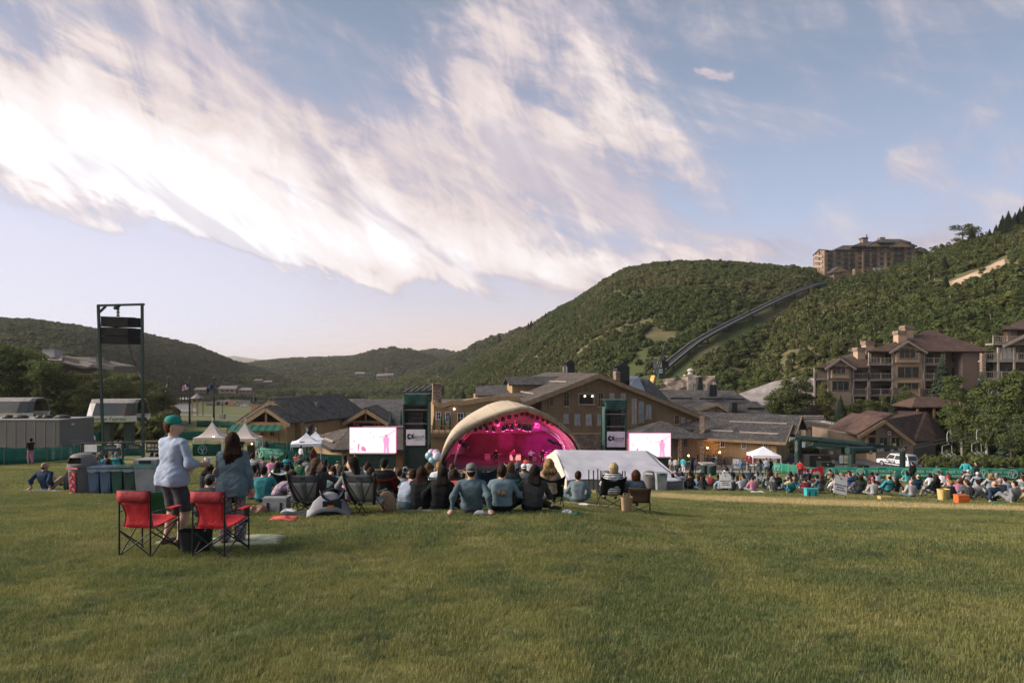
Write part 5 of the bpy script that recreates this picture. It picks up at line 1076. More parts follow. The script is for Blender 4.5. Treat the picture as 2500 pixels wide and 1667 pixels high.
def stage_gear():
 z0=GZ+1.35;G='gear on the stage'
 def amp(px,d,w,h,lab,m=None):
  r=empty('amplifier',(PX(px,d),d,z0),0,lab,'amplifier',G);MB().box((0,0,h/2),(w,.5,h)).build('cabinet',MW['black'],r);MB().box((0,-.26,h*.42),(w*.86,.03,h*.7)).build('grille',m or mat('amp_grille',(.25,.2,.18),.8),r);MB().box((0,-.265,h*.9),(w*.86,.04,h*.12)).build('panel',MW['rail'],r)
 amp(1258,86,1.6,.95,'wide pale amplifier at the middle of the stage',mat('glowing_cream_grille',(.75,.66,.5),.7,emit=(1,.75,.45),estr=.25));amp(1190,86,.8,.9,'black amplifier on the left side of the stage');amp(1330,86.5,.9,1.1,'black amplifier beside the drum riser');amp(1305,85,.6,.7,'small black amplifier right of the wide pale one')  # the wide amplifier's grille is given a warm glow, though it is no lamp
 def drum():
  r=empty('drum_kit',(PX(1328,85),85,z0),.2,'drum kit with cymbals on the right of the stage','drum kit',G);shell=mat('drum_shell',(.45,.1,.15),.3);skin=mat('drum_skin',(.7,.66,.62),.6);br=mat('cymbal_brass',(.6,.42,.15),.3,metal=.9)
  def d_(nm,c,rad,h,ax):a=Vector(c);b=a+Vector(ax)*h;o=MB().cyl(a,b,rad,n=16).build(nm,shell,r);MB().cyl(a-Vector(ax)*.005,a-Vector(ax)*.012,rad*.96,n=16).build('drum_head',skin,o)
  d_('bass_drum',(0,-.3,.4),.32,.4,(0,1,0));d_('floor_tom',(.55,.1,.6),.2,.4,(0,0,-1));d_('snare_drum',(-.45,0,.7),.18,.16,(0,0,-1));d_('rack_tom',(-.18,-.15,.95),.15,.22,(0,0,-1));d_('rack_tom',(.2,-.15,.95),.16,.24,(0,0,-1))
  for x,y,zz in((-.75,-.1,1.35),(.75,-.1,1.45),(-.85,.3,1.0)):c=MB().lathe([(.01,.03),(.25,0),(.25,-.01)],(x,y,zz),14).build('cymbal',br,r);MB().cyl((x,y,0),(x,y,zz),.015).build('cymbal_stand',MW['rail'],c)
 drum()
 def keys():
  r=empty('keyboard',(PX(1213,84),84,z0),.15,'keyboard on a stand at the left of the stage','keyboard',G);MB().box((0,0,.95),(1.3,.35,.12)).build('keybed',MW['black'],r);MB().box((0,-.05,1.015),(1.2,.15,.02)).build('keys',mat('ivory',(.75,.7,.65),.4),r)
  for s in(-1,1):MB().bar((-.45,s*.1,0),(.45,s*.1,.9),.04).build('stand_leg',MW['rail'],r);MB().bar((.45,s*.1,0),(-.45,s*.1,.9),.04).build('stand_leg',MW['rail'],r)
 keys()
 for px,d,lab in((1198,82.5,'microphone stand left of the keyboard'),(1247,82.2,'microphone stand before the wide pale amplifier'),(1300,82.4,'microphone stand between the amplifier and the drums'),(1318,83,'microphone stand in front of the drum kit')):
  r=empty('microphone_stand',(PX(px,d),d,z0),0,lab,'microphone stand',G);MB().cyl((0,0,0),(0,0,1.45),.015).build('pole',MW['rail'],r);MB().lathe([(.15,0),(.14,.02)],n=12).build('base',MW['black'],r);MB().bar((0,0,1.45),(.25,-.25,1.6),.02).build('boom',MW['rail'],r);MB().cyl((.25,-.25,1.6),(.32,-.32,1.63),.03).build('microphone',MW['black'],r)
 for px,lab in((1232,'black monitor wedge at the stage lip by the keyboard'),(1285,'black monitor wedge at the middle of the stage lip'),(1345,'black monitor wedge at the drummer side of the stage lip')):
  r=empty('monitor_wedge',(PX(px,80.8),80.9,z0),0,lab,'loudspeaker',G);MB().prism([(-.35,-.3,0),(-.35,.25,0),(-.35,.25,.38),(-.35,-.05,.4)],(.7,0,0)).build('cabinet',MW['black'],r);MB().box((0,-.1,.2),(.5,.02,.2)).build('grille',MW['dark'],r)
 r=empty('front_fill_box',(PX(1123,79),78.6,GZ),0,'wide grey box at the left foot of the stage','stage box',G);MB().box((0,0,.62),(2.0,.8,1.25)).build('case',mat('pinkish_panel',(.32,.20,.22),.7),r);MB().box((0,-.41,.62),(1.8,.03,1.1)).build('panel',mat('pinkish_panel_b',(.38,.24,.26),.7),r)
stage_gear()
# loudspeaker towers, screens
def guitar_pts(s):
 body=[(-1.0,.0),(-.98,.18),(-.86,.30),(-.68,.30),(-.52,.20),(-.36,.22),(-.18,.36),(-.22,.22),(-.30,.10),(-.24,.03),(.78,.03),(.82,.07),(.98,.05),(1.02,0),(.98,-.05),(.80,-.05),(.76,-.03),(-.24,-.03),(-.28,-.10),(-.20,-.16),(-.16,-.26),(-.32,-.22),(-.52,-.22),(-.68,-.34),(-.88,-.32),(-.98,-.18)]
 return[(x*s,y*s)for x,y in body]
ink=mat('dark_green_ink',(.015,.05,.05),.7);inkl=mat('grey_green_ink',(.12,.17,.17),.7)
def guitar_logo(c,u,n,s,parent,base,txt=True,white=None):
 z=Z1;pts=[Vector(c)+u*x+z*(y+.12*s)+n*.03 for x,y in guitar_pts(s)]
 def sub(mb,nm,m):mb.v=[(x-base.x,y-base.y,zz-base.z)for x,y,zz in mb.v];return mb.build(nm,m,parent)
 mb=MB();mb.slab(pts[::-1]if False else pts,.01);o=sub(mb,'guitar_emblem',ink)
 k=MB();cc=Vector(c)+u*(-.62*s)+z*(.12*s)+n*.045;k.slab([cc+u*(.14*s*math.cos(t))+z*(.14*s*math.sin(t))for t in np.linspace(0,6.283,12,endpoint=False)],.004);sub(k,'emblem_disc',white or MW['white'])
 mb2=MB();mb2.bar(cc+n*.006-z*.09*s,cc+n*.006+z*.1*s,.05*s,.004,up=n);sub(mb2,'emblem_mark',ink)
def tower(x0,x1,y0,d,ban,lab,deg):
 B=Bld('speaker_tower',(x0+x1)/2,d,lab,'speaker tower');Fc=Face(x0,d,deg);gz=ground((x0+x1)/2,d).z;a,b=Fc.p(x0,y0),Fc.p(x1,y0);W=(b-a).length;u,n=Fc.u,Fc.n;H=a.z-gz;o=Vector((a.x,a.y,gz));D=2.4
 q=lambda i,j,k:o+u*(W*i)-n*(D*j)+Z1*(H*k)
 for i in(0,1):
  for j in(0,1):B.put(MB().bar(q(i,j,0),q(i,j,1.0),.16),'post',MW['steel'])
 for k in(.38,.40,.62,.80):
  B.put(MB().bar(q(0,0,k),q(1,0,k),.07),'crossbar',MW['rail'])
 B.put(MB().prism([q(.03,.05,0),q(.97,.05,0),q(.97,.05,.33),q(.03,.05,.33)],-n*(D*.9)),'base_cover',mat('dark_green_scrim',(.012,.03,.026),.85,(.018,.042,.036),1.5,pat=('lines',.45,.6)))
 for i in(0,1):B.put(MB().prism([q(i*.98,.06,.33),q(i*.98+.02,.06,.33),q(i*.98+.02,.06,.9),q(i*.98,.06,.9)],-n*(D*.85)),'side_scrim',mat('green_side_tarp',(.045,.10,.085),.8,(.03,.07,.06),1.))
 B.put(MB().prism([q(.02,.98,.33),q(.98,.98,.33),q(.98,.98,.92),q(.02,.98,.92)],-n*.1),'rear_scrim',MATS['dark_green_scrim'])
 rows=[]
 for r_ in range(6):
  row=[]
  for c in range(13):i=c/12;sag=.06*math.sin(i*math.pi)*(r_/5);row.append(q(-.04+1.08*i,-.06-.05*math.sin(i*9)*r_/5,1.0-r_/5*.13-sag*.5+.008*math.sin(i*14+r_)))
  rows.append(row)
 B.put(MB().sheet(rows,.03),'tarp_valance',MW['gtarp'],smooth=True)
 B.put(MB().slab([q(-.05,-.08,1.0),q(1.05,-.08,1.0),q(1.05,1.05,1.01),q(-.05,1.05,1.01)],.06),'tarp_top',MW['gtarp'])
 arr=MB()
 for k in range(7):
  zz=.50+k*.055;bx=B.put(MB().prism([q(.28,.2,zz),q(.78,.2,zz),q(.78,.2,zz+.05),q(.28,.2,zz+.05)],-n*.7),'line_array_box',MW['black'])
 for k in range(9):
  for i0,i1 in((.04,.24),(.82,.97)):B.put(MB().bar(q(i0,.3,.46+k*.05),q(i1,.3,.46+k*.05),.05,.1),'louvre',MW['black'])
 bn=B.put(MB().prism([Fc.p(ban[0],ban[3],.14),Fc.p(ban[1],ban[3],.14),Fc.p(ban[1],ban[2],.14),Fc.p(ban[0],ban[2],.14)],-n*.02),'banner',mat('white_banner',(.66,.66,.68),.7,(.56,.57,.60),1.2,bump=.4,bscale=3))
 c=(Fc.p(ban[0],ban[3],.14)+Fc.p(ban[1],ban[2],.14))/2;bw=(Fc.p(ban[1],ban[3])-Fc.p(ban[0],ban[3])).length;guitar_logo(c,u,n,bw*.45,bn,B.b,white=MATS['white_banner'])
 for t,dz,sz in(('DEER VALLEY',-.02,.20),('CONCERT SERIES',-.20,.13)):
  lettering(t,sz*bw/2.2,c+u*(bw*.14)+Z1*(dz*bw*.5-.05)+n*.03,facing(R(deg)),inkl,bn)
tower(986,1044,963,79,(991.5,1038,1048,1087),'dark green speaker tower with guitar banner beside the left screen',0)
tower(1478,1528,977,86,(1482,1526,1053,1091),'green speaker tower with guitar banner between the tent and the lodge',4)
def screen(x0,x1,y0,y1,d,yb,lab):
 B=Bld('video_screen',(x0+x1)/2,d,lab,'screen');Fc=Face((x0+x1)/2,d,0);gz=ground((x0+x1)/2,d).z;n=Fc.n
 B.block(Fc,x0,x1,y0,y1,.35,mat('screen_edge',(.75,.12,.35),.5,emit=(1.,.20,.48),estr=.40),'housing')
 pic=mat('screen_white',(.02,.02,.02),.5,emit=(1.,.965,.985),estr=.66);pk=mat('screen_pink',(.02,.02,.02),.5,emit=(1.,.42,.72),estr=.60);pk2=mat('screen_rose',(.02,.02,.02),.5,emit=(.95,.25,.50),estr=.60)
 sc=B.block(Fc,x0+1,x1-1,y0+1,y1-1,.03,pic,'picture',off=.03)
 X=lambda t:x0+(x1-x0)*t;Y=lambda t:y0+(y1-y0)*t
 def shape(pts,m,off=.045):B.put(MB().prism([Fc.p(X(a),Y(b),off)for a,b in pts],-n*.008),'picture_shape',m,sc)
 shape([(.74,.62),(.84,.62),(.855,.99),(.80,.99),(.79,.75),(.785,.75),(.775,.99),(.735,.99)][::-1],pk);shape([(.72,.42),(.76,.36),(.82,.36),(.86,.44),(.85,.62),(.73,.62)][::-1],pk);shape([(.765,.28),(.815,.28),(.815,.36),(.765,.36)][::-1],pk2)
 shape([(.62,.36),(.78,.30),(.98,.07),(.985,.14),(.80,.38),(.64,.40)][::-1],mat('screen_pale_pink',(.02,.02,.02),.5,emit=(1.,.70,.84),estr=.62),.042);shape([(.07,.42),(.13,.58),(.10,.56)][::-1],pk2);shape([(.18,.66),(.22,.62),(.21,.80),(.19,.98),(.175,.80)][::-1],pk2);shape([(.25,.78),(.30,.72),(.36,.84),(.35,.94),(.26,.90)][::-1],pk2);shape([(.43,.16),(.46,.20),(.445,.26)][::-1],pk);shape([(.50,.32),(.53,.36),(.515,.44)][::-1],pk);shape([(.0,.82),(.16,.86),(.0,.86)][::-1],pk)
 for t in(.02,.98):p=Fc.p(X(t),y1,-.2);B.put(MB().bar((p.x,p.y,gz),p,.12),'leg',MW['black'])
 a,b=Fc.p(X(.02),y1+1,-.1),Fc.p(X(.98),y1+1,-.1);B.put(MB().prism([Vector((a.x,a.y,gz)),Vector((b.x,b.y,gz)),b,a],-n*.1),'skirt',MATS['dark_green_scrim']);B.put(MB().bar(a+n*.1,b+n*.1,.12),'skirt_rail',MW['rail'])
screen(853,967,1043,1106,76,1138,'left video screen showing a washed out pink guitarist, before the low hut');screen(1536,1638,1057,1115,82,1138,'right video screen showing a washed out pink guitarist, beside the lodge porch')
# tents
def mixer_tent():
 B=Bld('mixing_tent',1490,46,'long white ridge tent pitched low behind the front crowd','tent');r0,r1=P(1355,1098,46.8),P(1580,1101,47.6);f0,f1=P(1383,1171,41.2),P(1668,1176,42);b0,b1=r0+Vector((-.3,5.6,-1.15)),r1+Vector((1.9,5.6,-1.15));m=mat('grey_white_canvas',(.50,.49,.52),.8,(.43,.42,.455),.7,bump=.5,bscale=2.2)
 def sl(a,b,c,d_,wr):
  rows=[]
  for i in range(15):
   t=i/14;row=[]
   for j in range(29):
    s=j/28;p=a.lerp(b,s).lerp(d_.lerp(c,s),t);n_=float(fbm(np.array(s*7+t*2),np.array(t*9-s*5),4,4));row.append(p+Vector((0,0,-.10*math.sin(math.pi*t)+(.24*n_*wr*(t**.5)))))
   rows.append(row)
  return MB().sheet(rows,.02)
 B.put(sl(r0,r1,f1,f0,1.),'roof',m,smooth=True);B.put(sl(r1,r0,b0,b1,.6),'roof',m,smooth=True)
 def gz(p):return Vector((p.x,p.y,Zg(p.x,p.y)-.05))
 B.put(MB().prism([f0,r0,b0,gz(b0),gz(r0),gz(f0)],(.04,0,0)),'end_wall',mat('sun_tinted_canvas',(.60,.55,.47),.8,(.54,.49,.42),1.));B.put(MB().prism([f1,r1,b1,gz(b1),gz(f1)],(.04,0,0)),'end_wall',m)  # left end wall: warm sunlight painted into the canvas colour
 B.put(MB().prism([f0,f1,gz(f1),gz(f0)],(0,.03,0)),'front_wall',mat('grey_skirt',(.20,.20,.20),.85,(.15,.15,.15),1.5));B.put(MB().prism([b0,b1,gz(b1),gz(b0)],(0,.03,0)),'rear_wall',m)
 for px,y0,y1 in((1437.5,1148,1186),(1449,1149,1186),(1459.5,1146,1186),(1467,1150,1180),(1520,1151,1172),(1526,1151,1172)):
  d=38.5;g=ground(px,d);h=(HY-y0)/F*d-g.z;r=empty('stake',g,0,'thin black metal stake standing before the white ridge tent','stake','stakes before the white tent');MB().cyl((0,0,-.1),(0,0,h),.035).build('shaft',MW['black'],r);MB().cyl((0,0,h),(0,0,h+.03),.05).build('cap',MW['black'],r)
mixer_tent()
def popup(px,d,w,leg,peak,lab,m,group,peaked=False,logo=False,rz=0.,valance=.3):
 g=ground(px,d);r=empty('canopy_tent',g,rz,lab,'tent',group);h=w/2
 for i in(-1,1):
  for j in(-1,1):MB().bar((i*h,j*h,-.3),(i*h,j*h,leg),.07).build('leg',MW['white'],r)
 rows=[];N=12
 ring=[(i,-1)for i in np.linspace(-1,1,5)[:-1]]+[(1,i)for i in np.linspace(-1,1,5)[:-1]]+[(i,1)for i in np.linspace(1,-1,5)[:-1]]+[(-1,i)for i in np.linspace(1,-1,5)[:-1]]
 for t in np.linspace(0,1,9):
  f=1-t;zz=leg+(peak-leg)*(t**1.9 if peaked else t**1.25);rows.append([(x*h*1.02*f,y*h*1.02*f,zz)for x,y in ring])
 mb=MB();mb.grid(rows,close=True);mb.grid([[(x*h*1.02,y*h*1.02,leg-valance)for x,y in ring],rows[0]],close=True);c=mb.build('canopy',m,r,True,ang=40)
 if peaked:MB().bar((0,0,peak-.05),(0,0,peak+.55),.05).build('finial',MW['white'],r);MB().poly([(0,0,peak+.5),(.2,0,peak+.3),(.12,0,peak+.02)]).build('pennant',MW['white'],r)
 if logo:
  for sg in(-1,):
   mb=MB();t0,t1=.22,.42
   pts=guitar_pts(w*.21)
   def on(x,y):t=.33+y/(w*1.05);f=1-t;zz=leg+(peak-leg)*(t**1.9 if peaked else t**1.25);return(x,-h*1.02*f-.03,zz+.03)
   mb.poly([on(x,y)for x,y in pts]);mb.build('guitar_emblem',ink,c)
   mb=MB();mb.poly([on(x+.1,y-w*.07)for x,y in((0,0),(w*.2,0),(w*.2,.05),(0,.05))]);mb.build('emblem_line',inkl,c)
 return r
beige=mat('beige_canvas',(.58,.49,.44),.8,(.52,.44,.39),.8)
popup(518,78,3.1,2.2,3.9,'beige high peaked tent with string lights, left of the pair',beige,'high peaked beige tents',True,rz=.12);popup(598,77.5,3.1,2.2,3.9,'beige high peaked tent next to the green awning lodge',beige,'high peaked beige tents',True,rz=.12)
popup(748,70,2.9,2.2,3.2,'white canopy tent with a guitar emblem beside the green fence',MW['whitecl'],'white canopy tents',True,True,rz=.25);popup(770,90,2.9,2.2,3.2,'white canopy tent with a guitar emblem behind the low hut',MW['whitecl'],'white canopy tents',True,True,rz=.2)
popup(1864,80,3.1,2.0,2.9,'white canopy tent on the plaza near the first aid flags',MW['whitecl'],'white canopy tents',False,False,rz=-.12)
for k,(px,py)in enumerate(((521,1066),(531,1068),(541,1070),(588,1067),(595,1069),(615,1083),(615,1094))):
 r=empty('string_bulb',P(px,py,76.8),0,'small lit bulb hanging at the beige peaked tents','light bulb','string lights of the beige tents');MB().lathe([(.01,.09),(.09,0),(.01,-.09)],n=8).build('bulb',MATS['warm_bulb'],r);MB().cyl((0,0,.08),(0,0,.2),.02).build('socket',MW['black'],r)
 # bodies: one continuous surface grown round a posed skeleton
def seg_d(Pn,a,b,r0,r1,sq=None):
 a=np.asarray(a,float);b=np.asarray(b,float);ab=b-a;L=(ab**2).sum()+1e-12
 q=Pn-a
 if sq is not None:q=q/sq;ab=ab/sq;L=(ab**2).sum()+1e-12
 t=np.clip((q@ab)/L,0,1)
 return np.linalg.norm(q-t[:,None]*ab,axis=1)-(r0+(r1-r0)*t)
def ell_d(Pn,c,r,M=None):
 q=Pn-np.asarray(c,float)
 if M is not None:q=q@np.asarray(M)
 r=np.asarray(r,float);k0=np.linalg.norm(q/r,axis=1);k1=np.linalg.norm(q/(r*r),axis=1)+1e-9
 return k0*(k0-1)/k1
def field(prims,Pn,ids=False):
 D=[]
 for p in prims:
  d=seg_d(Pn,p[1],p[2],p[3],p[4])if p[0]=='s' else ell_d(Pn,p[1],p[2],p[3])
  D.append(d if len(p)<8 else np.maximum(d,p[7]-Pn[:,2]))
 D=np.array(D)
 if ids:return np.argmin(D,axis=0)
 soft=np.array([p[6]for p in prims]);out=None
 for grp in sorted(set(soft)):
  d=D[soft==grp];k=grp;m=d.min(0);v=m-np.log(np.exp(-k*(d-m)).sum(0))/k
  out=v if out is None else np.minimum(out,v)
 return out
def surface(prims,vox):
 """surface nets on the distance field"""
 lo=np.full(3,1e9);hi=np.full(3,-1e9)
 for p in prims:
  pts=[(p[1],max(p[3],p[4])),(p[2],max(p[3],p[4]))]if p[0]=='s' else[(p[1],max(p[2]))]
  for c,r in pts:lo=np.minimum(lo,np.asarray(c)-r);hi=np.maximum(hi,np.asarray(c)+r)
 lo-=vox*3;hi+=vox*3;n=np.ceil((hi-lo)/vox).astype(int)+1
 q=4;n=((n+q-1)//q)*q;nb=n//q;bi=np.stack(np.meshgrid(*[np.arange(k)for k in nb],indexing='ij'),-1).reshape(-1,3)
 fc=field(prims,lo+vox*(bi*q+(q-1)/2));near=np.abs(fc)<vox*q*1.1;f=np.repeat(np.repeat(np.repeat(np.where(fc<0,-1.,1.).reshape(nb),q,0),q,1),q,2)
 loc=np.stack(np.meshgrid(*[np.arange(q)]*3,indexing='ij'),-1).reshape(-1,3);I=(bi[near][:,None,:]*q+loc[None]).reshape(-1,3);G=lo+vox*I
 f[tuple(I.T)]=np.concatenate([field(prims,g)for g in np.array_split(G,max(1,len(G)//60000))])
 S=f<0;c=np.zeros(np.array(n)-1,int);acc=np.zeros(tuple(np.array(n)-1)+(3,));cnt=np.zeros(np.array(n)-1)
 sl=lambda o:tuple(slice(o[i],n[i]-1+o[i])for i in range(3));crn=[(i,j,k)for i in(0,1)for j in(0,1)for k in(0,1)]
 for o in crn:c+=S[sl(o)]
 act=(c>0)&(c<8)
 for a in crn:
  for d in range(3):
   if a[d]:continue
   b=list(a);b[d]=1;fa,fb=f[sl(a)],f[sl(b)];x=(fa<0)!=(fb<0);t=np.where(x,fa/np.where(fa==fb,1,fa-fb),0)
   for i in range(3):acc[...,i]+=np.where(x,a[i]+(t if i==d else 0),0)
   cnt+=x
 idx=np.full(act.shape,-1);idx[act]=np.arange(act.sum());q=np.argwhere(act);V=lo+vox*(q+acc[act]/cnt[act][:,None])
 F_=[]
 for d in range(3):
  e1,e2=[(1,2),(2,0),(0,1)][d];A=S[tuple(slice(0,n[i]-(1 if i==d else 0))for i in range(3))];Bq=S[tuple(slice(1 if i==d else 0,n[i])for i in range(3))]
  x=np.argwhere(A!=Bq);ok=(x[:,e1]>0)&(x[:,e2]>0)&(x[:,e1]<n[e1]-1)&(x[:,e2]<n[e2]-1);x=x[ok]
  o1=np.zeros(3,int);o1[e1]=1;o2=np.zeros(3,int);o2[e2]=1;g=lambda y:idx[tuple(y.T)]
  qd=np.stack([g(x-o1-o2),g(x-o2),g(x),g(x-o1)],1);fl=A[tuple(x.T)];F_.append(np.where(fl[:,None],qd,qd[:,::-1]))
 F_=np.concatenate(F_);cen=V[F_].mean(1);return V,F_,cen
def sdf_mesh(name,prims,vox,mats):
 V,F_,cen=surface(prims,vox);me=bpy.data.meshes.new(name);me.from_pydata(V.tolist(),[],F_.tolist())
 ids=np.concatenate([field(prims,g,True)for g in np.array_split(cen,max(1,len(cen)//40000))]);pm=np.array([p[5]for p in prims])[ids]
 for m in mats:me.materials.append(m)
 me.polygons.foreach_set('material_index',pm.astype(np.int32))
 if vox<=.021 and len(mats)>1:
  me.update();nv=np.empty(len(V)*3);me.vertices.foreach_get('normal',nv);nv=nv.reshape(-1,3);ck=np.zeros(len(V));np.add.at(ck,F_.ravel(),np.repeat((pm==TOP)*1.+(pm==BOT)*.7,4)/4);ck=np.clip(ck,0,1)
  x,y,z=V.T;f1=fbm(x*9+z*7,y*9+z*12,3,11);f2=np.abs(fbm(x*7-z*10+3,y*7+z*5,3,17));V=V+nv*(ck*(.022*f1-.034*f2+.004))[:,None];me.vertices.foreach_set('co',V.ravel())
 me.polygons.foreach_set('use_smooth',np.ones(len(F_),bool));me.update();return me
SK,TOP,BOT,SHOE=0,1,2,3
def ik(a,b,l1,l2,hint):
 a,b,hint=np.array(a,float),np.array(b,float),np.array(hint,float);d=b-a;L=np.linalg.norm(d);M=min(L,(l1+l2)*.995);d=d/(L+1e-9)
 x=(l1*l1-l2*l2+M*M)/(2*M);h=math.sqrt(max(0,l1*l1-x*x));hint=hint-d*(hint@d);hint/=np.linalg.norm(hint)+1e-9
 return a+d*x+hint*h,a+d*M
def body(pose,sleeve='long',legs='long',yaw=0.,pitch=0.,fem=False,heavy=1.,fingers=False,tunic=False,skirt=False):
 """primitives of a clothed adult facing +Y, plus the head frame; pose is a dict of joint targets"""
 p=pose;pel=np.array(p['pelvis'],float);neck=np.array(p['neck'],float);up_=neck-pel;up_/=np.linalg.norm(up_)
 right=np.array(p.get('right',(1,0,0)),float);right-=up_*(right@up_);right/=np.linalg.norm(right);fwd=np.cross(up_,right);B=42.;sw=(.165 if fem else .19)*heavy;hw=(.095 if fem else .088)*heavy;T=[]
 s=lambda a,b,r0,r1,m,k=B:T.append(('s',np.array(a,float),np.array(b,float),r0,r1,m,k))
 e=lambda c,r,M,m,k=B:T.append(('e',np.array(c,float),np.array(r,float),M,None,m,k))
 at=lambda t,x=0.,y=0.:pel+(neck-pel)*t+right*x+fwd*y
 h=heavy
 lean=p.get('slump',.0)
 s(at(.0,-.06),at(.0,.06),.118*h,.118*h,BOT);s(at(.08,-.055),at(.08,.055),.120*h,.120*h,TOP if p.get('untucked',True)else BOT)
 s(at(.30,-.05,-lean),at(.30,.05,-lean),.110*h,.110*h,TOP);s(at(.56,-.075,-lean),at(.56,.075,-lean),.115*h,.115*h,TOP);s(at(.78,-.10,-lean*.6),at(.78,.10,-lean*.6),.105*h,.105*h,TOP);s(at(.91,-sw*.80),at(.91,sw*.80),.062,.062,TOP);s(at(.90),at(1.0),.075,.062,TOP)
 H=Matrix.Rotation(yaw,3,Vector(up_))@Matrix.Rotation(pitch,3,Vector(right));base=Matrix((right,fwd,up_)).transposed();Hm=H@base;tilt=p.get('headup',1.)
 if tilt:
  hu=(np.array([0,0,1.])*.8+up_*.2);hu/=np.linalg.norm(hu);r2=right-hu*(right@hu);r2/=np.linalg.norm(r2);Hm=Matrix.Rotation(yaw,3,Vector(hu))@Matrix.Rotation(pitch,3,Vector(r2))@Matrix((r2,np.cross(hu,r2),hu)).transposed()
 hc=neck+np.array(Hm.col[2])*.165+np.array(Hm.col[1])*.015;L=lambda x,y,z:hc+np.array(Hm.col[0])*x+np.array(Hm.col[1])*y+np.array(Hm.col[2])*z
 s(neck-up_*.03,L(0,-.015,-.06),.056,.052,SK,60.);e(L(0,0,.02),(.074,.095,.105),np.array(Hm),SK,60.);e(L(0,.028,-.045),(.056,.066,.072),np.array(Hm),SK,60.);s(L(0,.088,.01),L(0,.108,-.025),.012,.018,SK,60.);e(L(0,.085,-.062),(.026,.016,.010),np.array(Hm),SK,60.)
 e(L(-.076,-.008,-.01),(.012,.024,.034),np.array(Hm),SK,60.);e(L(.076,-.008,-.01),(.012,.024,.034),np.array(Hm),SK,60.)
 for sg,key in((-1,'lh'),(1,'rh')):
  sh=at(.90,sg*sw);hand=p[key];hint=p.get('le' if sg<0 else 're',(sg*.6,-.6,-.4));el,wr=ik(sh,hand,.285,.255,hint);tk=1.12 if sleeve=='long' else 1.
  mid=sh+(el-sh)*.62
  if sleeve=='short':s(sh,mid,.060*h,.055*h,TOP,40.);s(mid,el,.043,.038,SK,40.)
  elif sleeve=='none':s(sh,el,.050,.039,SK,40.)
  else:s(sh,el,.060*h,.048*h,TOP,40.)
  wr2=wr-(wr-el)*.12
  if sleeve=='long':s(el,wr2,.048,.036,TOP,40.)
  elif sleeve=='roll':s(el,el+(wr-el)*.35,.050,.046,TOP,40.);s(el+(wr-el)*.3,wr,.038,.028,SK,40.)
  else:s(el,wr,.040,.028,SK,40.)
  fd=(wr-el);fd=fd/(np.linalg.norm(fd)+1e-9);hd=np.array(p.get('ld' if sg<0 else 'rd',fd),float);hd/=np.linalg.norm(hd);pn=np.array(p.get('ln' if sg<0 else 'rn',np.cross(hd,(sg*.2,1,.3))),float);pn-=hd*(pn@hd);pn/=np.linalg.norm(pn)+1e-9;sd=np.cross(hd,pn)
  s(wr-fd*.01,wr+hd*.035,.027,.030,SK,60.)
  if fingers:
   s(wr+hd*.03-sd*.018,wr+hd*.08-sd*.026,.022,.017,SK,60.);s(wr+hd*.03+sd*.018,wr+hd*.08+sd*.026,.022,.017,SK,60.);cu=p.get('curl',.5)
   for q,ln in((-.030,.060),(-.010,.072),(.010,.068),(.029,.052)):
    a0=wr+hd*.088+sd*q;a1=a0+hd*ln*.55*(1-cu*.3)-pn*ln*.5*cu;a2=a1+hd*ln*.5*(1-cu*1.2)-pn*ln*.55*cu;s(a0,a1,.0105,.0095,SK,220.);s(a1,a2,.0095,.008,SK,220.)
   t0=wr+hd*.035-sd*.030*(1 if sg>0 else-1)*p.get('thumb',1);t1=t0+hd*.035-sd*.028*(1 if sg>0 else-1)*p.get('thumb',1)-pn*.012;s(t0,t1,.013,.011,SK,220.);s(t1,t1+hd*.03-pn*.014,.011,.009,SK,220.)
  else:
   s(wr+hd*.03-sd*.014,wr+hd*.12-sd*.02,.020,.012,SK,60.);s(wr+hd*.03+sd*.014,wr+hd*.12+sd*.02,.020,.012,SK,60.);s(wr+hd*.03-sd*.03,wr+hd*.075-sd*.05,.012,.010,SK,60.)
 for sg,key in((-1,'lf'),(1,'rf')):
  hp=at(-.02,sg*hw);ft=p[key];kn,an=ik(hp,ft,.43,.42,p.get('lk' if sg<0 else 'rk',(sg*.1,1,.2)));fdir=np.array(p.get('ldir' if sg<0 else 'rdir',(sg*.12,1,0)),float);fdir/=np.linalg.norm(fdir)
  lm=BOT
  s(hp,kn if legs!='short' else hp+(kn-hp)*.88,(.088 if legs!='short' else .096)*h,.062*h if legs!='short' else .090*h,BOT,40.)
  if legs=='short':s(hp+(kn-hp)*.8,kn,.060,.055,SK,40.)
  low=an+(kn-an)*.10
  if legs=='long':s(kn,low,.060*h,.046,BOT,40.);s(low,an,.040,.036,SK,60.)
  elif legs=='wide':s(kn,low,.074*h,.085,BOT,40.);s(low,an,.040,.036,SK,60.)
  else:s(kn,kn+(an-kn)*.38,.052,.060,SK,40.);s(kn+(an-kn)*.38,an,.056,.034,SK,40.)
  s(an-fdir*.04+np.array([0,0,-.03]),an+fdir*.16+np.array([0,0,-.04]),.042,.034,SHOE,60.)
 if tunic:
  zc=at(tunic)[2]
  for t_ in(tunic-.12,tunic,tunic*.5,0.,.1):T.append(('s',at(t_,-.08*h,-.004),at(t_,.08*h,-.004),.127*h,.127*h,TOP,B,zc))
 return T,hc,Hm
SEAT=.115
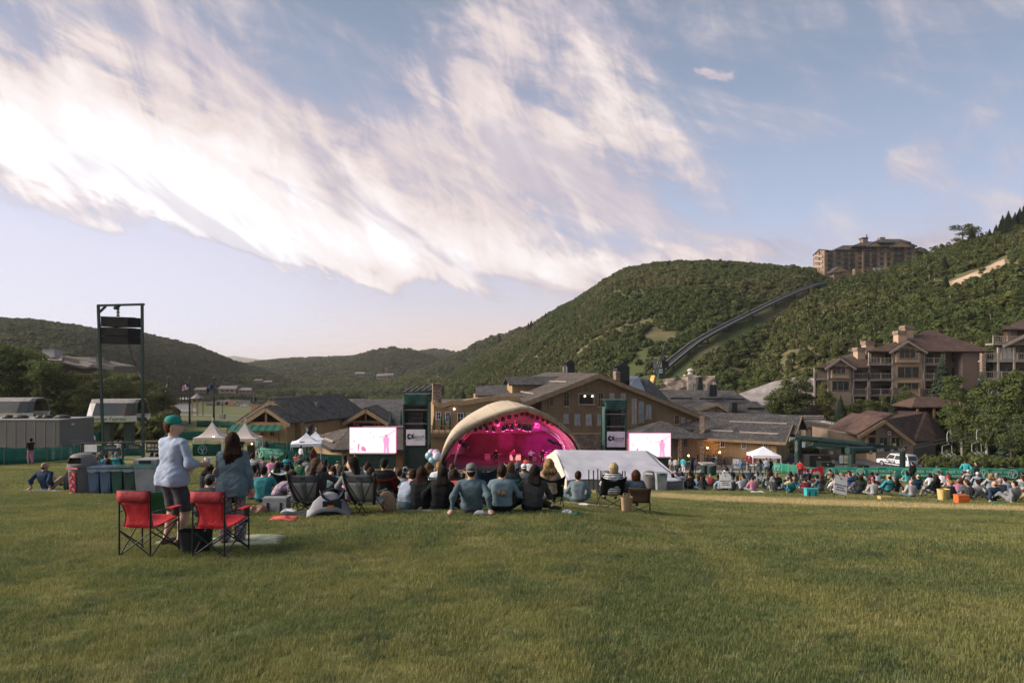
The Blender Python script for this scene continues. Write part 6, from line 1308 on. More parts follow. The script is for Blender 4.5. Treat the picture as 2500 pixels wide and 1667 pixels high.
def sit(kind,**o):
 """poses on the ground; the audience looks towards +Y"""
 b=dict(pelvis=(0,0,SEAT),neck=(0,.03,.60),slump=.03,untucked=True)
 if kind=='cross':b.update(lh=(-.24,.30,.26),rh=(.24,.30,.26),lf=(.10,.40,.08),rf=(-.10,.34,.08),lk=(-1,.35,.15),rk=(1,.35,.15),ldir=(1,.2,0),rdir=(-1,.2,0))
 if kind=='lean':b.update(neck=(0,-.14,.60),lh=(-.33,-.27,.10),rh=(.33,-.27,.10),ld=(-.3,-.9,-.3),rd=(.3,-.9,-.3),le=(-.4,-1,.2),re=(.4,-1,.2),lf=(-.16,.72,.09),rf=(.16,.72,.09),lk=(-.2,.2,1),rk=(.2,.2,1))
 if kind=='knees':b.update(neck=(0,.13,.58),slump=.06,lh=(-.10,.50,.36),rh=(.10,.50,.36),le=(-1,-.2,-.5),re=(1,-.2,-.5),lf=(-.12,.56,.09),rf=(.12,.56,.09),lk=(-.15,.3,1),rk=(.15,.3,1))
 if kind=='side':b.update(neck=(.05,.03,.59),lh=(-.36,.0,.10),rh=(.26,.34,.22),ld=(-.6,0,-.5),le=(-1,-.5,.2),lf=(.28,.35,.08),rf=(.40,.22,.08),lk=(-.3,1,.1),rk=(.4,1,.1),ldir=(1,-.3,0),rdir=(1,-.3,0))
 if kind=='phone':b.update(lh=(-.17,.30,.78),rh=(.24,.30,.26),le=(-.8,-.2,-.6),ld=(0,.1,1),lf=(.10,.40,.08),rf=(-.10,.34,.08),lk=(-1,.35,.15),rk=(1,.35,.15),ldir=(1,.2,0),rdir=(-1,.2,0))
 if kind=='hunch':b.update(neck=(0,.26,.52),slump=.10,lh=(-.16,.52,.22),rh=(.16,.52,.22),lf=(-.14,.62,.09),rf=(.14,.62,.09),lk=(-.25,.3,1),rk=(.25,.3,1))
 if kind=='chair':b.update(pelvis=(0,0,.34),neck=(0,-.10,.81),slump=.0,lh=(-.24,.26,.44),rh=(.24,.26,.44),lf=(-.15,.62,.09),rf=(.15,.62,.09),lk=(-.1,.5,1),rk=(.1,.5,1))
 if kind=='stand':b.update(pelvis=(0,0,.92),neck=(0,.01,1.43),slump=.0,lh=(-.24,.04,.86),rh=(.24,.04,.86),le=(-.5,-1,0),re=(.5,-1,0),lf=(-.11,-.02,.09),rf=(.11,.02,.09),lk=(0,1,0),rk=(0,1,0))
 if kind=='hips':b.update(pelvis=(0,0,.92),neck=(0,.0,1.43),slump=.0,lh=(-.17,.0,.98),rh=(.17,.0,.98),le=(-1,-.5,0),re=(1,-.5,0),ld=(.5,.6,-.4),rd=(-.5,.6,-.4),lf=(-.14,0,.09),rf=(.14,0,.09),lk=(0,1,0),rk=(0,1,0))
 if kind=='fold':b.update(pelvis=(0,0,.92),neck=(0,.0,1.43),slump=.0,lh=(.08,.24,1.14),rh=(-.08,.26,1.18),le=(-1,0,-.5),re=(1,0,-.5),lf=(-.12,0,.09),rf=(.12,.03,.09),lk=(0,1,0),rk=(0,1,0))
 if kind=='walk':b.update(pelvis=(0,0,.90),neck=(0,.06,1.41),slump=.0,lh=(-.24,.22,.95),rh=(.24,-.18,.92),le=(-.4,-1,0),re=(.4,-1,0),lf=(-.09,-.30,.12),rf=(.09,.28,.09),lk=(0,1,0),rk=(0,1,0))
 if kind=='play':b.update(pelvis=(0,0,.90),neck=(0,.05,1.40),slump=.0,lh=(-.42,.26,1.18),rh=(.10,.24,1.0),le=(-.5,-1,-.4),re=(1,-.4,-.3),lf=(-.16,.04,.09),rf=(.16,.0,.09),lk=(0,1,0),rk=(0,1,0))
 b.update(o);return b
CLOTH={}
def cl(name,c,**k):
 nm='cloth_'+name
 if nm not in MATS:mat(nm,c,.9,tuple(x*.8 for x in c),7.,bump=.5,bscale=9.,spec=.15,**k)
 CLOTH[name]=MATS[nm];return MATS[nm]
for n_,c_ in dict(black=(.016,.018,.018),charcoal=(.045,.048,.05),grey=(.20,.21,.215),pale_grey=(.36,.37,.39),white=(.66,.66,.68),navy=(.025,.045,.085),blue=(.06,.13,.26),denim=(.090,.135,.155),pale_denim=(.175,.235,.262),light_blue=(.33,.39,.47),teal=(.04,.20,.22),green=(.05,.14,.07),olive=(.12,.12,.07),red=(.42,.035,.035),maroon=(.14,.025,.03),coral=(.58,.11,.09),pink=(.55,.22,.34),purple=(.16,.10,.22),yellow=(.55,.42,.16),tan=(.36,.27,.18),cream=(.55,.49,.40),brown=(.12,.075,.05),turquoise=(.06,.36,.38)).items():cl(n_,c_)
cl('plaid_pink',(.45,.33,.38),pat=('plaid',.10,(.05,.06,.09),(.20,.16,.22)));cl('plaid_red',(.45,.42,.42),pat=('plaid',.09,(.30,.04,.05),(.12,.05,.07)));cl('plaid_dark',(.11,.115,.11),pat=('plaid',.11,(.025,.03,.03),(.05,.055,.05)));cl('striped',(.62,.62,.62),pat=('stripes',.055,(.06,.08,.10)));cl('floral',(.10,.10,.11),pat=('marble',9.,(.30,.26,.28),(.35,.12,.15)));cl('camo',(.14,.12,.085),pat=('marble',7.,(.05,.055,.035),(.22,.19,.13)))
SKIN={k:mat('skin_'+k,c,.6,tuple(x*.88 for x in c),9.,sub=.08,spec=.35)for k,c in dict(fair=(.50,.31,.22),tan=(.36,.21,.14),brown=(.20,.11,.07)).items()}
HAIRC={k:mat('hair_'+k,c,.75,tuple(x*.4 for x in c),28.,detail=3,bump=1.,bscale=70.,spec=.12)for k,c in dict(dark=(.022,.016,.013),brown=(.040,.022,.014),auburn=(.10,.036,.016),blonde=(.34,.21,.09),pale=(.52,.39,.22),grey=(.30,.29,.29),light_brown=(.11,.062,.034)).items()}
SHOES=mat('shoe_dark',(.03,.03,.035),.7)
I3=np.eye(3)
def hair_prims(style):
 T=[];s=lambda a,b,r0,r1,k=45.:T.append(('s',np.array(a,float),np.array(b,float),r0,r1,0,k));e=lambda c,r,k=45.:T.append(('e',np.array(c,float),np.array(r,float),None,None,0,k))
 if style in('short','crop'):e((0,-.018,.045),(.083,.098,.098)if style=='short' else(.079,.096,.096));e((0,-.05,-.01),(.070,.062,.075))
 if style=='bald':e((0,-.045,-.03),(.079,.062,.045))
 if style in('long','pony','bun','bob','wavy'):e((0,-.016,.042),(.087,.103,.105));e((0,-.05,-.02),(.080,.065,.09))
 if style=='long':
  for x,l in((-.065,.36),(-.03,.43),(.005,.46),(.04,.42),(.07,.34)):s((x,-.05,0),(x*1.45,-.115,-.20),.034,.036,70.);s((x*1.45,-.115,-.20),(x*1.55+.01,-.125,-l),.036,.008,70.)
  for x in(-.07,.07):s((x,-.01,.02),(x*1.05,-.05,-.15),.026,.018)
 if style=='wavy':
  for x,l in((-.075,.24),(-.03,.31),(.025,.29),(.07,.25)):s((x,-.05,0),(x*1.7,-.10,-.13),.036,.042,70.);s((x*1.7,-.10,-.13),(x*1.5,-.10,-l),.042,.012,70.)
  for x in(-.085,.085):s((x,.01,.02),(x*1.2,.0,-.16),.032,.034)
 if style=='bob':
  for x in(-.06,0,.06):s((x,-.05,0),(x*1.2,-.065,-.10),.048,.040)
  for x in(-.078,.078):s((x,.01,.02),(x*1.1,.01,-.10),.030,.026)
 if style=='pony':s((0,-.10,.05),(0,-.15,.02),.032,.036);s((0,-.15,.02),(.01,-.15,-.20),.036,.012)
 if style=='bun':e((0.03,-.115,.045),(.042,.040,.042))
 if style=='side':e((0,-.016,.042),(.087,.103,.105));s((.05,-.05,-.02),(.11,.02,-.2),.05,.03)
 return T
HAIR={}
def hair_mesh(style,vox):
 k=(style,vox)
 if k not in HAIR:HAIR[k]=sdf_mesh('hair',hair_prims(style),vox,[HAIRC['dark']])
 return HAIR[k]
HAT={}
def hat_mesh(kind):
 if kind in HAT:return HAT[kind]
 mb=MB();dome=[(.088*math.cos(t),.10*math.sin(t))for t in np.linspace(0,1.5,7)]
 if kind in('cap','backcap'):
  mb.lathe([(.094,.035),(.096,.06),(.090,.10),(.070,.135),(.035,.152),(.004,.156)],(0,-.008,0),16,1,1.12);sg=1 if kind=='cap' else-1;v=[]
  for t in np.linspace(0.25,math.pi-.25,9):v.append([(.092*math.cos(t),sg*(.10*math.sin(t))-.008,.045),(.085*math.cos(t),sg*(.10*math.sin(t)+.085*math.sin(t)**.6)-.008,.030)])
  mb.sheet(v if sg>0 else v[::-1],.006);mb.lathe([(.012,.154),(.004,.162)],(0,-.008,0),8)
 if kind=='beanie':mb.lathe([(.094,.0),(.098,.03),(.094,.08),(.075,.125),(.035,.15),(.004,.155)],(0,-.012,0),16,1,1.12)
 if kind=='brim':mb.lathe([(.20,.035),(.19,.048),(.095,.055),(.092,.11),(.075,.14),(.03,.135),(.004,.13)],(0,0,0),18,.95,1.1)
 HAT[kind]=mb.mesh(kind,MW['black'],True);return HAT[kind]
BODY={}
def eye_mesh(mouth=False):
 k='mouth' if mouth else 'eye'
 if k not in HAT:HAT[k]=MB().lathe([(.001,-.005),(.011,0),(.001,.005)],n=10,sx=2. if mouth else 1.2,sy=.5).mesh(k,mat('lip',(.30,.10,.08),.5)if mouth else mat('iris',(.03,.02,.015),.2),True)
 return HAT[k]
def person(px,d,pose,label,top='grey',bot='denim',hair=('short','brown'),skin='fair',rz=0.,group='people in the audience',scale=1.,hat=None,yaw=0.,pitch=0.,sleeve='long',legs='long',fem=False,heavy=1.,vox=.03,dz=0.,loc=None,shoe=None,**kw):
 key=(pose if isinstance(pose,str)else id(pose),sleeve,legs,round(yaw,2),round(pitch,2),fem,heavy,vox,tuple(sorted((k,str(v))for k,v in kw.items())))
 if key not in BODY:
  fk={k:kw[k]for k in kw if k in('fingers','tunic')};pk={k:kw[k]for k in kw if k not in fk}
  T,hc,Hm=body(sit(pose,**pk)if isinstance(pose,str)else pose,sleeve,legs,yaw,pitch,fem,heavy,**fk);BODY[key]=(sdf_mesh('person',T,vox,[SKIN['fair'],CLOTH['grey'],CLOTH['denim'],SHOES]),hc,Hm)
 me,hc,Hm=BODY[key];o=bpy.data.objects.new('person',me);COL.objects.link(o)
 g=Vector(loc)if loc is not None else ground(px,d);o.location=(g.x,g.y,g.z+dz+.01);o.rotation_euler=(0,0,rz);o.scale=(scale,)*3
 for i,m in enumerate((SKIN[skin],CLOTH[top],CLOTH[bot],shoe or SHOES)):o.material_slots[i].link='OBJECT';o.material_slots[i].material=m
 HM=Matrix.Translation(Vector(hc))@Hm.to_4x4()
 if hair:
  h=bpy.data.objects.new('hair',hair_mesh(hair[0],.012 if vox<.02 else .022));COL.objects.link(h);h.parent=o;h.matrix_local=HM;h.material_slots[0].link='OBJECT';h.material_slots[0].material=HAIRC[hair[1]]
 if hat:
  h=bpy.data.objects.new({'cap':'cap','backcap':'cap','beanie':'beanie','brim':'hat'}[hat[0]],hat_mesh(hat[0]));COL.objects.link(h);h.parent=o;h.matrix_local=HM;h.material_slots[0].link='OBJECT';h.material_slots[0].material=hat[1]if not isinstance(hat[1],str)else CLOTH[hat[1]]
 if vox<=.021:
  for s_ in(-1,1):q=bpy.data.objects.new('eye',eye_mesh());COL.objects.link(q);q.parent=o;q.matrix_local=HM@Matrix.Translation((s_*.031,.086,.018))
  q=bpy.data.objects.new('mouth',eye_mesh(True));COL.objects.link(q);q.parent=o;q.matrix_local=HM@Matrix.Translation((0,.098,-.062))
 return tag(o,label,'person',group)
 # fences
netm=mat('green_net',(.012,.165,.105),.75,(.010,.125,.082),1.2,bump=.4,bscale=4);netd=mat('dark_green_net',(.010,.085,.060),.75,(.008,.065,.048),1.2,bump=.4,bscale=4);print_=mat('pale_print',(.34,.46,.41),.8,(.24,.38,.33),3.)
def fence(name,pts,h,lab,m=None,prints=0,posts=True,sag=.08,group='green mesh fences',start=.1,letter=True,fd=True):
 m=m or netm;V=[]
 for(p0,d0),(p1,d1)in zip(pts,pts[1:]):
  a,b=ground(p0,d0),ground(p1,d1);n=max(3,int((b-a).length/1.0))
  for k in range(n):q=a.lerp(b,k/n);V.append(Vector((q.x,q.y,Zg(q.x,q.y))))
 V.append(ground(*pts[-1]));root=empty(name,V[0],0,lab,'fence',group);L=lambda v:Vector(v)-V[0];rows=[[],[],[],[]]
 for k,p in enumerate(V):
  t=L(p);wv=.05*math.sin(k*1.7)
  for r_,f in enumerate((.02,.35,.7,1.)):rows[r_].append(t+Vector((0,wv*math.sin(f*3),h*f-(sag*math.sin(k*math.pi/3)**2 if f==1. else 0))))
 pan=MB().sheet(rows,.012).build('net',m,root,True)
 if posts:
  for k in range(0,len(V),3):p=L(V[k]);MB().cyl(p+Vector((0,.06,-.2)),p+Vector((0,.06,h+.12)),.025).build('post',MW['rail'],root)
 S=[0];
 for a,b in zip(V,V[1:]):S.append(S[-1]+(b-a).length)
 for k in range(prints):
  s0=S[-1]*(start+(k+.0)/prints);i=max(j for j in range(len(S))if S[j]<=s0);i=min(i,len(V)-3);p=V[i];u=(V[min(i+3,len(V)-1)]-V[i]);sl=u.z/max(.1,math.hypot(u.x,u.y));u.z=0;u.normalize();n=Vector((u.y,-u.x,0));c=L(p)+Vector((0,0,h*.52))+n*.10;r_=h*.36
  uu=Vector((u.x,u.y,sl)).normalized();mb=MB()
  ring=[(math.cos(t),math.sin(t))for t in np.linspace(0,6.283,20,endpoint=False)]
  for(x0,y0),(x1,y1)in zip(ring,ring[1:]+ring[:1]):mb.poly([c+uu*(x0*r_)+Z1*(y0*r_),c+uu*(x1*r_)+Z1*(y1*r_),c+uu*(x1*r_*.86)+Z1*(y1*r_*.86),c+uu*(x0*r_*.86)+Z1*(y0*r_*.86)])
  mb.poly([c+uu*(x*r_)+Z1*(y*r_)+n*.003 for x,y in((-.12,-.95),(.12,-.95),(.2,-.3),(.42,.1),(.3,.15),(.0,-.1),(-.3,.15),(-.42,.1),(-.2,-.3))])
  for sg in(-1,1):
   mb.poly([c+uu*(x*sg*r_)+Z1*(y*r_)+n*.003 for x,y in((.12,.0),(.25,.05),(.6,.45),(.5,.5))]);mb.poly([c+uu*(x*sg*r_)+Z1*(y*r_)+n*.003 for x,y in((.1,.0),(.2,.05),(.28,.7),(.16,.72))]);mb.poly([c+uu*(x*sg*r_)+Z1*(y*r_)+n*.003 for x,y in((.3,.2),(.35,.15),(.82,.15),(.8,.25))])
  mb.build('deer_emblem',print_,pan)
  if letter:
   ang=math.atan2(u.y,u.x)
   for t,dz,sz in(('DEER VALLEY',.12,.30),('RESORT',-.20,.26)):
    lettering(t,sz*h,V[0]+c+uu*(r_+h*1.15)+Z1*(dz*h+sl*(r_+h*1.15)*0)+n*.02,facing(ang)@Matrix.Rotation(math.atan(sl),3,'Z'),print_,pan,.002)
 return root
fence('fence',[(-80,41),(60,46),(198,58)],1.15,'bright green mesh fence with deer emblems in front of the grey trailer',None,4,letter=False)
fence('fence',[(200,70),(280,74),(352,76)],1.2,'green mesh fence behind the row of hanging signs',None,2,letter=False)
fence('fence',[(204,92),(290,104),(378,112)],1.4,'green mesh fence running up to the lift station',None,3,letter=False)
fence('fence',[(405,96),(440,98),(500,100)],1.2,'green mesh fence behind the man with the cap',None,1,letter=False)
fence('fence',[(480,122),(530,122),(585,120)],1.2,'green mesh fence at the foot of the flagpoles',netd,0)
fence('fence',[(626,88),(665,88),(700,89)],1.2,'green mesh fence under the green awning lodge',None,1,start=.3)
fence('fence',[(700,90),(725,92),(752,94)],1.2,'short green mesh fence behind the white canopy tents',None,0)
fence('fence',[(470,72),(505,73),(540,74)],1.35,'dark green mesh fence beside the left beige tent',netd,1,start=.45,letter=False)
fence('fence',[(635,68),(690,67),(760,69),(835,72)],1.25,'green mesh fence between the beige tents and the low hut',None,2,start=.08)
fence('fence',[(1880,79),(1925,70),(1960,62)],1.1,'slanting green mesh fence under the first aid flags',None,1,start=.2)
fence('fence',[(1955,61),(2100,60),(2250,58.5),(2400,57),(2580,56)],1.05,'long green mesh fence with repeated resort lettering behind the right crowd',None,7,sag=.1,start=.02)
# signs, flags, posts
def easel_sign(px,d,rz,lab,lean=.0,hh=1.0):
 g=ground(px,d);r=empty('lawn_sign',g,rz,lab,'sign','blankets only signs');w,h=.62,.82;M=Matrix.Rotation(R(-14),3,'X')@Matrix.Rotation(lean,3,'Y')
 b=MB();b.box((0,0,0),(w,.02,h),M=M);b.v=[(x,y,z+.66)for x,y,z in b.v];o=b.build('board',MW['white'],r)
 for x in(-.3,.3):MB().cyl((x,.05,-.05),(x*.8,-.10+.18,1.12),.013).build('leg',MW['black'],r)
 MB().cyl((0,.55,-.12),(0,.06,1.1),.013).build('leg',MW['black'],r)
 blk=mat('black_print',(.02,.02,.02),.7);Mw=Matrix.Rotation(rz,3,'Z')@M@Matrix(((1,0,0),(0,0,-1),(0,1,0)));c0=g+Matrix.Rotation(rz,3,'Z')@Vector((0,0,.66))
 for t,dz,sz in(('BLANKETS ONLY',-.02,.078),('BEYOND',-.13,.085),('THIS POINT',-.24,.085)):lettering(t,sz,c0+Mw@Vector((0,dz,.016)),Mw,blk,o,.001,bold=.002)
 mb=MB();mb.lathe([(.035,0),(.02,.05),(.001,.07)],(0,-.02,0),8);e=mb.build('emblem',blk,o);e.matrix_local=Matrix.Translation(M@Vector((0,0,.26)));e.location.z+=.66
 return r
easel_sign(1771,38.5,0,'white blankets only sign standing upright before a camouflage blanket');easel_sign(2052,30.5,.15,'white blankets only sign leaning on a tilted easel near the orange cooler',.22)
def first_aid_signs():
 red=mat('first_aid_red',(.50,.025,.035),.7,(.40,.02,.03),2.);wh=MW['white']
 b=Bld('first_aid_banner',1975,60,'red first aid banner hung over the green fence','banner');c=ground(1975,60)+Vector((0,-.35,.78));pts=[(-1.15,.38),(-.5,.22),(0,.12),(.5,.22),(1.15,.38),(1.15,-.42),(-1.15,-.42)]
 o=b.put(MB().prism([c+Vector((x,0,z))for x,z in pts][::-1],(0,.02,0)),'cloth',red);lettering('FIRST AID',.36,c+Vector((0,-.02,-.24)),facing(0),wh,o,.002,bold=.01);b.put(MB().bar(c+Vector((-.10,-.02,.02)),c+Vector((.10,-.02,.02)),.01,.06),'white_cross',wh,o);b.put(MB().bar(c+Vector((0,-.025,-.08)),c+Vector((0,-.025,.12)),.06,.01,up=(0,1,0)),'white_cross',wh,o)
 for k,(px,py,tl,lab)in enumerate(((1828,1120,0,'red first aid flag on a stand left of the plaza tent'),(1838,1124,.35,'tilted red first aid flag against the plaza tent leg'))):
  d=79;p=P(px,py,d);g=ground(px,d);r=empty('first_aid_flag',g,0,lab,'flag','first aid flags');M=Matrix.Rotation(tl,3,'Y');o=MB().box(p-g,(.62,.03,.72),M=M).build('flag',red,r);MB().cyl((.0,.05,0),(p-g)+Vector((0,.05,-.3)),.03).build('pole',MW['black'],r);MB().lathe([(.25,0),(.2,.12)],n=10).build('base',MW['black'],r)
  MB().box(p-g+Vector((0,-.025,.15)),(.26,.01,.08)).build('white_cross',wh,o);MB().box(p-g+Vector((0,-.03,.15)),(.08,.01,.26)).build('white_cross',wh,o);lettering('FIRST AID',.12,p+Vector((0,-.03,-.2)),facing(0)@Matrix.Rotation(-tl,3,'Z'),wh,o,.001)
 A=empty('sandwich_board',ground(1797,88),-.1,'white sandwich board standing on the plaza','sign')
 for sg in(-1,1):MB().box((0,sg*.25,.6),(.75,.04,1.3),M=Matrix.Rotation(sg*.2,3,'X')).build('panel',wh,A)
 blk=MATS['black_print'];MB().box((0,-.42,.9),(.1,.01,.12),M=Matrix.Rotation(-.2,3,'X')).build('emblem',blk,A)
 for k in range(2):MB().box((0,-.35-k*.04,.62-.16*k),(.42,.01,.07),M=Matrix.Rotation(-.2,3,'X')).build('printed_line',inkl,A)
 A=empty('sandwich_board',ground(697,71),.2,'small white sandwich board at the foot of the guitar tent','sign')
 for sg in(-1,1):MB().box((0,sg*.2,.5),(.55,.03,1.05),M=Matrix.Rotation(sg*.2,3,'X')).build('panel',wh,A)
 A=empty('menu_board',ground(613,73.5),.1,'dark menu board under the beige tent','sign')
 MB().box((0,0,.75),(.75,.06,1.3)).build('board',MW['dark'],A);MB().bar((-.4,.03,0),(-.4,.03,1.45),.06).build('leg',MW['trim'],A);MB().bar((.4,.03,0),(.4,.03,1.45),.06).build('leg',MW['trim'],A)
first_aid_signs()
def flags():
 for px,d,lab,kind in((410,128,'flagpole with a limp white flag','w'),(463,128,'flagpole with the striped national flag','us'),(522,128,'flagpole with a dark blue flag','b')):
  g=ground(px,d);h=(HY-923)/F*d-g.z;r=empty('flagpole',g,0,lab,'flagpole','flagpoles behind the lawn');MB().cyl((0,0,-.3),(0,0,h),.20,.11,10).build('pole',MW['steel'],r);MB().lathe([(.01,.15),(.15,0),(.01,-.15)],(0,0,h+.1),8).build('finial',MW['conc'],r)
  W,Hh=1.5,1.1;cols={'w':MW['white'],'b':mat('flag_blue',(.03,.045,.11),.8),'us':mat('flag_red',(.5,.05,.06),.8)};dr={'w':1.7,'b':.9,'us':.35}[kind]
  rows=[];n=13 if kind=='us' else 8
  for i in range(n+1):rows.append([Vector((-.15-W*(j/8)*(.45 if kind=='w' else .8),.12*math.sin(j*1.3+i*.2),h-1.0-Hh*i/n-dr*(j/8)**1.2))for j in range(9)])
  if kind=='us':
   for i in range(13):MB().sheet([rows[i],rows[i+1]],.01).build('stripe',cols['us']if i%2==0 else MW['white'],r)
   MB().sheet([[p+Vector((0,-.03,0))for p in q[:4]]for q in rows[:8]],.01).build('canton',cols.get('c')or MATS['flag_blue']if 'flag_blue' in MATS else mat('flag_blue',(.03,.045,.11),.8),r)
  else:MB().sheet(rows,.01).build('flag',cols[kind],r,True)
flags()
def lamp_post(px,py0,py1,d,lab):
 g=ground(px,d);h=(HY-py0)/F*d-g.z;r=empty('street_lamp',g,0,lab,'street lamp','lamp posts by the parking lot');MB().cyl((0,0,-.3),(0,0,h),.13,.09,8).build('pole',MW['black'],r);MB().bar((-1.2,0,h-.4),(1.2,0,h-.4),.12).build('arm',MW['black'],r)
 for x in(-1.2,1.2):MB().lathe([(.1,.4),(.5,.1),(.35,-.5),(.1,-.55)],(x,0,h),8).build('lantern',MW['black'],r)
 MB().box((0,0,.6),(1.3,1.3,1.4)).build('base',MW['conc'],r)
lamp_post(543,983,0,190,'twin lantern lamp post by the meadow road');lamp_post(827,984,0,185,'twin lantern lamp post beside the parking lot')
# gantry with hanging loudspeakers
def gantry():
 d=42;B=Bld('speaker_gantry',300,d,'tall dark steel gantry carrying a hanging loudspeaker cluster','gantry');m=MW['steel'];gz=ground(290,d).z-.3
 l0,l1,r0,r1=Vector((PX(254,d),d,gz)),P(240,747,d),Vector((PX(350,d),d,gz)),P(347,744,d)
 B.put(MB().bar(l0,l1,.135),'post',m);B.put(MB().bar(r0,r1,.135),'post',m);B.put(MB().bar(P(238,746,d),P(352,743,d),.15,.13),'top_beam',m);B.put(MB().bar(P(243,762,d),P(258,748,d),.12),'brace',m)
 B.put(MB().bar(P(283,748,d),P(287,752,d),.3),'trolley',m)
 H=Bld('hanging_loudspeaker',290,d,'black loudspeaker cluster hanging from the gantry hoist','loudspeaker');mb=MB()
 for k in range(5):mb.cyl(P(288,753+k*4,d),P(288,756.5+k*4,d),.06 if k%2 else .10,n=6)
 H.put(mb,'hoist_chain',m);sh=mat('cabinet_black',(.014,.015,.016),.7);D=Vector((.35,1.0,0))
 for y0,y1 in((774,797),(800,819),(820,839)):
  c=H.put(MB().prism([P(246,y1,d),P(314,y1+.5,d),P(314,y0+.5,d),P(246,y0,d)],D),'cabinet',sh);H.put(MB().prism([P(248,y1-1,d-.02),P(312,y1-.5,d-.02),P(312,y0+1.5,d-.02),P(248,y0+1,d-.02)],(0,.02,0)),'grille',mat('speaker_grille',(.022,.024,.024),.9,pat=('grid',.06,(.01,.01,.01))),c)
 for y in(773,799):H.put(MB().bar(P(244,y,d-.05),P(331,y+3,d+.9),.05),'rigging_bar',m)
 H.put(MB().tube([P(314,838,d+.6),P(322,870,d+.5),P(336,905,d+.3),P(346,925,d)],.03),'cable',MW['black'])
gantry()
def sign_rail():
 d=38;B=Bld('sign_rail',310,d,'black pipe rail with a row of food stall signs hanging from it','sign rail');gz=lambda px:ground(px,d).z
 B.put(MB().cyl(P(198,1082,d),P(425,1078,d),.05),'rail',MW['black'])
 for px in(199,300,424):p=P(px,1081,d);B.put(MB().cyl((p.x,p.y,gz(px)-.1),p,.05),'post',MW['black'])
 for x0,x1,y0,y1,m,t in((206,236,1085,1103,MW['white'],None),(257,284,1085,1101,mat('navy_board',(.03,.05,.08),.7),'Sandwiches'),(312,342,1083,1099,MW['steel'],'Glass'),(357,388,1079,1104,MW['dark'],None)):
  f=Face(x0,d-.08,0);o=B.block(f,x0,x1,y0,y1,.03,m,'sign_board')
  if t:lettering(t,.17 if len(t)>6 else .26,f.p((x0+x1)/2,(y0+y1)/2,.04),facing(0),MW['conc'],o,.002)
  if x0==357:
   for i,c in enumerate(((.6,.5,.35),(.3,.3,.3),(.5,.25,.1))):B.block(f,x0+3+i*9,x0+10+i*9,y0+5,y0+12,.02,mat('menu_picture_%d'%i,c,.7),'menu_picture',o,.02)
   for i in range(3):B.block(f,x0+3+i*9,x0+10+i*9,y0+15,y0+20,.02,MW['rail'],'menu_text',o,.02)
sign_rail()
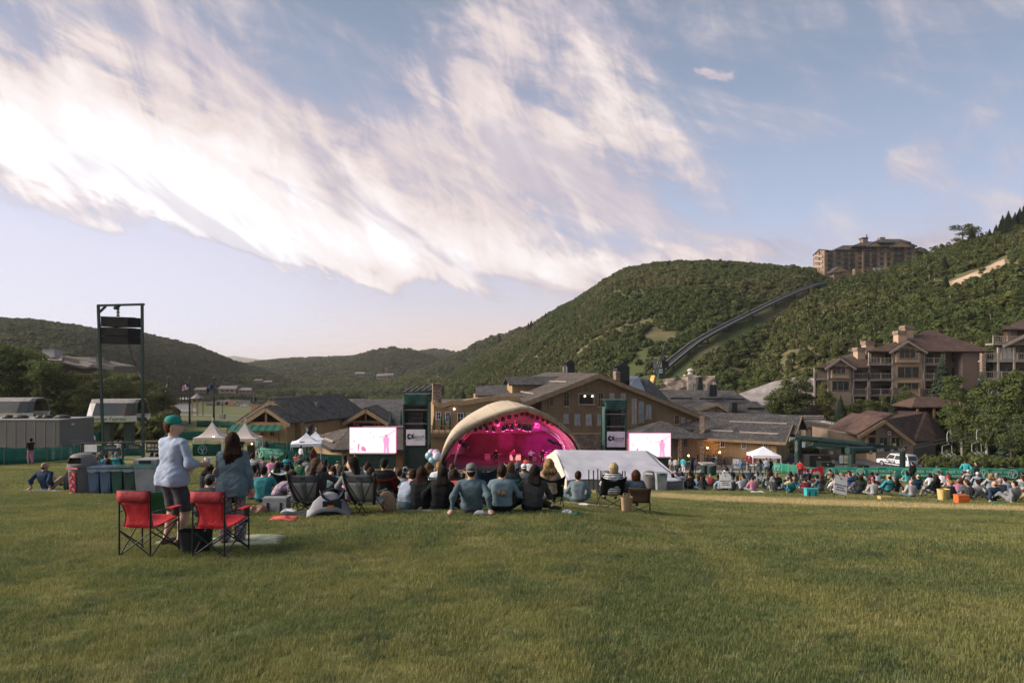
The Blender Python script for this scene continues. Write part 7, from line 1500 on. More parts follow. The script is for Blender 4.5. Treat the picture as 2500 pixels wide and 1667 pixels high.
# bins
def bins():
 brown=mat('grey_brown_plastic',(.165,.150,.145),.6,(.14,.13,.125),3.);blue=mat('blue_bin_plastic',(.060,.105,.165),.55);grn=mat('green_bin_plastic',(.020,.070,.048),.55);dgrn=mat('dark_green_bin_plastic',(.022,.050,.042),.55);gb=mat('grey_bin_plastic',(.270,.285,.300),.6)
 def dome(px,d,lab,sticker=None,s=1.):
  g=ground(px,d);r=empty('domed_trash_can',g,R(-12),lab,'trash can','domed trash cans');MB().lathe([(.29,0),(.33,.03),(.37,.80),(.40,.82),(.40,.90),(.37,.91)],n=20).build('barrel',brown,r,True,ang=40)
  n=20;rows=[]
  for t,(rad,z)in enumerate([(.385,.91),(.37,1.0),(.33,1.10),(.25,1.17),(.10,1.20)]):rows.append([(rad*math.cos(a),rad*math.sin(a),z)for a in np.linspace(0,6.283,n,endpoint=False)])
  mb=MB()
  for i in range(4):
   for j in range(n):
    a=6.283*(j+.5)/n
    if i in(0,1)and(abs(((a-4.71)+math.pi)%6.283-math.pi)<.55 or abs(((a-1.57)+math.pi)%6.283-math.pi)<.55):continue
    mb.poly([rows[i][j],rows[i][(j+1)%n],rows[i+1][(j+1)%n],rows[i+1][j]])
  mb.poly(rows[-1]);mb.build('dome_lid',brown,r,True,ang=50)
  if sticker:
   st=MB().prism([(-.10,-.365,.12),(.12,-.365,.12),(.12,-.385,.70),(-.10,-.385,.70)],(0,.015,0)).build('sticker',mat('red_sticker',(.35,.03,.05),.6),r);MB().box((0.01,-.398,.80),(.40,.01,.05)).build('lid_print',mat('coral_print',(.6,.2,.2),.6),r)
   for k in range(5):MB().box((.01+.04*(-1)**k,-.392+.0022*(5-k),.20+k*.11),(.11,.006,.05),M=Matrix.Rotation(.7*(-1)**k,3,'Y')).build('sticker_mark',mat('pale_red_print',(.65,.22,.25),.6),st)
  r.scale=(s,)*3;return r
 def slim(px,d,m,lab,lid):
  g=ground(px,d);r=empty('recycling_bin',g,0,lab,'recycling bin','slim recycling bins in a row');MB().prism([(-.13,-.21,0),(.13,-.21,0),(.13,.21,0),(-.13,.21,0)],(0,0,.02)).build('base',m,r)
  b=MB();lo,hi=[(-.125,-.20),(.125,-.20),(.125,.20),(-.125,.20)],[(-.155,-.25),(.155,-.25),(.155,.25),(-.155,.25)];b.add([(x,y,.02)for x,y in lo]+[(x,y,.78)for x,y in hi],[(0,1,5,4),(1,2,6,5),(2,3,7,6),(3,0,4,7)]);b.build('body',m,r);MB().box((0,-.215,.42),(.17,.015,.55)).build('front_panel',m,r)
  MB().box((0,0,.80),(.34,.54,.05)).build('lid',lid,r);MB().lathe([(.09,.825),(.12,.84),(.13,.83)],n=14,cap=False,sy=1.6).build('lid_rim',lid,r);MB().sheet([[(-.165,-.262,.79),(0,-.265,.77),(.165,-.262,.79)],[(-.165,-.26,.70),(0,-.27,.66+.02*(px%3)),(.165,-.26,.71)]],.004).build('bag_edge',mat('bag_plastic',(.16,.20,.25),.4),r);return r
 def boxy(px,d,lab,s=1.,band=False):
  g=ground(px,d);r=empty('box_trash_can',g,R(4),lab,'trash can','grey box trash cans');b=MB();lo,hi=[(-.25,-.25),(.25,-.25),(.25,.25),(-.25,.25)],[(-.30,-.30),(.30,-.30),(.30,.30),(-.30,.30)];b.add([(x,y,0)for x,y in lo]+[(x,y,.92)for x,y in hi],[(0,1,5,4),(1,2,6,5),(2,3,7,6),(3,0,4,7),(3,2,1,0)]);b.build('body',gb,r);MB().prism([(-.31,-.31,.92),(.31,-.31,.92),(.29,.31,.92),(-.29,.31,.92)],(0,0,.12)).build('lid',gb,r);MB().box((0,-.315,.98),(.32,.02,.08)).build('slot',MW['dark'],r);MB().box((0,-.30,.86),(.60,.02,.09)).build('bag_edge',mat('teal_bag',(.10,.28,.24),.5),r);r.scale=(s,)*3;return r
 dome(202,20,'grey brown domed trash can with a red sticker beside the blue bins',True);slim(240,19.6,blue,'blue recycling bin next to the domed can',blue);slim(268,19.6,blue,'blue recycling bin next to the green bins',blue);slim(296,19.6,grn,'green recycling bin next to the blue bins',grn);slim(325,19.6,dgrn,'dark green recycling bin next to the grey box can',dgrn);boxy(366,19.3,'grey box trash can beside the man with the cap')
 dome(1480,41.5,'domed trash can before the white ridge tent');dome(1585,41.5,'domed trash can with a bag beside the grey box can on the right');boxy(1613,41,'grey box trash can with a green bag edge beside the ridge tent',1.05)
 w=empty('storage_crate',ground(1606,42.5),0,'white and blue crate behind the grey box can','crate');MB().box((0,0,.3),(.5,.4,.6)).build('crate_body',MW['white'],w);MB().box((0,-.21,.3),(.3,.02,.2)).build('label_panel',mat('pale_blue',(.3,.4,.6),.6),w)
bins()
# lift stations and trailer on the left
def station(x0,x1,yr,yb,d,lab,txt=None):
 B=Bld('lift_station',(x0+x1)/2,d,lab,'lift station');w=PX(x1,d)-PX(x0,d);c=P((x0+x1)/2,yb,d);rz=R(4);r_=lambda x,y,z:c+Vector((x,y,z));H=(yb-yr)/F*d;h=w/2;prof=[(-1.3,0),(-1.5,H*.28),(-1.05,H*.85),(-.7,H),(.7,H),(1.05,H*.85),(1.5,H*.28),(1.3,0)]
 def ring(x,s):return[r_(x,y*s*1.6,z)for y,z in prof]
 secs=[ring(-h,.45),ring(-h*.86,.9),ring(-h*.6,1),ring(h*.7,1),ring(h*.92,.9),ring(h,.6)]
 def band(i0,i1,m,nm):mb=MB();mb.sheet([[s[k]for k in range(i0,i1+1)]for s in secs],.05);B.put(mb,nm,m)
 band(0,1,MW['white'],'lower_band');band(1,2,mat('reflection_toned_glass',(.035,.045,.045),.25,(.12,.07,.04),.25,spec=.5),'window_band');band(2,5,mat('station_roof',(.29,.26,.24),.6),'roof');band(5,6,MATS['reflection_toned_glass'],'window_band');band(6,7,MW['white'],'lower_band')  # brownish reflections are painted into the colour of the window bands
 for x in(-.45,.45):B.put(MB().bar((c.x+h*x,c.y,ground((x0+x1)/2,d).z-.3),(c.x+h*x,c.y,c.z+.2),.9,.7),'pylon',MW['steel'])
 B.put(MB().box(r_(0,0,.1),(w*.9,3,.3)),'underside',MW['steel'])
 if txt:lettering(txt,.62,r_(-h*.05,-2.42,H*.14),facing(0)@Matrix.Rotation(-.14,3,'X'),ink,B.r,.01)
 for k in range(6):B.put(MB().lathe([(.05,-.06),(.28,-.05),(.28,.05),(.05,.06)],r_(-h*1.05-.6*k,-.6,-.1),10),'sheave',MW['rail'])
 B.put(MB().bar(r_(-h*1.7,-.6,.25),r_(-h*.8,-.6,.25),.2),'sheave_beam',MW['steel'])
station(232,348,975,1026,82,'lift station with slanted windows and white lettered band','Carpenter Express');station(-70,100,972,1018,84,'lift station with a pale roof behind the grey trailer')
def trailer():
 d=56;B=Bld('trailer',80,d,'long grey trailer with vents on its roof','trailer');m=mat('trailer_grey',(.140,.132,.128),.6,(.115,.110,.107),.4);g=ground(80,d).z;zt=P(0,1026,d).z;zb=g+.45;a=Vector((PX(-70,d),d,zb));b=Vector((PX(145,d),d,zb));e=Vector((PX(199,d+1.5),d+3.2,zb));f=Vector((a.x,d+3.2,zb))
 B.put(MB().prism([a,b,e,f],(0,0,zt-zb)),'body',m);B.put(MB().prism([a-Vector((.05,.05,0))+Z1*(zt-zb),b+Vector((0,-.05,zt-zb)),e+Z1*(zt-zb),f+Z1*(zt-zb)],(0,0,.08)),'roof',MW['conc'])
 for px in(12,42,92,108,145):B.put(MB().lathe([(.4,0),(.45,.12),(.3,.26),(.05,.3)],(PX(px,d+1),d+1.4,zt+.08),12,1.5 if px in(42,145)else 1),'roof_vent',MW['black'])
 for px in(20,60):p=Vector((PX(px,d),d+.2,g+.35));w_=B.put(MB().cyl(p,p+Vector((0,.25,0)),.36,n=14),'wheel',MW['black']);B.put(MB().cyl(p-Vector((0,.01,0)),p+Vector((0,.02,0)),.18,n=10),'hub',MW['rail'],w_)
 u=(e-b).normalized();n=Vector((u.y,-u.x,0));f0=b+u*(e-b).length*.5+n*.03;ang=math.atan2(u.y,u.x)
 for k in range(9):x_=a.x+(b.x-a.x)*k/9+.4;B.put(MB().bar((x_,d-.012,zb+.05),(x_,d-.012,zt-.05),.03,.02,up=(0,1,0)),'panel_seam',MW['rail'])
 for k in range(3):B.put(MB().bar(f0-u*(.7-.1*k)+Z1*(1.05-.16*k),f0+u*(.6+.1*k)+Z1*(1.0-.16*k),.01,.05),'printed_line',MW['conc'])
 B.put(MB().box(b+u*1.2+n*.05+Z1*(zt-zb-.4),(.15,.15,.12)),'marker_lamp',MW['white'])
trailer()
# house above the trees, far houses, gazebo
def houses():
 B=Bld('hillside_house',205,150,'large low house with pale chimneys above the trees','house');rm=mat('grey_tan_roof',(.23,.20,.19),.9,(.19,.165,.155),.4);d=150
 B.put(MB().prism([P(62,912,d),P(270,912,d),P(270,893,d),P(155,870,d),P(62,890,d)],(0,10,0)),'wall',mat('house_wall',(.20,.165,.13),.9))
 for pts in([(57,893),(95,881),(142,884),(132,897)],[(76,873),(130,874),(155,866),(150,880),(76,877)],[(140,880),(168,872),(228,893),(205,897)],[(150,866),(170,869),(240,891),(222,889)],[(215,893),(281,893),(275,902),(240,900)]):q=[P(x,y,d-2+(y<875)*5)for x,y in pts];B.roof(q[::-1],rm,.35)
 for x0,x1,y0,y1 in((104,132,853,872),(218,234,872,892),(241,250,880,892)):f=Face(x0,d+2,0);c=B.block(f,x0,x1,y0,y1,3,mat('pale_chimney',(.45,.42,.41),.8),'chimney');B.block(f,x0-1,x1+1,y0-1,y0+1,3.4,MW['conc'],'chimney_cap',c,.2)
 f=Face(165,d-.3,0)
 for x in(155,172):B.window(f,x,884,x+12,893,2,1,'glassd',False,'trim',w=.2)
 for px,py,d,w,lab in((495,955,480,9,'far house at the foot of the dark hill'),(560,954,520,13,'far long house among the trees behind the meadow'),(600,956,520,10,'far house at the end of the tree line'),(632,931,700,8,'far house on the lower slope of the left hill'),(655,935,700,9,'far dark house beside the left hill'),(812,884,1350,15,'far house on the wooded ridge'),(845,882,1400,14,'far pale roofed house on the wooded ridge'),(935,921,900,15,'far house under the rounded hill'),(950,918,900,12,'far red brown house under the rounded hill'),(880,915,950,13,'far tan house at the foot of the rounded hill'),(1000,878,1500,20,'far house in the dip between the ridges')):
  p=P(px,py,d);b=Bld('far_house',px,d,lab,'house','houses across the valley');h=w*.28;cx=p.x;b.put(MB().box((cx,d,p.z),(w,w*.6,h)),'wall',mat('far_wall_%d'%(px%3),[(.28,.19,.14),(.20,.16,.13),(.33,.25,.20)][px%3],.9))
  for sg in(-1,1):b.roof([Vector((cx-w*.55,d+sg*w*.38,p.z+h*.45)),Vector((cx+w*.55,d+sg*w*.38,p.z+h*.45)),Vector((cx+w*.5,d,p.z+h*1.1)),Vector((cx-w*.5,d,p.z+h*1.1))][::-sg],rm,w*.02)
  for k in range(3):b.put(MB().box((cx+w*(k-1)*.28,d-w*.305,p.z+h*.05),(w*.09,w*.02,h*.35)),'window',MW['glassd'])
 g=Bld('gazebo',482,240,'small round gazebo by the meadow','gazebo');c=P(482,972,240);g.put(MB().lathe([(2.6,0),(1.3,.9),(.2,1.7)],c,8),'roof',rm)
 for k in range(6):a=k*1.047;g.put(MB().bar((c.x+2*math.cos(a),c.y+2*math.sin(a),g.b.z),(c.x+2*math.cos(a),c.y+2*math.sin(a),c.z),.2),'post',MW['trim'])
 t=Bld('trellis_rack',447,250,'dark lattice rack with white panels near the gazebo','rack');f=Face(447,250,0)
 for k in range(6):
  t.put(MB().bar(f.p(428+k*7.6,985),f.p(428+k*7.6,962),.35),'post',MW['black'])
  if k<5:t.block(f,429.5+k*7.6,434+k*7.6,970,975,.2,MW['white'],'panel',off=.2)
 for y in(963,969,976):t.put(MB().bar(f.p(428,y),f.p(466,y),.3),'crossbar',MW['black'])
houses()
def row_condos(px0,n,step,d,y0,lab,dy=0.):
 B=Bld('row_houses',px0+n*step/2,d,lab,'row houses');rf=mat('shed_roof',(.30,.31,.35),.7,(.24,.25,.28),.3)
 for k in range(n):
  x=px0+k*step;y=y0+dy*k;f=Face(x,d,0);w=step*1.25;b=B.put(MB().prism([f.p(x,y+26),f.p(x+w,y+26),f.p(x+w,y),f.p(x,y+11)],(0,8,0)),'wall',mat('row_wall',(.10,.075,.06),.9));B.roof([f.p(x-2,y+11,.6),f.p(x+w+1,y-2,.6),f.p(x+w+1,y-2,-9),f.p(x-2,y+11,-9)],rf,.35);c=B.block(f,x+3,x+8,y-2,y+12,1.2,MW['stone'],'chimney',off=.3);B.block(f,x+w*.5,x+w*.5+8,y+14,y+20,.2,MW['glassd'],'window',off=.1)
row_condos(985,6,15,225,945,'row of dark houses with slanting grey roofs behind the stone chimney',-1.0);row_condos(1165,4,20,210,944,'row of slanting grey roofs left of the lodge',-1.2)
# vehicles
def vehicle(loc,rz,lab,kind='car',paint=None,group=None,detail=True):
 r=empty({'car':'parked_car','suv':'police_car','truck':'box_truck'}[kind],loc,rz,lab,{'car':'car','suv':'police car','truck':'truck'}[kind],group);L,W,H={'car':(4.5,1.8,1.45),'suv':(5.1,2.0,1.9),'truck':(9,2.5,3.6)}[kind];h=W/2;paint=paint or mat('white_car_paint',(.70,.70,.72),.25,spec=.6)
 tyre=mat('tyre_rubber',(.02,.02,.02),.8);rim=mat('alloy_rim',(.45,.45,.46),.35,metal=.8);gl=MW['glassd']
 if kind=='truck':
  MB().box((-1.3,0,2.1),(6.4,W,2.8)).build('cargo_box',MW['white'],r);MB().prism([(2,-h,.5),(4.4,-h,.5),(4.4,-h,1.6),(3.6,-h,2.6),(2,-h,2.6)],(0,W,0)).build('cab',paint,r);MB().box((3.95,0,2.1),(.1,W*.9,.8),M=Matrix.Rotation(-.65,3,'Y')).build('windscreen',gl,r);ax=(-3.2,3.3);wr=.5
 else:
  t=.82 if kind=='suv' else .68;z0=.38 if kind=='suv' else .25;zb=H*.57;fr=L/2
  def ringy(x,zz,ww,inset=0):return(x,ww,zz)
  prof=[(-fr,z0+.1),(-fr+.02,zb*.8),(-fr+.1,zb),(fr*.45,zb*1.0),(fr*.92,zb*.88),(fr,zb*.62),(fr-.04,z0+.05),(fr*.8,z0),(-fr*.85,z0)]
  b=MB();n=len(prof);secs=[]
  for y,s in((-h,.955),(-h*.94,1.),(h*.94,1.),(h,.955)):secs.append([(x*s,y,z0+(z-z0)*(1 if s==1 else .97))for x,z in prof])
  b.add([p for s in secs for p in s],[(i*n+j,i*n+(j+1)%n,(i+1)*n+(j+1)%n,(i+1)*n+j)for i in range(3)for j in range(n)]+[tuple(range(n-1,-1,-1)),tuple(range(3*n,4*n))]);b.build('body',paint,r,ang=35)
  if kind=='suv':lo=[(-fr+.06,1),(fr*.42,1)];hi=[(-fr+.32,.86),(fr*.16,.86)]
  else:lo=[(-fr*.80,1),(fr*.45,1)];hi=[(-fr*.48,.8),(fr*.08,.8)]
  zt=H;lo3=[(lo[0][0],-h*.97,zb-.02),(lo[1][0],-h*.97,zb-.02),(lo[1][0],h*.97,zb-.02),(lo[0][0],h*.97,zb-.02)];hi3=[(hi[0][0],-h*hi[0][1],zt-.06),(hi[1][0],-h*hi[1][1],zt-.06),(hi[1][0],h*hi[1][1],zt-.06),(hi[0][0],h*hi[0][1],zt-.06)]
  MB().add(lo3+hi3,[(0,1,5,4),(1,2,6,5),(2,3,7,6),(3,0,4,7),(4,5,6,7)]).build('cabin',paint,r)
  MB().prism([(x*.97,y*.96,zt-.06)for x,y,z in hi3],(0,0,.05)).build('roof',paint,r)
  def pane(a,b,c,d,nm,s0,s1,t0=.14,t1=.86):
   a,b,c,d=(Vector(q)for q in(a,b,c,d));q=lambda s,t_:a.lerp(b,s).lerp(d.lerp(c,s),t_);n_=(b-a).cross(d-a).normalized();MB().prism([q(s0,t0)+n_*.012,q(s1,t0)+n_*.012,q(s1,t1)+n_*.012,q(s0,t1)+n_*.012],-n_*.02).build(nm,gl,r)
  sw=((.04,.30),(.34,.62),(.66,.97))if kind=='suv' else((.08,.46),(.52,.94))
  for s0,s1 in sw:pane(lo3[0],lo3[1],hi3[1],hi3[0],'side_window',s0,s1);pane(lo3[2],lo3[3],hi3[3],hi3[2],'side_window',1-s1,1-s0)
  pane(lo3[1],lo3[2],hi3[2],hi3[1],'windscreen',.06,.94);pane(lo3[3],lo3[0],hi3[0],hi3[3],'rear_window',.08,.92)
  for s in(-1,1):
   MB().box((-fr-.005,s*h*.84,zb*.82),(.06,.18,.34 if kind=='suv' else .16)).build('tail_light',mat('tail_red',(.35,.02,.02),.3),r);MB().box((fr*.97,s*h*.72,zb*.76),(.1,.38,.16)).build('headlight',mat('lamp_clear',(.6,.6,.6),.15),r)
  MB().box((-fr-.02,0,z0+.2),(.12,W*.92,.2)).build('bumper',MW['rail']if kind=='suv' else paint,r);ax=(-fr*.60,fr*.62);wr=.39 if kind=='suv' else .32
  if kind=='suv':
   MB().box((-fr-.03,0,zb*.72),(.03,.5,.16)).build('licence_plate',MW['conc'],r);ip=mat('police_ink',(.02,.03,.05),.6)
   Mw=world_of(r).to_3x3()
   for s in(1,):
    lettering('POLICE',.42,Vector(loc)+Mw@Vector((.15,s*(h+.012),zb*.80)),Mw@Matrix(((-1,0,0),(0,0,1),(0,1,0))),ip,r,.002,bold=.012)
    mts=[(-1.5,0),(-1.0,.28),(-.75,.16),(-.35,.40),(.05,.15),(.4,.34),(.8,.12),(1.1,.25),(1.5,0)];MB().prism([(-x*.95,s*(h+.004),z0+.12+z*.75)for x,z in mts],(0,.012*s,0)).build('mountain_stripe',ip,r)
    for x in(-.75,.55):MB().box((x,s*(h*.995),zb*.9),(.2,.04,.04)).build('door_handle',MW['black'],r)
    MB().box((.95,s*(h+.12),zb+.12),(.18,.2,.16)).build('wing_mirror',MW['black'],r)
 for x in ax:
  for s in(-1,1):w_=MB().cyl((x,s*(h-.22),wr),(x,s*(h+.02),wr),wr,n=16).build('wheel',tyre,r);MB().cyl((x,s*(h+.01),wr),(x,s*(h+.03),wr),wr*.62,n=12).build('rim',rim,w_)
 return r
g_=ground(2190,95);vehicle(g_,R(112),'white police car with mountain graphics parked on the plaza','suv')
for k,(px,py,rz,c,lab)in enumerate([(776,1003,.1,(.7,.7,.7),'white parked car at the near edge of the lot'),(787,1003.5,.1,(.65,.65,.67),'white parked car beside another white one'),(799,1001,1.4,(.03,.03,.03),'black parked car end on in the lot'),(806,998,1.4,(.5,.5,.5),'silver parked car in the second row'),(813,1002.5,1.4,(.02,.02,.03),'black parked car next to a silver one'),(820,1003,1.4,(.6,.6,.6),'pale parked car in the front row'),(827,1002.5,1.4,(.1,.02,.02),'dark red parked car by the lamp post'),(834,1003,1.4,(.04,.05,.08),'dark blue parked car by the lamp post'),(841,1003,1.4,(.65,.65,.65),'white parked car right of the lamp post'),(848,1003.3,1.4,(.03,.03,.03),'black parked car at the end of the front row'),(794,997,1.4,(.3,.3,.3),'grey parked car in the back row'),(818,997,1.4,(.7,.7,.7),'white parked car in the back row'),(597,993,.1,(.72,.72,.72),'white parked car beside the left lodge roof'),(575,991,.1,(.35,.36,.4),'grey parked car by the orange container'),(1000,962,0.1,(.7,.7,.72),'white car among the far trees'),(900,962,.1,(.7,.7,.7),'white car on the far road by the conifers')]):
 p=hit(px,py);vehicle(p+Vector((0,0,.15)),rz,lab,'car',mat('car_paint_%d'%k,c,.25,spec=.6),'cars parked in the valley')
vehicle(hit(780,988)+Vector((0,0,.2)),R(178),'white box truck on the valley road','truck')
ct=Bld('orange_container',562,hit(562,990).y,'orange container beside the small pond','container');p=hit(562,990);ct.put(MB().box(p+Vector((0,0,1.4)),(8,3,2.6)),'container_body',mat('orange_paint',(.45,.22,.08),.7));ct.put(MB().box(p+Vector((-5,2,2.8)),(8,5,.4)),'lean_to_roof',MW['metalroof'])
# lift terminal on the right
def lift():
 B=Bld('lift_terminal',2070,84,'dark green lift terminal with columns and sheave beams beside the plaza','lift');m=MW['steel'];d=84
 def colm(x0,x1,y0,dd):g=ground((x0+x1)/2,dd).z;p=P((x0+x1)/2,y0,dd);B.put(MB().cyl((p.x,p.y,g-.3),p,(x1-x0)/2/F*dd,n=14),'column',m,smooth=True,ang=40);return p
 colm(1940,1957,1070,d);colm(2071,2088,1098,80);colm(2197,2210,1098,82)
 B.put(MB().cyl(P(1942,1068,d),P(2116,1086,82),.36,n=12),'main_beam',m,smooth=True,ang=40);B.put(MB().cyl(P(2069,1100,80),P(2130,1097,81),.44,.38,12),'cross_beam',m,smooth=True,ang=40);B.put(MB().bar(P(2110,1086,82),P(2212,1096,83),.35,.5),'sheave_beam',m);B.put(MB().bar(P(2128,1100,81),P(2211,1093,83),.35,.4),'sheave_beam',m)
 for px,py in((2126,1104),(2146,1100),(2154,1099),(2180,1101),(2198,1098),(2206,1096.5),(2031,1105),(2036,1127)):
  c=P(px,py,80.4);w=B.put(MB().cyl(c,c+Vector((0,.14,0)),.26,n=16),'sheave',MW['black']);B.put(MB().cyl(c-Vector((0,.02,0)),c,.20,n=16),'sheave_rim',MW['conc'],w);B.put(MB().cyl(c-Vector((0,.03,0)),c-Vector((0,.02,0)),.09,n=10),'hub',MW['black'],w)
 for y,x0,x1 in((1085,1985,2070),(1091,1980,2100)):B.put(MB().bar(P(x0,y-2,83),P(x1,y+4,82),.12,.3),'catwalk_rail',m)
 B.put(MB().lathe([(2.2,0),(2.2,.16),(1.9,.18)],P(2020,1091,84),24),'bullwheel',m)
 for px in(2000,2058):B.put(MB().box(P(px,1076+(px-2000)*.12,83.4),(.5,.8,.9)),'bracket',m)
 B.put(MB().bar(P(2058,1082,83),P(2058,1120,83),.35),'strut',m);tx=MW['conc']
 for k,ch in enumerate('BURNS'):lettering(ch,.42,P(1944,1080+k*5.2,d-.52),facing(-.35),tx,B.r,.004,bold=.01)
 n=B.block(Face(1962,83,0),1959,1966,1079,1092,.05,mat('pale_notice',(.45,.55,.65),.6),'notice')
 for x0,x1,y0,y1,dd,lab in((1976,2026,1113,1147,82,'tall black equipment box under the lift beams'),(2006,2038,1130,1149,80.5,'low black equipment box before the tall one'),(2095,2122,1137,1150,78,'small black equipment box right of the lift column')):
  E=Bld('equipment_box',(x0+x1)/2,dd,lab,'equipment box','equipment boxes at the lift');f=Face(x0,dd,0);E.block(f,x0,x1,y0,y1,1.6,MW['black'],'case');E.block(f,x0-.7,x1+.7,y0-1,y0+.6,1.75,MW['dark'],'lid',off=.06);E.block(f,x0+(x1-x0)*.45,x0+(x1-x0)*.55,y0+2,y0+5,.06,MW['rail'],'latch',off=.06)
 I=Bld('info_board',2060,81,'lit information board with yellow notice by the lift column','sign');f=Face(2049,81,8);I.block(f,2049,2073,1109,1133,.12,MW['black'],'frame');I.block(f,2050.5,2059,1111,1131,.03,MW['whitecl'],'panel',off=.03);I.block(f,2061,2071.5,1111,1131,.03,MW['whitecl'],'panel',off=.03);I.block(f,2061.5,2071,1119,1126,.03,mat('yellow_print',(.7,.6,.05),.6),'yellow_notice',off=.05);I.put(MB().bar(f.p(2061,1150),f.p(2061,1133),.12),'post',MW['black'])
 Sg=Bld('notice_card',1950,75,'white notice card standing at the foot of the lift column','sign');f=Face(1945,75,0);Sg.block(f,1945,1957,1134,1143.5,.04,MW['white'],'card');Sg.put(MB().bar(f.p(1951,1152,-.04),f.p(1951,1140,-.04),.05),'stake',MW['black'])
 cab=mat('steel_cable',(.10,.10,.10),.5)
 for a,b,lab in(((2212,1092,83),(2620,985,84),'upper steel lift cable'),((2212,1097,82),(2620,1005,82),'lower steel lift cable')):
  c=Bld('lift_cable',2300,83,lab+' running from the sheaves up into the trees','cable');p,q=P(*a),P(*b);c.put(MB().tube([p.lerp(q,t)-Vector((0,0,.25*math.sin(math.pi*t)))for t in np.linspace(0,1,9)],.03,5),'cable',cab)
 pale=mat('pale_chair_steel',(.42,.43,.42),.5,metal=.4)
 for x,y,lab in((2312,1053,'empty lift chair hanging nearer the terminal'),(2384,1048,'empty lift chair hanging nearer the birch trunks')):
  r=empty('lift_chair',P(x,y+62,83),.25,lab,'lift chair','empty lift chairs');z=lambda py:(y+62-py)/F*83
  MB().tube([(.6,0,z(y)),(.1,0,z(y+1)),(0,0,z(y+8)),(.05,0,z(y+25)),(.35,0,z(y+32))],.05,6).build('hanger',pale,r);fr=MB()
  fr.tube([(-.75,0,.45),(-.7,0,1.35),(-.2,0,1.45),(.35,0,1.6),(.7,0,1.35),(.75,0,.45)],.035,6);fr.build('back_frame',pale,r)
  for sx in(-.72,-.1,.1,.72):MB().tube([(sx,.0,.9),(sx,-.1,.35),(sx,-.5,.30),(sx,-.6,.12)],.025,5).build('seat_frame',pale,r)
  MB().bar((-.75,-.5,.3),(.75,-.5,.3),.05).build('seat_bar',pale,r);MB().bar((-.75,-.6,.1),(.75,-.6,.1),.04).build('foot_bar',pale,r)
lift()
for k,(px,py,s,ar)in enumerate(((2410,1129,.9,1.1),(2428,1126,1.2,.9),(2449,1128,1.2,1.3),(2475,1127,1.1,1.8),(2500,1127,1.1,1.6))):
 d=72;g=P(px,py+3,d);mb=MB();q=np.random.default_rng(k);rows=[]
 for i in range(7):t=math.pi*i/6;rows.append([(math.sin(t)*math.cos(a)*s*ar*(.85+.2*q.random())*.62,math.sin(t)*math.sin(a)*s*.55,math.cos(t)*s*.33*(.9+.2*q.random()))for a in np.linspace(0,6.283,10,endpoint=False)])
 mb.grid(rows,close=True);o=mb.build('boulder',mat('pale_boulder',(.52,.46,.40),.9,(.42,.36,.32),1.5,bump=.8),None,True);o.location=(g.x,g.y,Zg(g.x,g.y)+.15);tag(o,'pale landscape boulder %s'%('at the left end of the stone row','tall and rounded in the stone row','with a flat top in the stone row','long and low in the stone row','long at the right end of the stone row')[k],'boulder','boulders along the bank')
 # chairs
redm=mat('red_chair_nylon',(.50,.022,.030),.75,(.42,.018,.026),5.,bump=.7,bscale=14);redd=mat('dark_red_nylon',(.30,.018,.026),.75,bump=.6,bscale=14);tubeb=mat('black_tube',(.022,.024,.026),.4,metal=.3)
def camp_chair(px,d,rz,lab):
 r=empty('camp_chair',ground(px,d),rz,lab,'camp chair','red camp chairs');w=.215;D=.50
 rows=[[(x*w*(.97-.16*math.sin(math.pi*t)),.025+.035*math.sin(math.pi*t)+.05*t*t-.012*math.cos(x*1.5),.36+.33*(1-t))for x in np.linspace(-1,1,9)]for t in np.linspace(0,1,7)]
 b=MB().sheet(rows,.006).build('backrest',redm,r,True)
 for s in(-1,1):MB().tube([(s*w*(.985-.16*math.sin(math.pi*t)),.02+.035*math.sin(math.pi*t)+.05*t*t,.36+.33*(1-t))for t in np.linspace(0,1,9)],.008,5).build('piping',MW['black'],b)
 MB().sheet([[(x*(w+.012),-.022-.01*math.cos(x*1.5),z)for x in np.linspace(-1,1,7)]for z in(.845,.76,.70)],.012).build('header',redd,r,True)
 MB().bar((-w-.012,-.01,.845),(w+.012,-.01,.845),.02,.014).build('header_piping',MW['black'],r)
 MB().sheet([[(x*(w+.04*t),.06+D*t,.36+.07*t-.035*math.sin(math.pi*t)*(1-x*x))for x in np.linspace(-1,1,7)]for t in np.linspace(0,1,6)][::-1],.006).build('seat',redm,r,True)
 for s in(-1,1):
  MB().cyl((s*w,0,-.01),(s*w,0,.84),.011).build('back_post',tubeb,r);MB().cyl((s*(w+.05),D,-.01),(s*(w+.05),D,.56),.011).build('front_post',tubeb,r)
  arm=MB().bar((s*(w+.005),.0,.575),(s*(w+.05),D+.02,.56),.02,.012).build('armrest',tubeb,r);MB().box((s*(w+.045),D-.10,.57),(.085,.22,.014)).build('cup_pad',redm,arm);MB().lathe([(.045,-.11),(.05,0)],(s*(w+.045),D-.06,.565),10,cap=False).build('cup_holder',MW['black'],arm)
  MB().cyl((s*w,0,.34),(s*(w+.05),D,.02),.009).build('side_brace',tubeb,r);MB().cyl((s*w,.01,.02),(s*(w+.05),D,.40),.009).build('side_brace',tubeb,r);MB().cyl((s*w,.005,.33),(-s*w,.015,.02),.009).build('back_brace',tubeb,r);MB().cyl((s*(w+.05),D,.40),(-s*(w+.05),D-.01,.03),.009).build('front_brace',tubeb,r)
  for y,x in((0,w),(D,w+.05)):MB().lathe([(.017,0),(.014,.03)],(s*x,y,-.012),8).build('foot',MW['black'],r)
camp_chair(329,8.62,R(-8),'red camp chair behind the man with the cap');camp_chair(509,8.62,R(-8),'red camp chair behind the woman with long hair')
CH={}
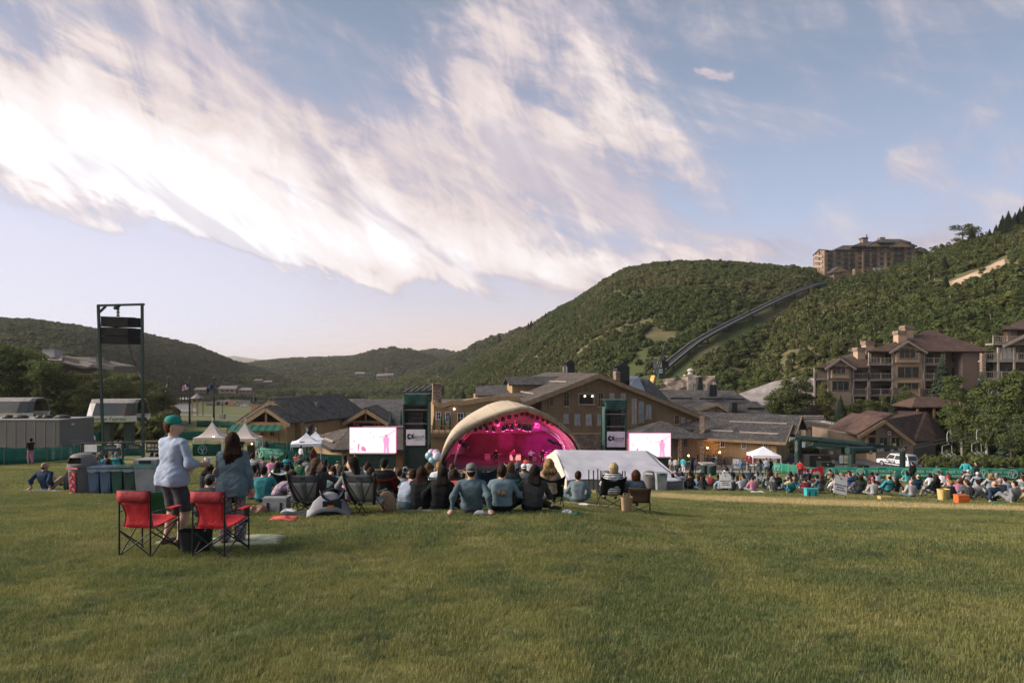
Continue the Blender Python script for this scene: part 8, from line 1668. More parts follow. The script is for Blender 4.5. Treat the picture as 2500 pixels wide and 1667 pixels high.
def low_chair(px,d,fab,lab,rz=0.,kind='camp',h=.74,w=.27,seat=.24,group='low chairs in the crowd',fr='black_tube'):
 k=(fab,kind,h,w,seat)
 if k not in CH:
  fm=fab if not isinstance(fab,str)else CLOTH[fab];m=MATS[fr];P_=[]
  def q(mb,n,mm,sm=False):P_.append((n,mb.mesh(n,mm,sm)))
  dip=.10 if kind=='camp' else .0
  q(MB().sheet([[(x*w*(1-.12*t),-.20+.26*t+.05*math.sin(math.pi*t)-.02*math.cos(x*1.6),seat+.02+(h-seat)*(1-t)-dip*(1-x*x)*(1-t))for x in np.linspace(-1,1,9)]for t in np.linspace(0,1,6)],.008),'backrest',fm,True)
  q(MB().sheet([[(x*w,.05+.42*t,seat+.02+.06*t-.04*math.sin(math.pi*t)*(1-x*x))for x in np.linspace(-1,1,7)]for t in np.linspace(0,1,5)][::-1],.008),'seat',fm,True)
  for s in(-1,1):
   q(MB().cyl((s*w,-.21,h+.02),(s*w*.9,.05,seat),.012),'back_post',m)
   if kind=='beach':q(MB().tube([(s*w,-.16,h*.8),(s*(w+.03),.0,h*.62),(s*(w+.03),.42,h*.60),(s*w,.46,.02)],.012,6),'armrest',MATS['alloy_rim']);q(MB().cyl((s*w,.05,seat),(s*w,-.18,.0),.012),'leg',MATS['alloy_rim'])
   else:q(MB().cyl((s*w,-.16,.0),(s*w,.42,seat+.06),.011),'leg',m);q(MB().cyl((s*w,.45,.0),(s*w*.95,-.06,seat+.12),.011),'leg',m);q(MB().cyl((s*w,-.14,.01),(-s*w,-.06,seat),.009),'cross_brace',m)
  CH[k]=P_
 r=empty('low_chair',ground(px,d),rz,lab,'chair',group)
 for n,me in CH[k]:o=bpy.data.objects.new(n,me);COL.objects.link(o);o.parent=r
 return r
def mesh_chair(px,d,lab,rz=0.):
 r=empty('mesh_chair',ground(px,d),rz,lab,'camp chair','high backed mesh chairs');w=.31;grey=mat('slate_fabric',(.10,.115,.12),.8,bump=.3);net=mat('pale_mesh',(.31,.295,.285),.8,(.26,.25,.245),3.,pat=('grid',.02,(.22,.21,.21)));blk=MW['black']
 pt=lambda x,t,o=0.:Vector((x*w*(1-.42*t**1.6),-.26+.34*t-.05*math.sin(math.pi*t)+o-.03*math.cos(x*1.5),.20+.60*(1-t)))
 g=lambda x0,x1,t0,t1,o=0.:[[pt(x,t,o)for x in np.linspace(x0,x1,6)]for t in np.linspace(t0,t1,6)]
 MB().sheet(g(-.93,.93,0.,.24),.01).build('header',grey,r,True);MB().sheet(g(-.9,-.14,.24,.92),.006).build('mesh_panel',net,r,True);MB().sheet(g(.14,.9,.24,.92),.006).build('mesh_panel',net,r,True);MB().sheet(g(-.15,.15,.23,.93,-.006),.008).build('centre_band',grey,r,True)
 for s in(-1,1):
  MB().tube([pt(s*.97,t)for t in np.linspace(0,1,8)],[.03]*8,6).build('side_sleeve',blk,r,True);MB().lathe([(.01,-.04),(.05,-.02),(.05,.02),(.01,.05)],pt(s*.97,0)+Vector((0,-.01,.01)),8).build('corner_pocket',blk,r);MB().cyl(pt(s*.95,.03,-.05),Vector((-s*.10,-.06,.0)),.010).build('rear_leg',tubeb,r);MB().cyl((s*w*.9,.45,.0),(s*w*.8,-.05,.34),.010).build('side_leg',tubeb,r);MB().bar((s*(w+.02),-.1,.46),(s*(w+.03),.35,.44),.05,.02).build('armrest',blk,r)
 MB().sheet([[(x*w,.06+.42*t,.20+.06*t)for x in(-1,0,1)]for t in(1,.5,0)],.01).build('seat',grey,r);e=MB().lathe([(.001,.0),(.055,.0),(.055,.006)],n=14,sy=.5).build('oval_badge',blk,r);e.matrix_local=Matrix.Translation(pt(0,.12)+Vector((0,-.025,0)))@Matrix.Rotation(R(90),4,'X')
mesh_chair(748,13.9,'grey mesh backed chair beside the pale cooler',.05);mesh_chair(888,12.95,'grey mesh backed chair beside the tan backpack',-.12)
# things lying about
def heap(px,d,w,l,h,m,lab,cat,seed=1,name='crumpled_jacket',rz=0.,n=18):
 g=ground(px,d);q=np.linspace(-1,1,n);X,Y=np.meshgrid(q,q);e=np.clip(1-np.abs(X)**3,0,1)*np.clip(1-np.abs(Y)**3,0,1);Z=h*(e**.5)*(.55+1.5*np.clip(fbm(X*1.7+seed,Y*1.7,4,seed),-.3,.6));wob=1+.25*fbm(X+seed*3,Y,3,seed+4)
 c,s_=math.cos(rz),math.sin(rz);rows=[]
 for i in range(n):
  row=[]
  for j in range(n):x,y=X[i,j]*w/2*wob[i,j],Y[i,j]*l/2*wob[i,j];x,y=x*c-y*s_,x*s_+y*c;row.append((x,y,Zg(g.x+x,g.y+y)-g.z+.02+max(0,Z[i,j])))
  rows.append(row)
 o=MB().sheet(rows,.012).build(name,m,None,True);o.location=g;return tag(o,lab,cat)
blank=mat('cream_print_blanket',(.34,.35,.25),.9,pat=('marble',5.,(.32,.36,.24),(.50,.40,.26)))
heap(595,9.75,1.1,.75,.09,blank,'cream and green patterned blanket under the standing woman','blanket',3,'blanket',.25);heap(432,9.75,.5,.5,.06,blank,'cream patterned cloth beside the black tote','blanket',8,'blanket')
def tote(px,d,lab,m,w=.34,h=.34,dp=.18,rz=0.,cat='bag',nm='tote_bag',handles=True):
 r=empty(nm,ground(px,d),rz,lab,cat);v=[]
 for t in np.linspace(0,1,5):k=.88+.24*t;v.append([(w/2*k*math.copysign(abs(math.cos(a))**.5,math.cos(a)),dp/2*k*math.copysign(abs(math.sin(a))**.5,math.sin(a)),h*t)for a in np.linspace(0,6.283,16,endpoint=False)])
 MB().grid(v,close=True).build('bag_body',m,r,True)
 if handles:
  for s in(-1,1):MB().tube([(-w*.25,s*dp*.5,h*.95),(-w*.2,s*dp*.6,h*1.18),(w*.2,s*dp*.6,h*1.18),(w*.25,s*dp*.5,h*.95)],.01,5).build('handle',m,r)
 return r
tote(478,9.0,'black open tote bag between the two red camp chairs',mat('black_nylon',(.012,.016,.016),.7,bump=.5),.36,.30,.26)
tote(1530,17.2,'brown paper bag with rope handles beside the brown chair',mat('kraft_paper',(.38,.25,.15),.8),.26,.40,.16,.2,'bag','paper_bag');tote(2303,30,'yellow soft bag standing in the right crowd',CLOTH['yellow'],.42,.50,.34,.2,'bag','soft_bag',False)
def cooler(px,d,lab,m,w=.46,h=.30,dp=.3,lid=None,rz=0.,nm='cooler',cat='cooler',strap=True):
 r=empty(nm,ground(px,d),rz,lab,cat);MB().box((0,0,h*.42),(w,dp,h*.84)).build('body',m,r);MB().box((0,0,h*.92),(w*1.03,dp*1.05,h*.16)).build('lid',lid or m,r)
 if strap:
  for s in(-1,1):MB().box((s*w*.28,-dp*.51,h*.4),(.05,.012,h*.6)).build('strap',MW['black'],r)
 MB().tube([(-w*.5,0,h*.7),(-w*.42,-.02,h*1.08),(w*.42,-.02,h*1.08),(w*.5,0,h*.7)],.012,5).build('handle',MW['black']if strap else MW['rail'],r);return r
cooler(676,14.1,'pale grey soft cooler beside the boy in plaid',mat('cooler_grey',(.31,.32,.33),.75,bump=.3),.48,.33,.3);cooler(1980,33.5,'turquoise cooler bag in the right crowd',CLOTH['turquoise'],.55,.42,.36,strap=True,nm='cooler_bag',cat='cooler');cooler(2347,27.6,'orange hard cooler with a black handle in the right crowd',mat('orange_plastic',(.62,.13,.03),.5),.44,.36,.32,strap=False);cooler(2160,30.5,'small yellow and tan cooler cloth by the man with the hat',CLOTH['yellow'],.5,.16,.3,strap=False,nm='cooler_bag',cat='cooler')
heap(745,13.1,.95,.55,.16,CLOTH['charcoal'],'dark grey jacket lying behind the mesh chair','jacket',5);heap(697,12.4,.52,.3,.10,CLOTH['coral'],'coral red jacket lying alone on the grass','jacket',9,rz=-.35);heap(628,13.8,.40,.3,.22,mat('tan_leather',(.34,.17,.11),.6,bump=.5),'tan leather handbag slumped on the grass beside the cooler','bag',11,'handbag');heap(708,13.9,.35,.25,.10,CLOTH['white'],'white cloth and shoes beside the cooler','cloth',15,'white_cloth');heap(1010,13.6,1.0,.5,.03,CLOTH['pale_grey'],'pale blanket edge under the pair in black','blanket',21,'blanket');heap(1430,18.6,1.9,.9,.04,mat('red_check_blanket',(.42,.10,.10),.9,pat=('marble',9.,(.55,.46,.42),(.40,.06,.07))),'red and white patterned blanket before the denim jacket woman','blanket',23,'blanket');heap(110,21.2,1.6,.9,.03,CLOTH['light_blue'],'pale blue blanket under the man at the lawn edge','blanket',27,'blanket');heap(1178,12.6,.32,.2,.10,CLOTH['pale_grey'],'pale grey cloth between the capped man and the butterfly jacket','cloth',29,'folded_cloth');heap(1385,13.0,.22,.14,.10,CLOTH['white'],'white sandal pair lying on the grass','shoes',31,'sandals');heap(1407,12.9,.20,.14,.10,CLOTH['green'],'small dark green cap lying on the grass','cap',33,'cap_on_grass');heap(2440,27.5,.7,.4,.10,CLOTH['green'],'green printed bag lying at the right end of the crowd','bag',35,'green_bag');heap(1690,41,1.6,.8,.10,CLOTH['camo'],'camouflage blanket spread in the right crowd','blanket',37,'blanket',0);heap(1850,38,.9,.3,.12,CLOTH['white'],'pale cooler lid and cloth beside the grey shirt man','cloth',39,'white_cloth')
pl8=MB().lathe([(.10,.0),(.13,.018),(.125,.022),(.08,.006),(.001,.006)],n=20).build('paper_plate',MW['white'],None,True);pl8.location=ground(1425,17.6)+Vector((0,0,.05));tag(pl8,'white paper plate lying behind the patterned blanket','plate')
def backpack(px,d):
 r=empty('backpack',ground(px,d),R(25),'tan canvas backpack leaning beside the mesh chair','backpack');m=mat('tan_canvas_bag',(.36,.225,.14),.8,bump=.4);v=[]
 for t,k in((0,.85),(.1,1.),(.6,1.),(.85,.85),(1.,.45)):v.append([(.15*k*math.copysign(abs(math.cos(a))**.55,math.cos(a))-.06*t,.10*k*math.copysign(abs(math.sin(a))**.55,math.sin(a)),.42*t)for a in np.linspace(0,6.283,14,endpoint=False)])
 mb=MB().grid(v,close=True);mb.poly(v[-1]);mb.build('pack_body',m,r,True);MB().box((-.02,-.115,.13),(.2,.04,.18)).build('front_pocket',m,r);MB().tube([(.1,.1,.36),(.17,.14,.25),(.14,.12,.04)],.018,5).build('shoulder_strap',CLOTH['brown'],r);MB().tube([(-.09,0,.42),(-.07,0,.48),(-.03,0,.42)],.012,5).build('top_loop',m,r)
backpack(950,13.6)
def baby_seat(px,d):
 r=empty('infant_car_seat',ground(px,d),R(12),'black infant car seat with an orange label on the grass','infant seat');blk=mat('seat_shell',(.015,.017,.018),.6);rows=[[(.21*x*(1-.15*t),-.16+.5*t,.06+.28*(1-t)**2+.20*abs(x)**3)for x in np.linspace(-1,1,9)]for t in np.linspace(0,1,8)];MB().sheet(rows,.03).build('shell',blk,r,True);MB().box((0,-.19,.17),(.34,.06,.3)).build('shell_back',blk,r);MB().tube([(-.22,.05,.25),(-.21,.02,.44),(0,.0,.52),(.21,.02,.44),(.22,.05,.25)],.016,6).build('carry_handle',blk,r);MB().box((-.02,-.225,.22),(.12,.012,.05)).build('orange_label',mat('orange_label',(.6,.2,.03),.6),r);MB().box((0,.05,.02),(.3,.5,.04)).build('rocker_base',blk,r)
 g=ground(px,d);rows=[]
 for i in range(16):
  t=i/15;row=[]
  for j in range(16):x=(j/15-.5)*2;yy=-.26+.66*t;top=.54*math.exp(-((x*.9)**2))*(1-.25*t);z=max(.03,top*min(1.,.25+t*3)-.10*t+.04*float(fbm(np.array(x*3.),np.array(t*4.),3,6)));row.append((x*.40-.06,yy,z if abs(x)<.85 else z*.7))
  rows.append(row)
 b=MB().sheet(rows,.008).build('draped_cloth',mat('grey_muslin',(.30,.30,.32),.9,bump=.4),None,True);b.location=g;b.rotation_euler=(0,0,R(12));tag(b,'grey muslin cloth draped over the infant car seat','cloth')
baby_seat(812,12.95)
# the two people standing in front
V0=.0125
capteal=mat('teal_cap_cloth',(.010,.215,.175),.8,bump=.2);G0='people standing in front';shirt=cl('oxford_blue',(.34,.40,.50));tun=cl('chambray',(.125,.178,.205));cl('shorts',(.065,.068,.075))
man=person(421,9.4,'stand','man in a teal cap, pale blue shirt and dark shorts holding a cup','oxford_blue','shorts',('short','auburn'),'fair',R(-26),G0,1.03,('cap',capteal),-.75,.05,'roll','short',False,1.04,V0,rh=(.25,.27,1.07),lh=(-.14,.30,1.02),re=(.5,-1,-.5),le=(-1,-.4,-.2),rd=(-.6,.8,.0),curl=.75,fingers=True,tunic=-.13,shoe=mat('tan_shoe',(.12,.09,.07),.8))
cp=MB().lathe([(.032,0),(.045,.12),(.043,.12),(.030,.01)],n=14).build('drinking_cup',mat('clear_cup',(.55,.56,.58),.25),None,True);cp.location=man.matrix_basis@Vector((.19,.40,1.03));tag(cp,'pale plastic cup held by the man in the teal cap','cup')
woman=person(567,9.5,'stand','woman with long dark hair in a chambray tunic and patterned trousers','chambray','floral',('long','brown'),'fair',R(10),G0,.905,None,.25,0.,'long','wide',True,1.06,V0,rh=(.30,.02,.80),lh=(-.20,.22,.90),fingers=True,curl=.35,tunic=-.27)
# the front row of seated people
FRW='people of the front row'
def pp(px,d,pose,lab,*a,**k):k.setdefault('group',FRW);k.setdefault('vox',.02);return person(px,d,pose,lab,*a,**k)
pp(117,21.4,'lean','bald man in a navy vest sitting on a pale blue blanket','navy','tan',('bald','brown'),'tan',R(-8),heavy=1.18,sleeve='roll',yaw=-.3);pp(170,21.2,'knees','person in black sitting half hidden by the domed trash can','black','black',('long','dark'),rz=R(-20))
pp(497,12.9,'hunch','person in a striped dark beanie sitting behind the red chairs','charcoal','black',('short','dark'),hat=('beanie',cl('beanie_stripe',(.05,.055,.055),pat=('stripes',.04,(.12,.125,.12)))),scale=.95)
pp(676,15.2,'hunch','boy with curly dark hair in a pink plaid shirt bending over the cooler','plaid_pink','charcoal',('short','brown'),rz=R(-62),yaw=-.2,pitch=-.3);pp(643,16.6,'cross','man with cropped hair in a teal puffer jacket','teal','navy',('crop','dark'),heavy=1.12);pp(618,17.4,'cross','person in a red vest next to the teal puffer jacket','red','denim',('short','dark'),sleeve='short')
low_chair(748,14.0,'charcoal','low dark chair under the woman turning right',.1,group='chairs of the front row');pp(778,14.0,'chair','woman with long brown hair turning right in the mesh chair','charcoal','black',('long','light_brown'),yaw=-1.25,rz=R(-12),fem=True,rh=(.16,.26,.72),re=(1,0,-.6));pp(812,15.6,'cross','broad man with cropped dark hair in a pale denim shirt','pale_denim','navy',('crop','brown'),'tan',heavy=1.15);pp(862,13.3,'chair','girl with long dark hair looking left in the mesh chair','grey','pink',('long','dark'),yaw=1.1,rz=R(14),fem=True)
low_chair(940,16.3,cl('red_chair_cloth',(.18,.02,.02)),'dark red camp chair with a black hooded person',0,h=.72,w=.32,group='chairs of the front row');pp(940,16.3,'chair','person in a black hooded jacket sitting in the dark red chair','black','denim',('short','dark'),hat=('beanie','black'));pp(974,20.5,'phone','person in a grey cap and sweater raising a phone','pale_grey','denim',('short','brown'),hat=('cap','charcoal'));pp(969,17.6,'cross','small child with brown hair in a white shirt','white','blue',('short','light_brown'),scale=.68,sleeve='short')
pp(990,14.0,'hunch','person in a pale grey blue tee hugging the neighbour in black','light_blue','denim',('short','brown'),rz=R(-28),sleeve='short',legs='long');pp(1027,13.9,'knees','woman with long hair in a black sweater','black','black',('long','brown'),fem=True,yaw=.2,heavy=1.08);pp(1074,13.8,'side','woman with very long black hair in a black top','black','black',('long','dark'),fem=True,heavy=1.04);pp(1112,15.0,'hunch','woman with wavy brown hair in a coral shirt','coral','black',('wavy','brown'),rz=R(12),fem=True,heavy=1.12)
pp(1152,12.85,'lean','man in a grey cap and denim shirt leaning back on both hands','denim','shorts',('crop','brown'),hat=('backcap',cl('cap_grey',(.16,.155,.15))),heavy=1.08,scale=1.05);bj=pp(1226,13.0,'cross','woman with a hair bun in a denim jacket with a butterfly patch','pale_denim','black',('bun','brown'),fem=True,yaw=-.25,heavy=1.08)
def butterfly(par):
 m=mat('butterfly_print',(.42,.27,.12),.8,pat=('marble',28.,(.10,.05,.04),(.55,.45,.3)))
 for s in(-1,1):MB().sheet([[(s*x,-.165+.35*x*x,z)for x,z in((.0,.41),(.04,.42),(.085,.44))],[(s*x,-.165+.35*x*x,z)for x,z in((.0,.38),(.045,.375),(.075,.375))],[(s*x,-.165+.35*x*x,z)for x,z in((.0,.345),(.03,.335),(.055,.33))]],.004).build('butterfly_patch',m,par,True)
butterfly(bj)
pp(1299,13.1,'side','woman with long dark hair in a black hooded jacket','charcoal','black',('long','dark'),fem=True,heavy=1.12,yaw=-.15);low_chair(1346,15.0,'black','black camp chair with a blonde woman in tan',.1,group='chairs of the front row');pp(1340,15.0,'chair','woman with wavy blonde hair in a tan sweater','tan','black',('wavy','blonde'),fem=True,yaw=.15)
pp(1412,19.3,'cross','woman with pinned up brown hair in a denim jacket on a patterned blanket','pale_denim','denim',('bun','brown'),fem=True,yaw=-.5,heavy=1.05);low_chair(1495,17.9,'black','black camp chair with the woman in a striped top',.12,h=.86,w=.33,seat=.34,group='chairs of the front row');pp(1497,18.0,'chair','woman with a blonde bob in a striped top','striped','tan',('bob','pale'),fem=True,dz=.12,sleeve='roll',heavy=1.05);low_chair(1560,17.6,'brown','low dark brown chair beside the paper bag',-.15,h=.66,w=.29,kind='sling',group='chairs of the front row');pp(1551,18.0,'chair','woman with straight brown hair in a denim jacket','denim','black',('bob','auburn'),fem=True,yaw=-.1)
pp(75,44,'fold','woman in a black top and pink skirt standing at the green fence','black','pink',('bun','dark'),'tan',R(60),vox=.03,group='people standing about')
low_chair(1048,19.4,'teal','teal beach chair with a dotted edge behind the pair in black',0,'beach',.72,.28,.2);low_chair(1073,19.0,'striped','striped beach chair with a blonde woman',.05,'beach',.70,.27,.2);low_chair(1104,20.5,'turquoise','turquoise beach chair with a short haired person',-.05,'beach',.70,.28,.2);low_chair(1186,18.0,'navy','tall navy camp chair standing empty in the crowd',.1,'camp',.92,.29,.42);low_chair(1247,19.5,'teal','small teal beach chair behind the butterfly jacket',0,'beach',.62,.25,.18);low_chair(590,21,'teal','large teal chair back behind the standing woman',0,'beach',.80,.34,.24);low_chair(690,19,'black','black camp chair behind the boy in plaid',0);low_chair(395,11.3,'green','folded dark green chair behind the man in the teal cap',.6,'sling',.62,.22,.16)
SR='people of the second row'
for a in((1048,19.6,'chair','person with light brown hair in the teal beach chair','denim','navy',('wavy','light_brown')),(1073,19.2,'chair','woman with a blonde ponytail in the striped beach chair','white','denim',('pony','blonde')),(1104,20.7,'chair','person with short light hair in the turquoise beach chair','blue','tan',('short','light_brown')),(1247,19.7,'chair','woman with light brown hair in the small teal chair','charcoal','black',('bob','light_brown')),(600,21.2,'chair','woman with long auburn hair by the large teal chair','black','denim',('long','auburn')),(700,20.5,'cross','man with brown hair in a light blue tee','light_blue','navy',('short','brown')),(530,15.5,'cross','woman with long blonde hair in a floral top','floral','black',('long','blonde')),(505,18.5,'knees','woman with curly dark hair in black behind the beanie','black','black',('wavy','dark')),(752,18.5,'cross','person with short grey hair in a dark jacket','charcoal','black',('short','grey')),(790,19.0,'cross','person in a dark beanie and yellow top','yellow','black',('short','dark')),(843,19.5,'cross','person in a green jacket under a dark cap','green','denim',('short','dark')),(905,18.5,'cross','woman with brown hair in an olive top','olive','black',('bob','brown'))):person(*a,group=SR,vox=.024)
# the rest of the audience
PW=dict(cross='cross legged',lean='leaning back',knees='hugging knees',side='leaning sideways',phone='arm raised',hunch='hunched',chair='in low chair',stand='standing',hips='hands on hips',fold='arms folded',walk='walking')
HW=dict(short='short',crop='cropped',long='long',pony='tied',bun='pinned',bob='bobbed',wavy='wavy',bald='thin')
g10=random.Random(21);TAKEN=[]
TOPS=['black']*7+['charcoal']*5+['grey']*4+['pale_grey']*3+['white']*4+['navy']*5+['blue']*3+['denim']*4+['pale_denim']*2+['light_blue']*3+['teal','green','olive','red','red','maroon','coral','pink','pink','purple','yellow','tan','tan','cream','brown','turquoise','plaid_red','plaid_dark','striped']
def free(x,y,r):
 if any((x-a)**2+((y-b)*.8)**2<r*r for a,b in TAKEN):return False
 TAKEN.append((x,y));return True
for o in list(COL.objects):
 if o.name.split('.')[0]in('person','low_chair','camp_chair','mesh_chair','cooler','lawn_sign','box_trash_can','domed_trash_can','stake'):TAKEN.append((o.location.x,o.location.y))
def anyone(px,d,where,poses,group,vox=.034,top=None,hair=None,hat=None,rz=None,bot=None):
 ps=g10.choice(poses);fem=g10.random()<.5;st=hair or((g10.choice(['long','long','wavy','pony','bun','bob'])if fem else g10.choice(['short','short','crop','crop','bald'])),g10.choice(['dark','dark','brown','brown','light_brown','blonde','auburn','grey']))
 tp=top or g10.choice(TOPS);yaw={'cross':g10.choice([0.,.5]),'knees':-.4,'chair':0.}.get(ps,.25);hat=hat or((g10.choice(['cap','cap','backcap','brim']),g10.choice(['white','navy','charcoal','tan','black']))if g10.random()<.17 and not fem else None)
 hs='%s %s hair'%(HW[st[0]],st[1].replace('_',' '))if not hat else 'a %s %s'%(hat[1].replace('_',' '),{'cap':'cap','backcap':'turned cap','brim':'brimmed hat'}[hat[0]])
 lab='person in %s with %s, %s %s'%(tp.replace('_',' '),hs,PW[ps],where)
 o=person(px,d,ps,lab,tp,bot or g10.choice(['denim','navy','black','charcoal','tan','grey']),st,g10.choice(['fair','fair','tan','brown'])if not fem else 'fair',g10.uniform(-.25,.25)if rz is None else rz,group,g10.uniform(.92,1.04),hat,yaw,0.,'short' if ps in('cross','knees')and tp not in('black','navy','charcoal','denim')else 'long','long',fem,1.08,vox)
 if ps=='chair':cc=g10.choice(['black','navy','teal','green','charcoal','maroon']);low_chair(px,d,cc,'low %s camp chair under a person in %s %s'%(cc,tp.replace('_',' '),where),o.rotation_euler.z)
 return o
SP=['cross']*4+['knees']*2+['side','lean','hunch','chair','chair']
n=0
for _ in range(9000):
 if n>=120:break
 d=17.5*(74/17.5)**(g10.random()**.9);px=g10.uniform(545,1365 if d<38 else 1350);x=PX(px,d)
 if d>60 and px<860:continue
 if d>64 and g10.random()<.4:continue
 if px<700 and d>45:continue
 if not free(x,d,.72 if d<40 else .85):continue
 anyone(px,d,'before the stage',SP if d<50 else SP+['stand']*2,'crowd before the stage',.03);n+=1
n=0;A_,B_=ground(1650,42.5),ground(2520,26.3)
for it in range(9000):
 if n>=112:break
 px=g10.uniform(1640,2530);t=np.interp(px,[1640,2530],[0,1]);d0=A_.y+(B_.y-A_.y)*t;d=d0+.5+(0. if it<900 else .02+g10.random()**1.6)*(np.interp(px,[1640,1950,2530],[62,56,52])-d0)
 if not free(PX(px,d),d,.6):continue
 anyone(px,d,'right of the tent',SP,'crowd on the right of the tent',.03);n+=1
n=0
for _ in range(2000):
 if n>=12:break
 d=g10.uniform(24,50);px=g10.uniform(215,420)
 if not free(PX(px,d),d,.9):continue
 anyone(px,d,'behind the bins',SP,'people behind the bins',.03);n+=1
ST='people standing about'
for px,d,ps,tp,hr,rz,wh,bt in((288,66,'stand','white',('bun','dark'),0,'at the hanging signs','denim'),(300,67,'stand','charcoal',('short','brown'),.3,'at the hanging signs','denim'),(268,67,'stand','tan',('short','brown'),-.4,'at the hanging signs','tan'),(228,88,'stand','white',('short','dark'),0,'by the upper green fence','charcoal'),(630,74,'stand','grey',('short','grey'),.2,'beside the menu board','black'),(651,82,'stand','black',('long','dark'),0,'behind the green fence','black'),(591,84,'stand','black',('short','brown'),.5,'behind the beige tents','charcoal'),(735,66,'stand','white',('pony','brown'),-.5,'under the guitar tent','denim'),(765,60,'stand','maroon',('wavy','light_brown'),.4,'in front of the guitar tent','black'),(843,70,'walk','black',('short','dark'),-1.2,'beside the left screen','black'),(867,66,'stand','green',('short','light_brown'),.2,'below the left screen','tan'),(1725,92,'hips','olive',('short','brown'),.4,'on the plaza','olive'),(1731,93,'stand','brown',('short','dark'),-.3,'on the plaza','charcoal'),(1741,91,'hips','charcoal',('short','dark'),0,'on the plaza','navy'),(1748,92,'fold','grey',('short','brown'),2.5,'on the plaza','grey'),(1766,91,'walk','charcoal',('short','dark'),-1.4,'on the plaza','black'),(1639,74,'stand','white',('long','auburn'),.2,'by the right screen','tan'),(1650,73,'stand','cream',('short','dark'),-.2,'by the right screen','denim'),(1658,75,'stand','grey',('short','brown'),.5,'by the right screen','navy'),(1668,72,'stand','turquoise',('short','dark'),-.7,'by the right screen','white'),(1690,70,'stand','charcoal',('wavy','dark'),.6,'on the gravel walk','black'),(1695,70,'stand','purple',('short','brown'),-.6,'on the gravel walk','denim'),(1808,66,'walk','blue',('short','grey'),-1.2,'by the crowd barriers','denim'),(1856,63,'hips','denim',('wavy','dark'),.1,'before the plaza tent','denim'),(1871,64,'stand','light_blue',('short','light_brown'),-.2,'before the plaza tent','denim'),(1880,66,'stand','black',('short','dark'),.2,'before the plaza tent','black'),(1954,58,'stand','red',('short','brown'),-.5,'beside the first aid banner','navy'),(2228,53,'stand','black',('crop','dark'),-.1,'before the long green fence','black'),(2358,51,'hips','turquoise',('short','brown'),-.4,'before the long green fence','maroon'),(2384,51,'stand','plaid_dark',('crop','brown'),.4,'before the long green fence','charcoal')):
 anyone(px,d,wh,[ps],ST,.03,tp,hr,None,rz,bt)
for px,lab,tp,ps in((1211,'keyboard player in black on the lit stage','black','play'),(1255,'singer in a dark shirt at the middle of the lit stage','charcoal','stand'),(1325,'guitarist in black at the right of the lit stage','black','play'),(1296,'bass player in white on the lit stage','white','play')):
 d=83.6;person(px,d,ps,lab,tp,'black',('short','dark'),'fair',R(180),'musicians on the stage',1.,None,vox=.036,loc=(PX(px,d),d,GZ+1.35))
 # barriers, balloons, cones, planter
def barrier(px,d,lab):
 r=empty('crowd_barrier',ground(px,d),.05,lab,'barrier','crowd barriers');MB().tube([(-1.1,0,.1),(-1.1,0,1.0),(-1.0,0,1.1),(1.0,0,1.1),(1.1,0,1.0),(1.1,0,.1)],.03,6).build('frame',MW['black'],r);MB().bar((-1.1,0,.2),(1.1,0,.2),.03).build('bottom_rail',MW['black'],r)
 for k in range(14):MB().bar((-1.02+k*.157,0,.2),(-1.02+k*.157,0,1.1),.018).build('bar',MW['black'],r)
 for s in(-1,1):MB().bar((s*.9,-.3,.03),(s*.9,.3,.03),.05).build('foot',MW['black'],r)
barrier(1747,68,'black crowd barrier beside the dark podium');barrier(1816,67,'black crowd barrier behind the walking man')
pd=Bld('camera_podium',1735,68,'dark green camera podium with a bin beside it','podium');f=Face(1735,68,0);pd.block(f,1718,1749,1136,1158,1.6,MW['steel'],'skirt');pd.block(f,1716,1750,1133,1136,1.8,MW['rail'],'deck',off=.1);pd.put(MB().lathe([(.32,0),(.36,.9),(.33,.95)],ground(1735,66.5),14),'bin',MW['steel'])
bl=empty('balloon_cluster',ground(1056,50),0,'cluster of pink and blue balloons above the crowd','balloons');zb=(HY-1114)/F*50-bl.location.z
for x,y,z,r_,c in((-.25,0,.05,.30,(.30,.52,.62)),(.22,.1,.18,.34,(.72,.42,.52)),(0,-.1,-.22,.30,(.32,.55,.66)),(.30,-.05,-.25,.27,(.70,.45,.55)),(-.1,.1,.28,.26,(.70,.55,.62)),(.35,-.15,.02,.34,(.60,.62,.68))):
 o=MB().lathe([(.02,-r_*1.15)]+[(r_*math.sin(t),-r_*math.cos(t))for t in np.linspace(.3,3.0,8)]+[(.01,r_)],(x,y,zb+z),14).build('balloon',mat('balloon_%d'%int(c[0]*1000+c[2]*10),c,.25,spec=.6),bl,True);MB().cyl((x*.2,y*.2,.6),(x,y,zb+z-r_),.006,n=4).build('ribbon',MW['white'],o)
orange=mat('orange_cone',(.62,.15,.04),.7)
for px,py in((241,1060),(288,1063),(373,1070),(535,1090),(604,1086),(665,1087),(502,1083),(541,1058)):
 o=empty('marker_tube',hit(px,py+4),0,'orange marker tube standing on the lawn below the lift','marker','orange marker tubes');MB().cyl((0,0,.05),(0,0,.95),.06,.05).build('tube',orange,o);MB().lathe([(.2,0),(.18,.06)],n=10).build('base',MW['black'],o)
pb=empty('stone_planter',ground(1665,92),0,'low stone planter with shrubs before the lodge porch','planter');MB().box((0,0,.4),(3.4,2,.9)).build('wall',MW['stone'],pb);MB().box((0,0,.87),(3.6,2.2,.1)).build('coping',MW['conc'],pb)
tb=empty('folding_table',ground(1858,78),.05,'white folding table under the plaza tent','table');MB().box((0,0,.75),(2.4,.8,.05)).build('table_top',MW['white'],tb)
for x in(-1,1):MB().bar((x,.3,0),(x*.95,0,.74),.04).build('leg',MW['rail'],tb);MB().bar((x,-.3,0),(x*.95,0,.74),.04).build('leg',MW['rail'],tb)
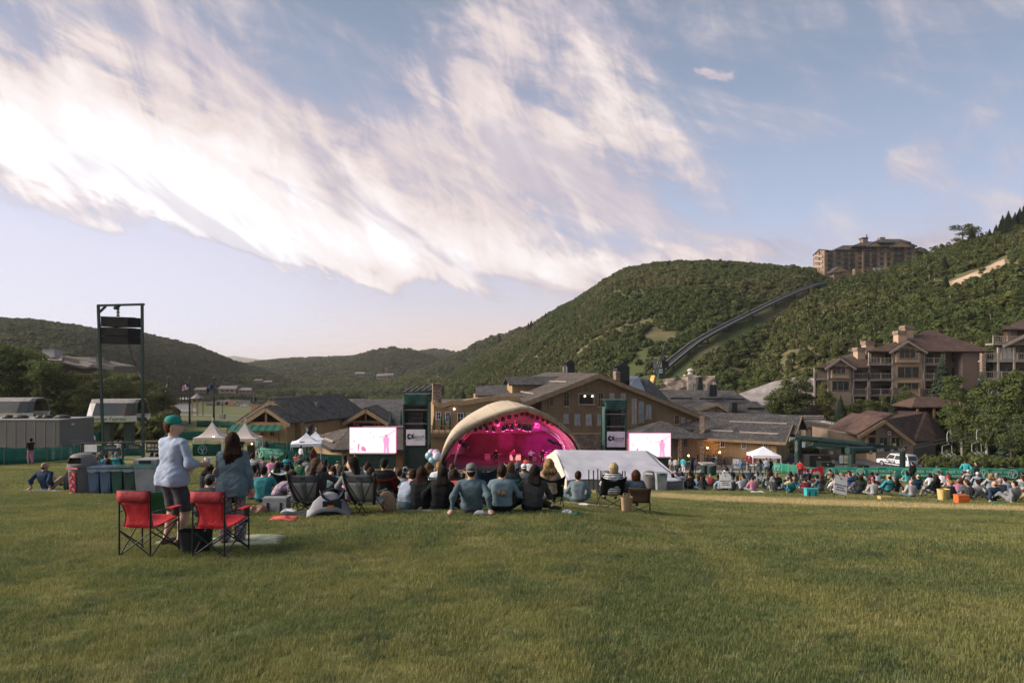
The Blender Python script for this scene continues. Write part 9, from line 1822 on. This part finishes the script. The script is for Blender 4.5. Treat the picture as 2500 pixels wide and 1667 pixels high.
# trees
gt=random.Random(5)
LW=['broad green tree','slim pale green aspen']
for k in range(46):
 px=-40+k*9.9+gt.uniform(-5,5);ty=np.interp(px,[-40,60,110,200,260,330,400,450],[828,835,880,905,905,900,920,955])+gt.uniform(-8,24);kd='aspen' if gt.random()<.45 else 'oak'
 tree(kd,px,ty,gt.uniform(104,146),LW[kd=='aspen']+' '+('behind the grey trailer' if px<60 else 'before the hillside house' if px<200 else 'behind the gantry and lift station' if px<340 else 'near the flagpoles'),'tree belt behind the lift stations',1.25 if kd=='oak' else 1.1)
def shrubs():
 pr=[bush_proto('scrub',ASP,80+k,260,.30)for k in range(3)]+[bush_proto('scrub',OAK,90+k,260,.30)for k in range(2)]
 def strip(lst,lab,s0,s1):p=np.array([tuple(v)for v in lst]);n=len(p);scatter('shrubbery',p,RNG.uniform(s0,s1,n),RNG.uniform(0,6.28,n),pr,lab)
 strip([ground(RNG.uniform(-60,420),RNG.uniform(98,150))for _ in range(420)],'undergrowth of the tree belt behind the lift stations',1.2,2.6)
 strip([ground(RNG.uniform(1935,2620),RNG.uniform(112,134))for _ in range(420)]+[ground(RNG.uniform(2260,2620),RNG.uniform(88,112))for _ in range(110)],'undergrowth below the condominiums',.6,1.5)
 strip([p for p in(ground(RNG.uniform(520,1180),RNG.uniform(620,900))for _ in range(1900))if p.z<-12],'far wood on the valley floor',4,7)
 strip([ground(RNG.uniform(395,650),RNG.uniform(520,640))for _ in range(240)]+[p for p in(ground(RNG.uniform(905,1200),RNG.uniform(260,600))for _ in range(620))if p.z<-10],'groves round the valley meadow',2.,4.2)
 strip([ground(RNG.uniform(1650,1690),RNG.uniform(91.3,92.7))+Vector((0,0,.8))for _ in range(14)],'small shrubs planted in the stone planter',.25,.45)
shrubs()
CW={'spruce':'dark spruce','aspen':'slim aspen','oak':'leafy green tree'}
for kd,px,ty,d,wh in(('spruce',2052,962,121,'before the left bay of the condominium'),('oak',1905,925,128,'beside the sprayed slope'),('aspen',1880,945,126,'right before the sprayed slope'),('aspen',1958,912,127,'behind the stone terrace rail'),('aspen',1928,905,126,'before the stone terrace'),('oak',1945,930,124,'beside the stone terrace'),('aspen',2014,918,124,'before the condominium corner'),('aspen',2150,952,122,'before the middle balconies'),('oak',2105,968,122,'behind the first aid roof'),('spruce',2180,962,121,'behind the first aid ridge'),('aspen',2205,930,123,'before the tall condominium bay'),('spruce',2300,862,119,'tallest before the condominium balconies'),('aspen',2325,900,112,'beside the open pavilion'),('spruce',2395,905,113,'before the dark condominium wall'),('aspen',2350,940,104,'with a pale trunk behind the lift chairs'),('spruce',2420,950,106,'between the pale trunks behind the chairs'),('aspen',2405,908,100,'with a pale trunk right of the lift chairs'),('aspen',2460,880,98,'with a pale trunk under the second condominium'),('oak',2440,960,99,'under the second condominium'),('aspen',2500,870,96,'at the edge of the woods by the bank'),('spruce',2480,945,97,'at the edge of the woods by the bank'),('oak',2545,900,94,'at the edge of the woods by the bank'),('oak',2345,985,108,'behind the empty lift chairs'),('oak',2375,1000,103,'behind the empty lift chairs'),('oak',2470,1000,95,'low over the boulders'),('oak',2520,1010,93,'low over the boulders'),('spruce',1235,940,190,'between the row houses'),('spruce',1130,945,190,'beside the row houses'),('spruce',1195,948,185,'between the row houses'),('spruce',1010,950,190,'beside the row houses')):
 tree(kd,px,ty,d,'%s %s'%(CW[kd],wh),'trees round the buildings',{'aspen':.95,'oak':.95,'spruce':1.1}[kd])
def ridge_tree(kd,px,py,h,lab,w=1.):
 p=hit(px,py,60,1500);p=p if p.y<1400 else P(px,py,480);r=tree(kd,px,0,p.y,lab,'conifers on the skyline',base=p.z-1);r.location=(p.x,p.y,p.z-1.);s=h/F*p.y+1.;r.scale=(s*w,s*w,s)
for px,py,h in((2290,618,34),(2317,604,30),(2330,602,48),(2352,600,62),(2372,596,48),(2388,595,30),(2400,592,30),(2416,588,36),(2432,585,44),(2448,580,62),(2462,578,70),(2478,572,60),(2490,566,66),(2506,560,80),(2520,556,75),(2310,705,40),(2306,660,44),(2262,640,22)):ridge_tree('oak' if px==2352 else 'spruce',px,py+6,h,'dark conifer standing on the skyline above the bare slope' if px!=2352 else 'broad round crowned pine on the skyline',1.25 if px!=2352 else 1.5)
for px,py,h,lab in((1631,652,18,'lone spruce on the crest of the big hill'),(1290,808,24,'spruce of the small clump on the hill shoulder'),(1297,804,26,'taller spruce of the small clump on the hill shoulder'),(1332,780,20,'spruce higher on the hill shoulder'),(1220,838,26,'dark spruce on the dim slope by the hill'),(1195,852,22,'lower dark spruce on the dim slope by the hill')):ridge_tree('spruce',px,py+3,h,lab,1.5)
# evening haze
def haze():
 o=MB().box((0,0,90),(26000,26000,260)).build('haze',mat('haze_air',(1,1,1)));m=bpy.data.materials.new('haze');m.use_nodes=True;w=NT(m.node_tree)
 v=w.n('ShaderNodeVolumePrincipled',named={'Color':(.92,.88,.88),'Density':HAZE,'Anisotropy':.2});nd=m.node_tree.nodes.new('ShaderNodeOutputMaterial');m.node_tree.links.new(v,nd.inputs['Volume']);o.data.materials[0]=m;tag(o,'thin evening haze lying over the valley',None,kind='stuff')
HAZE=.00009
haze()
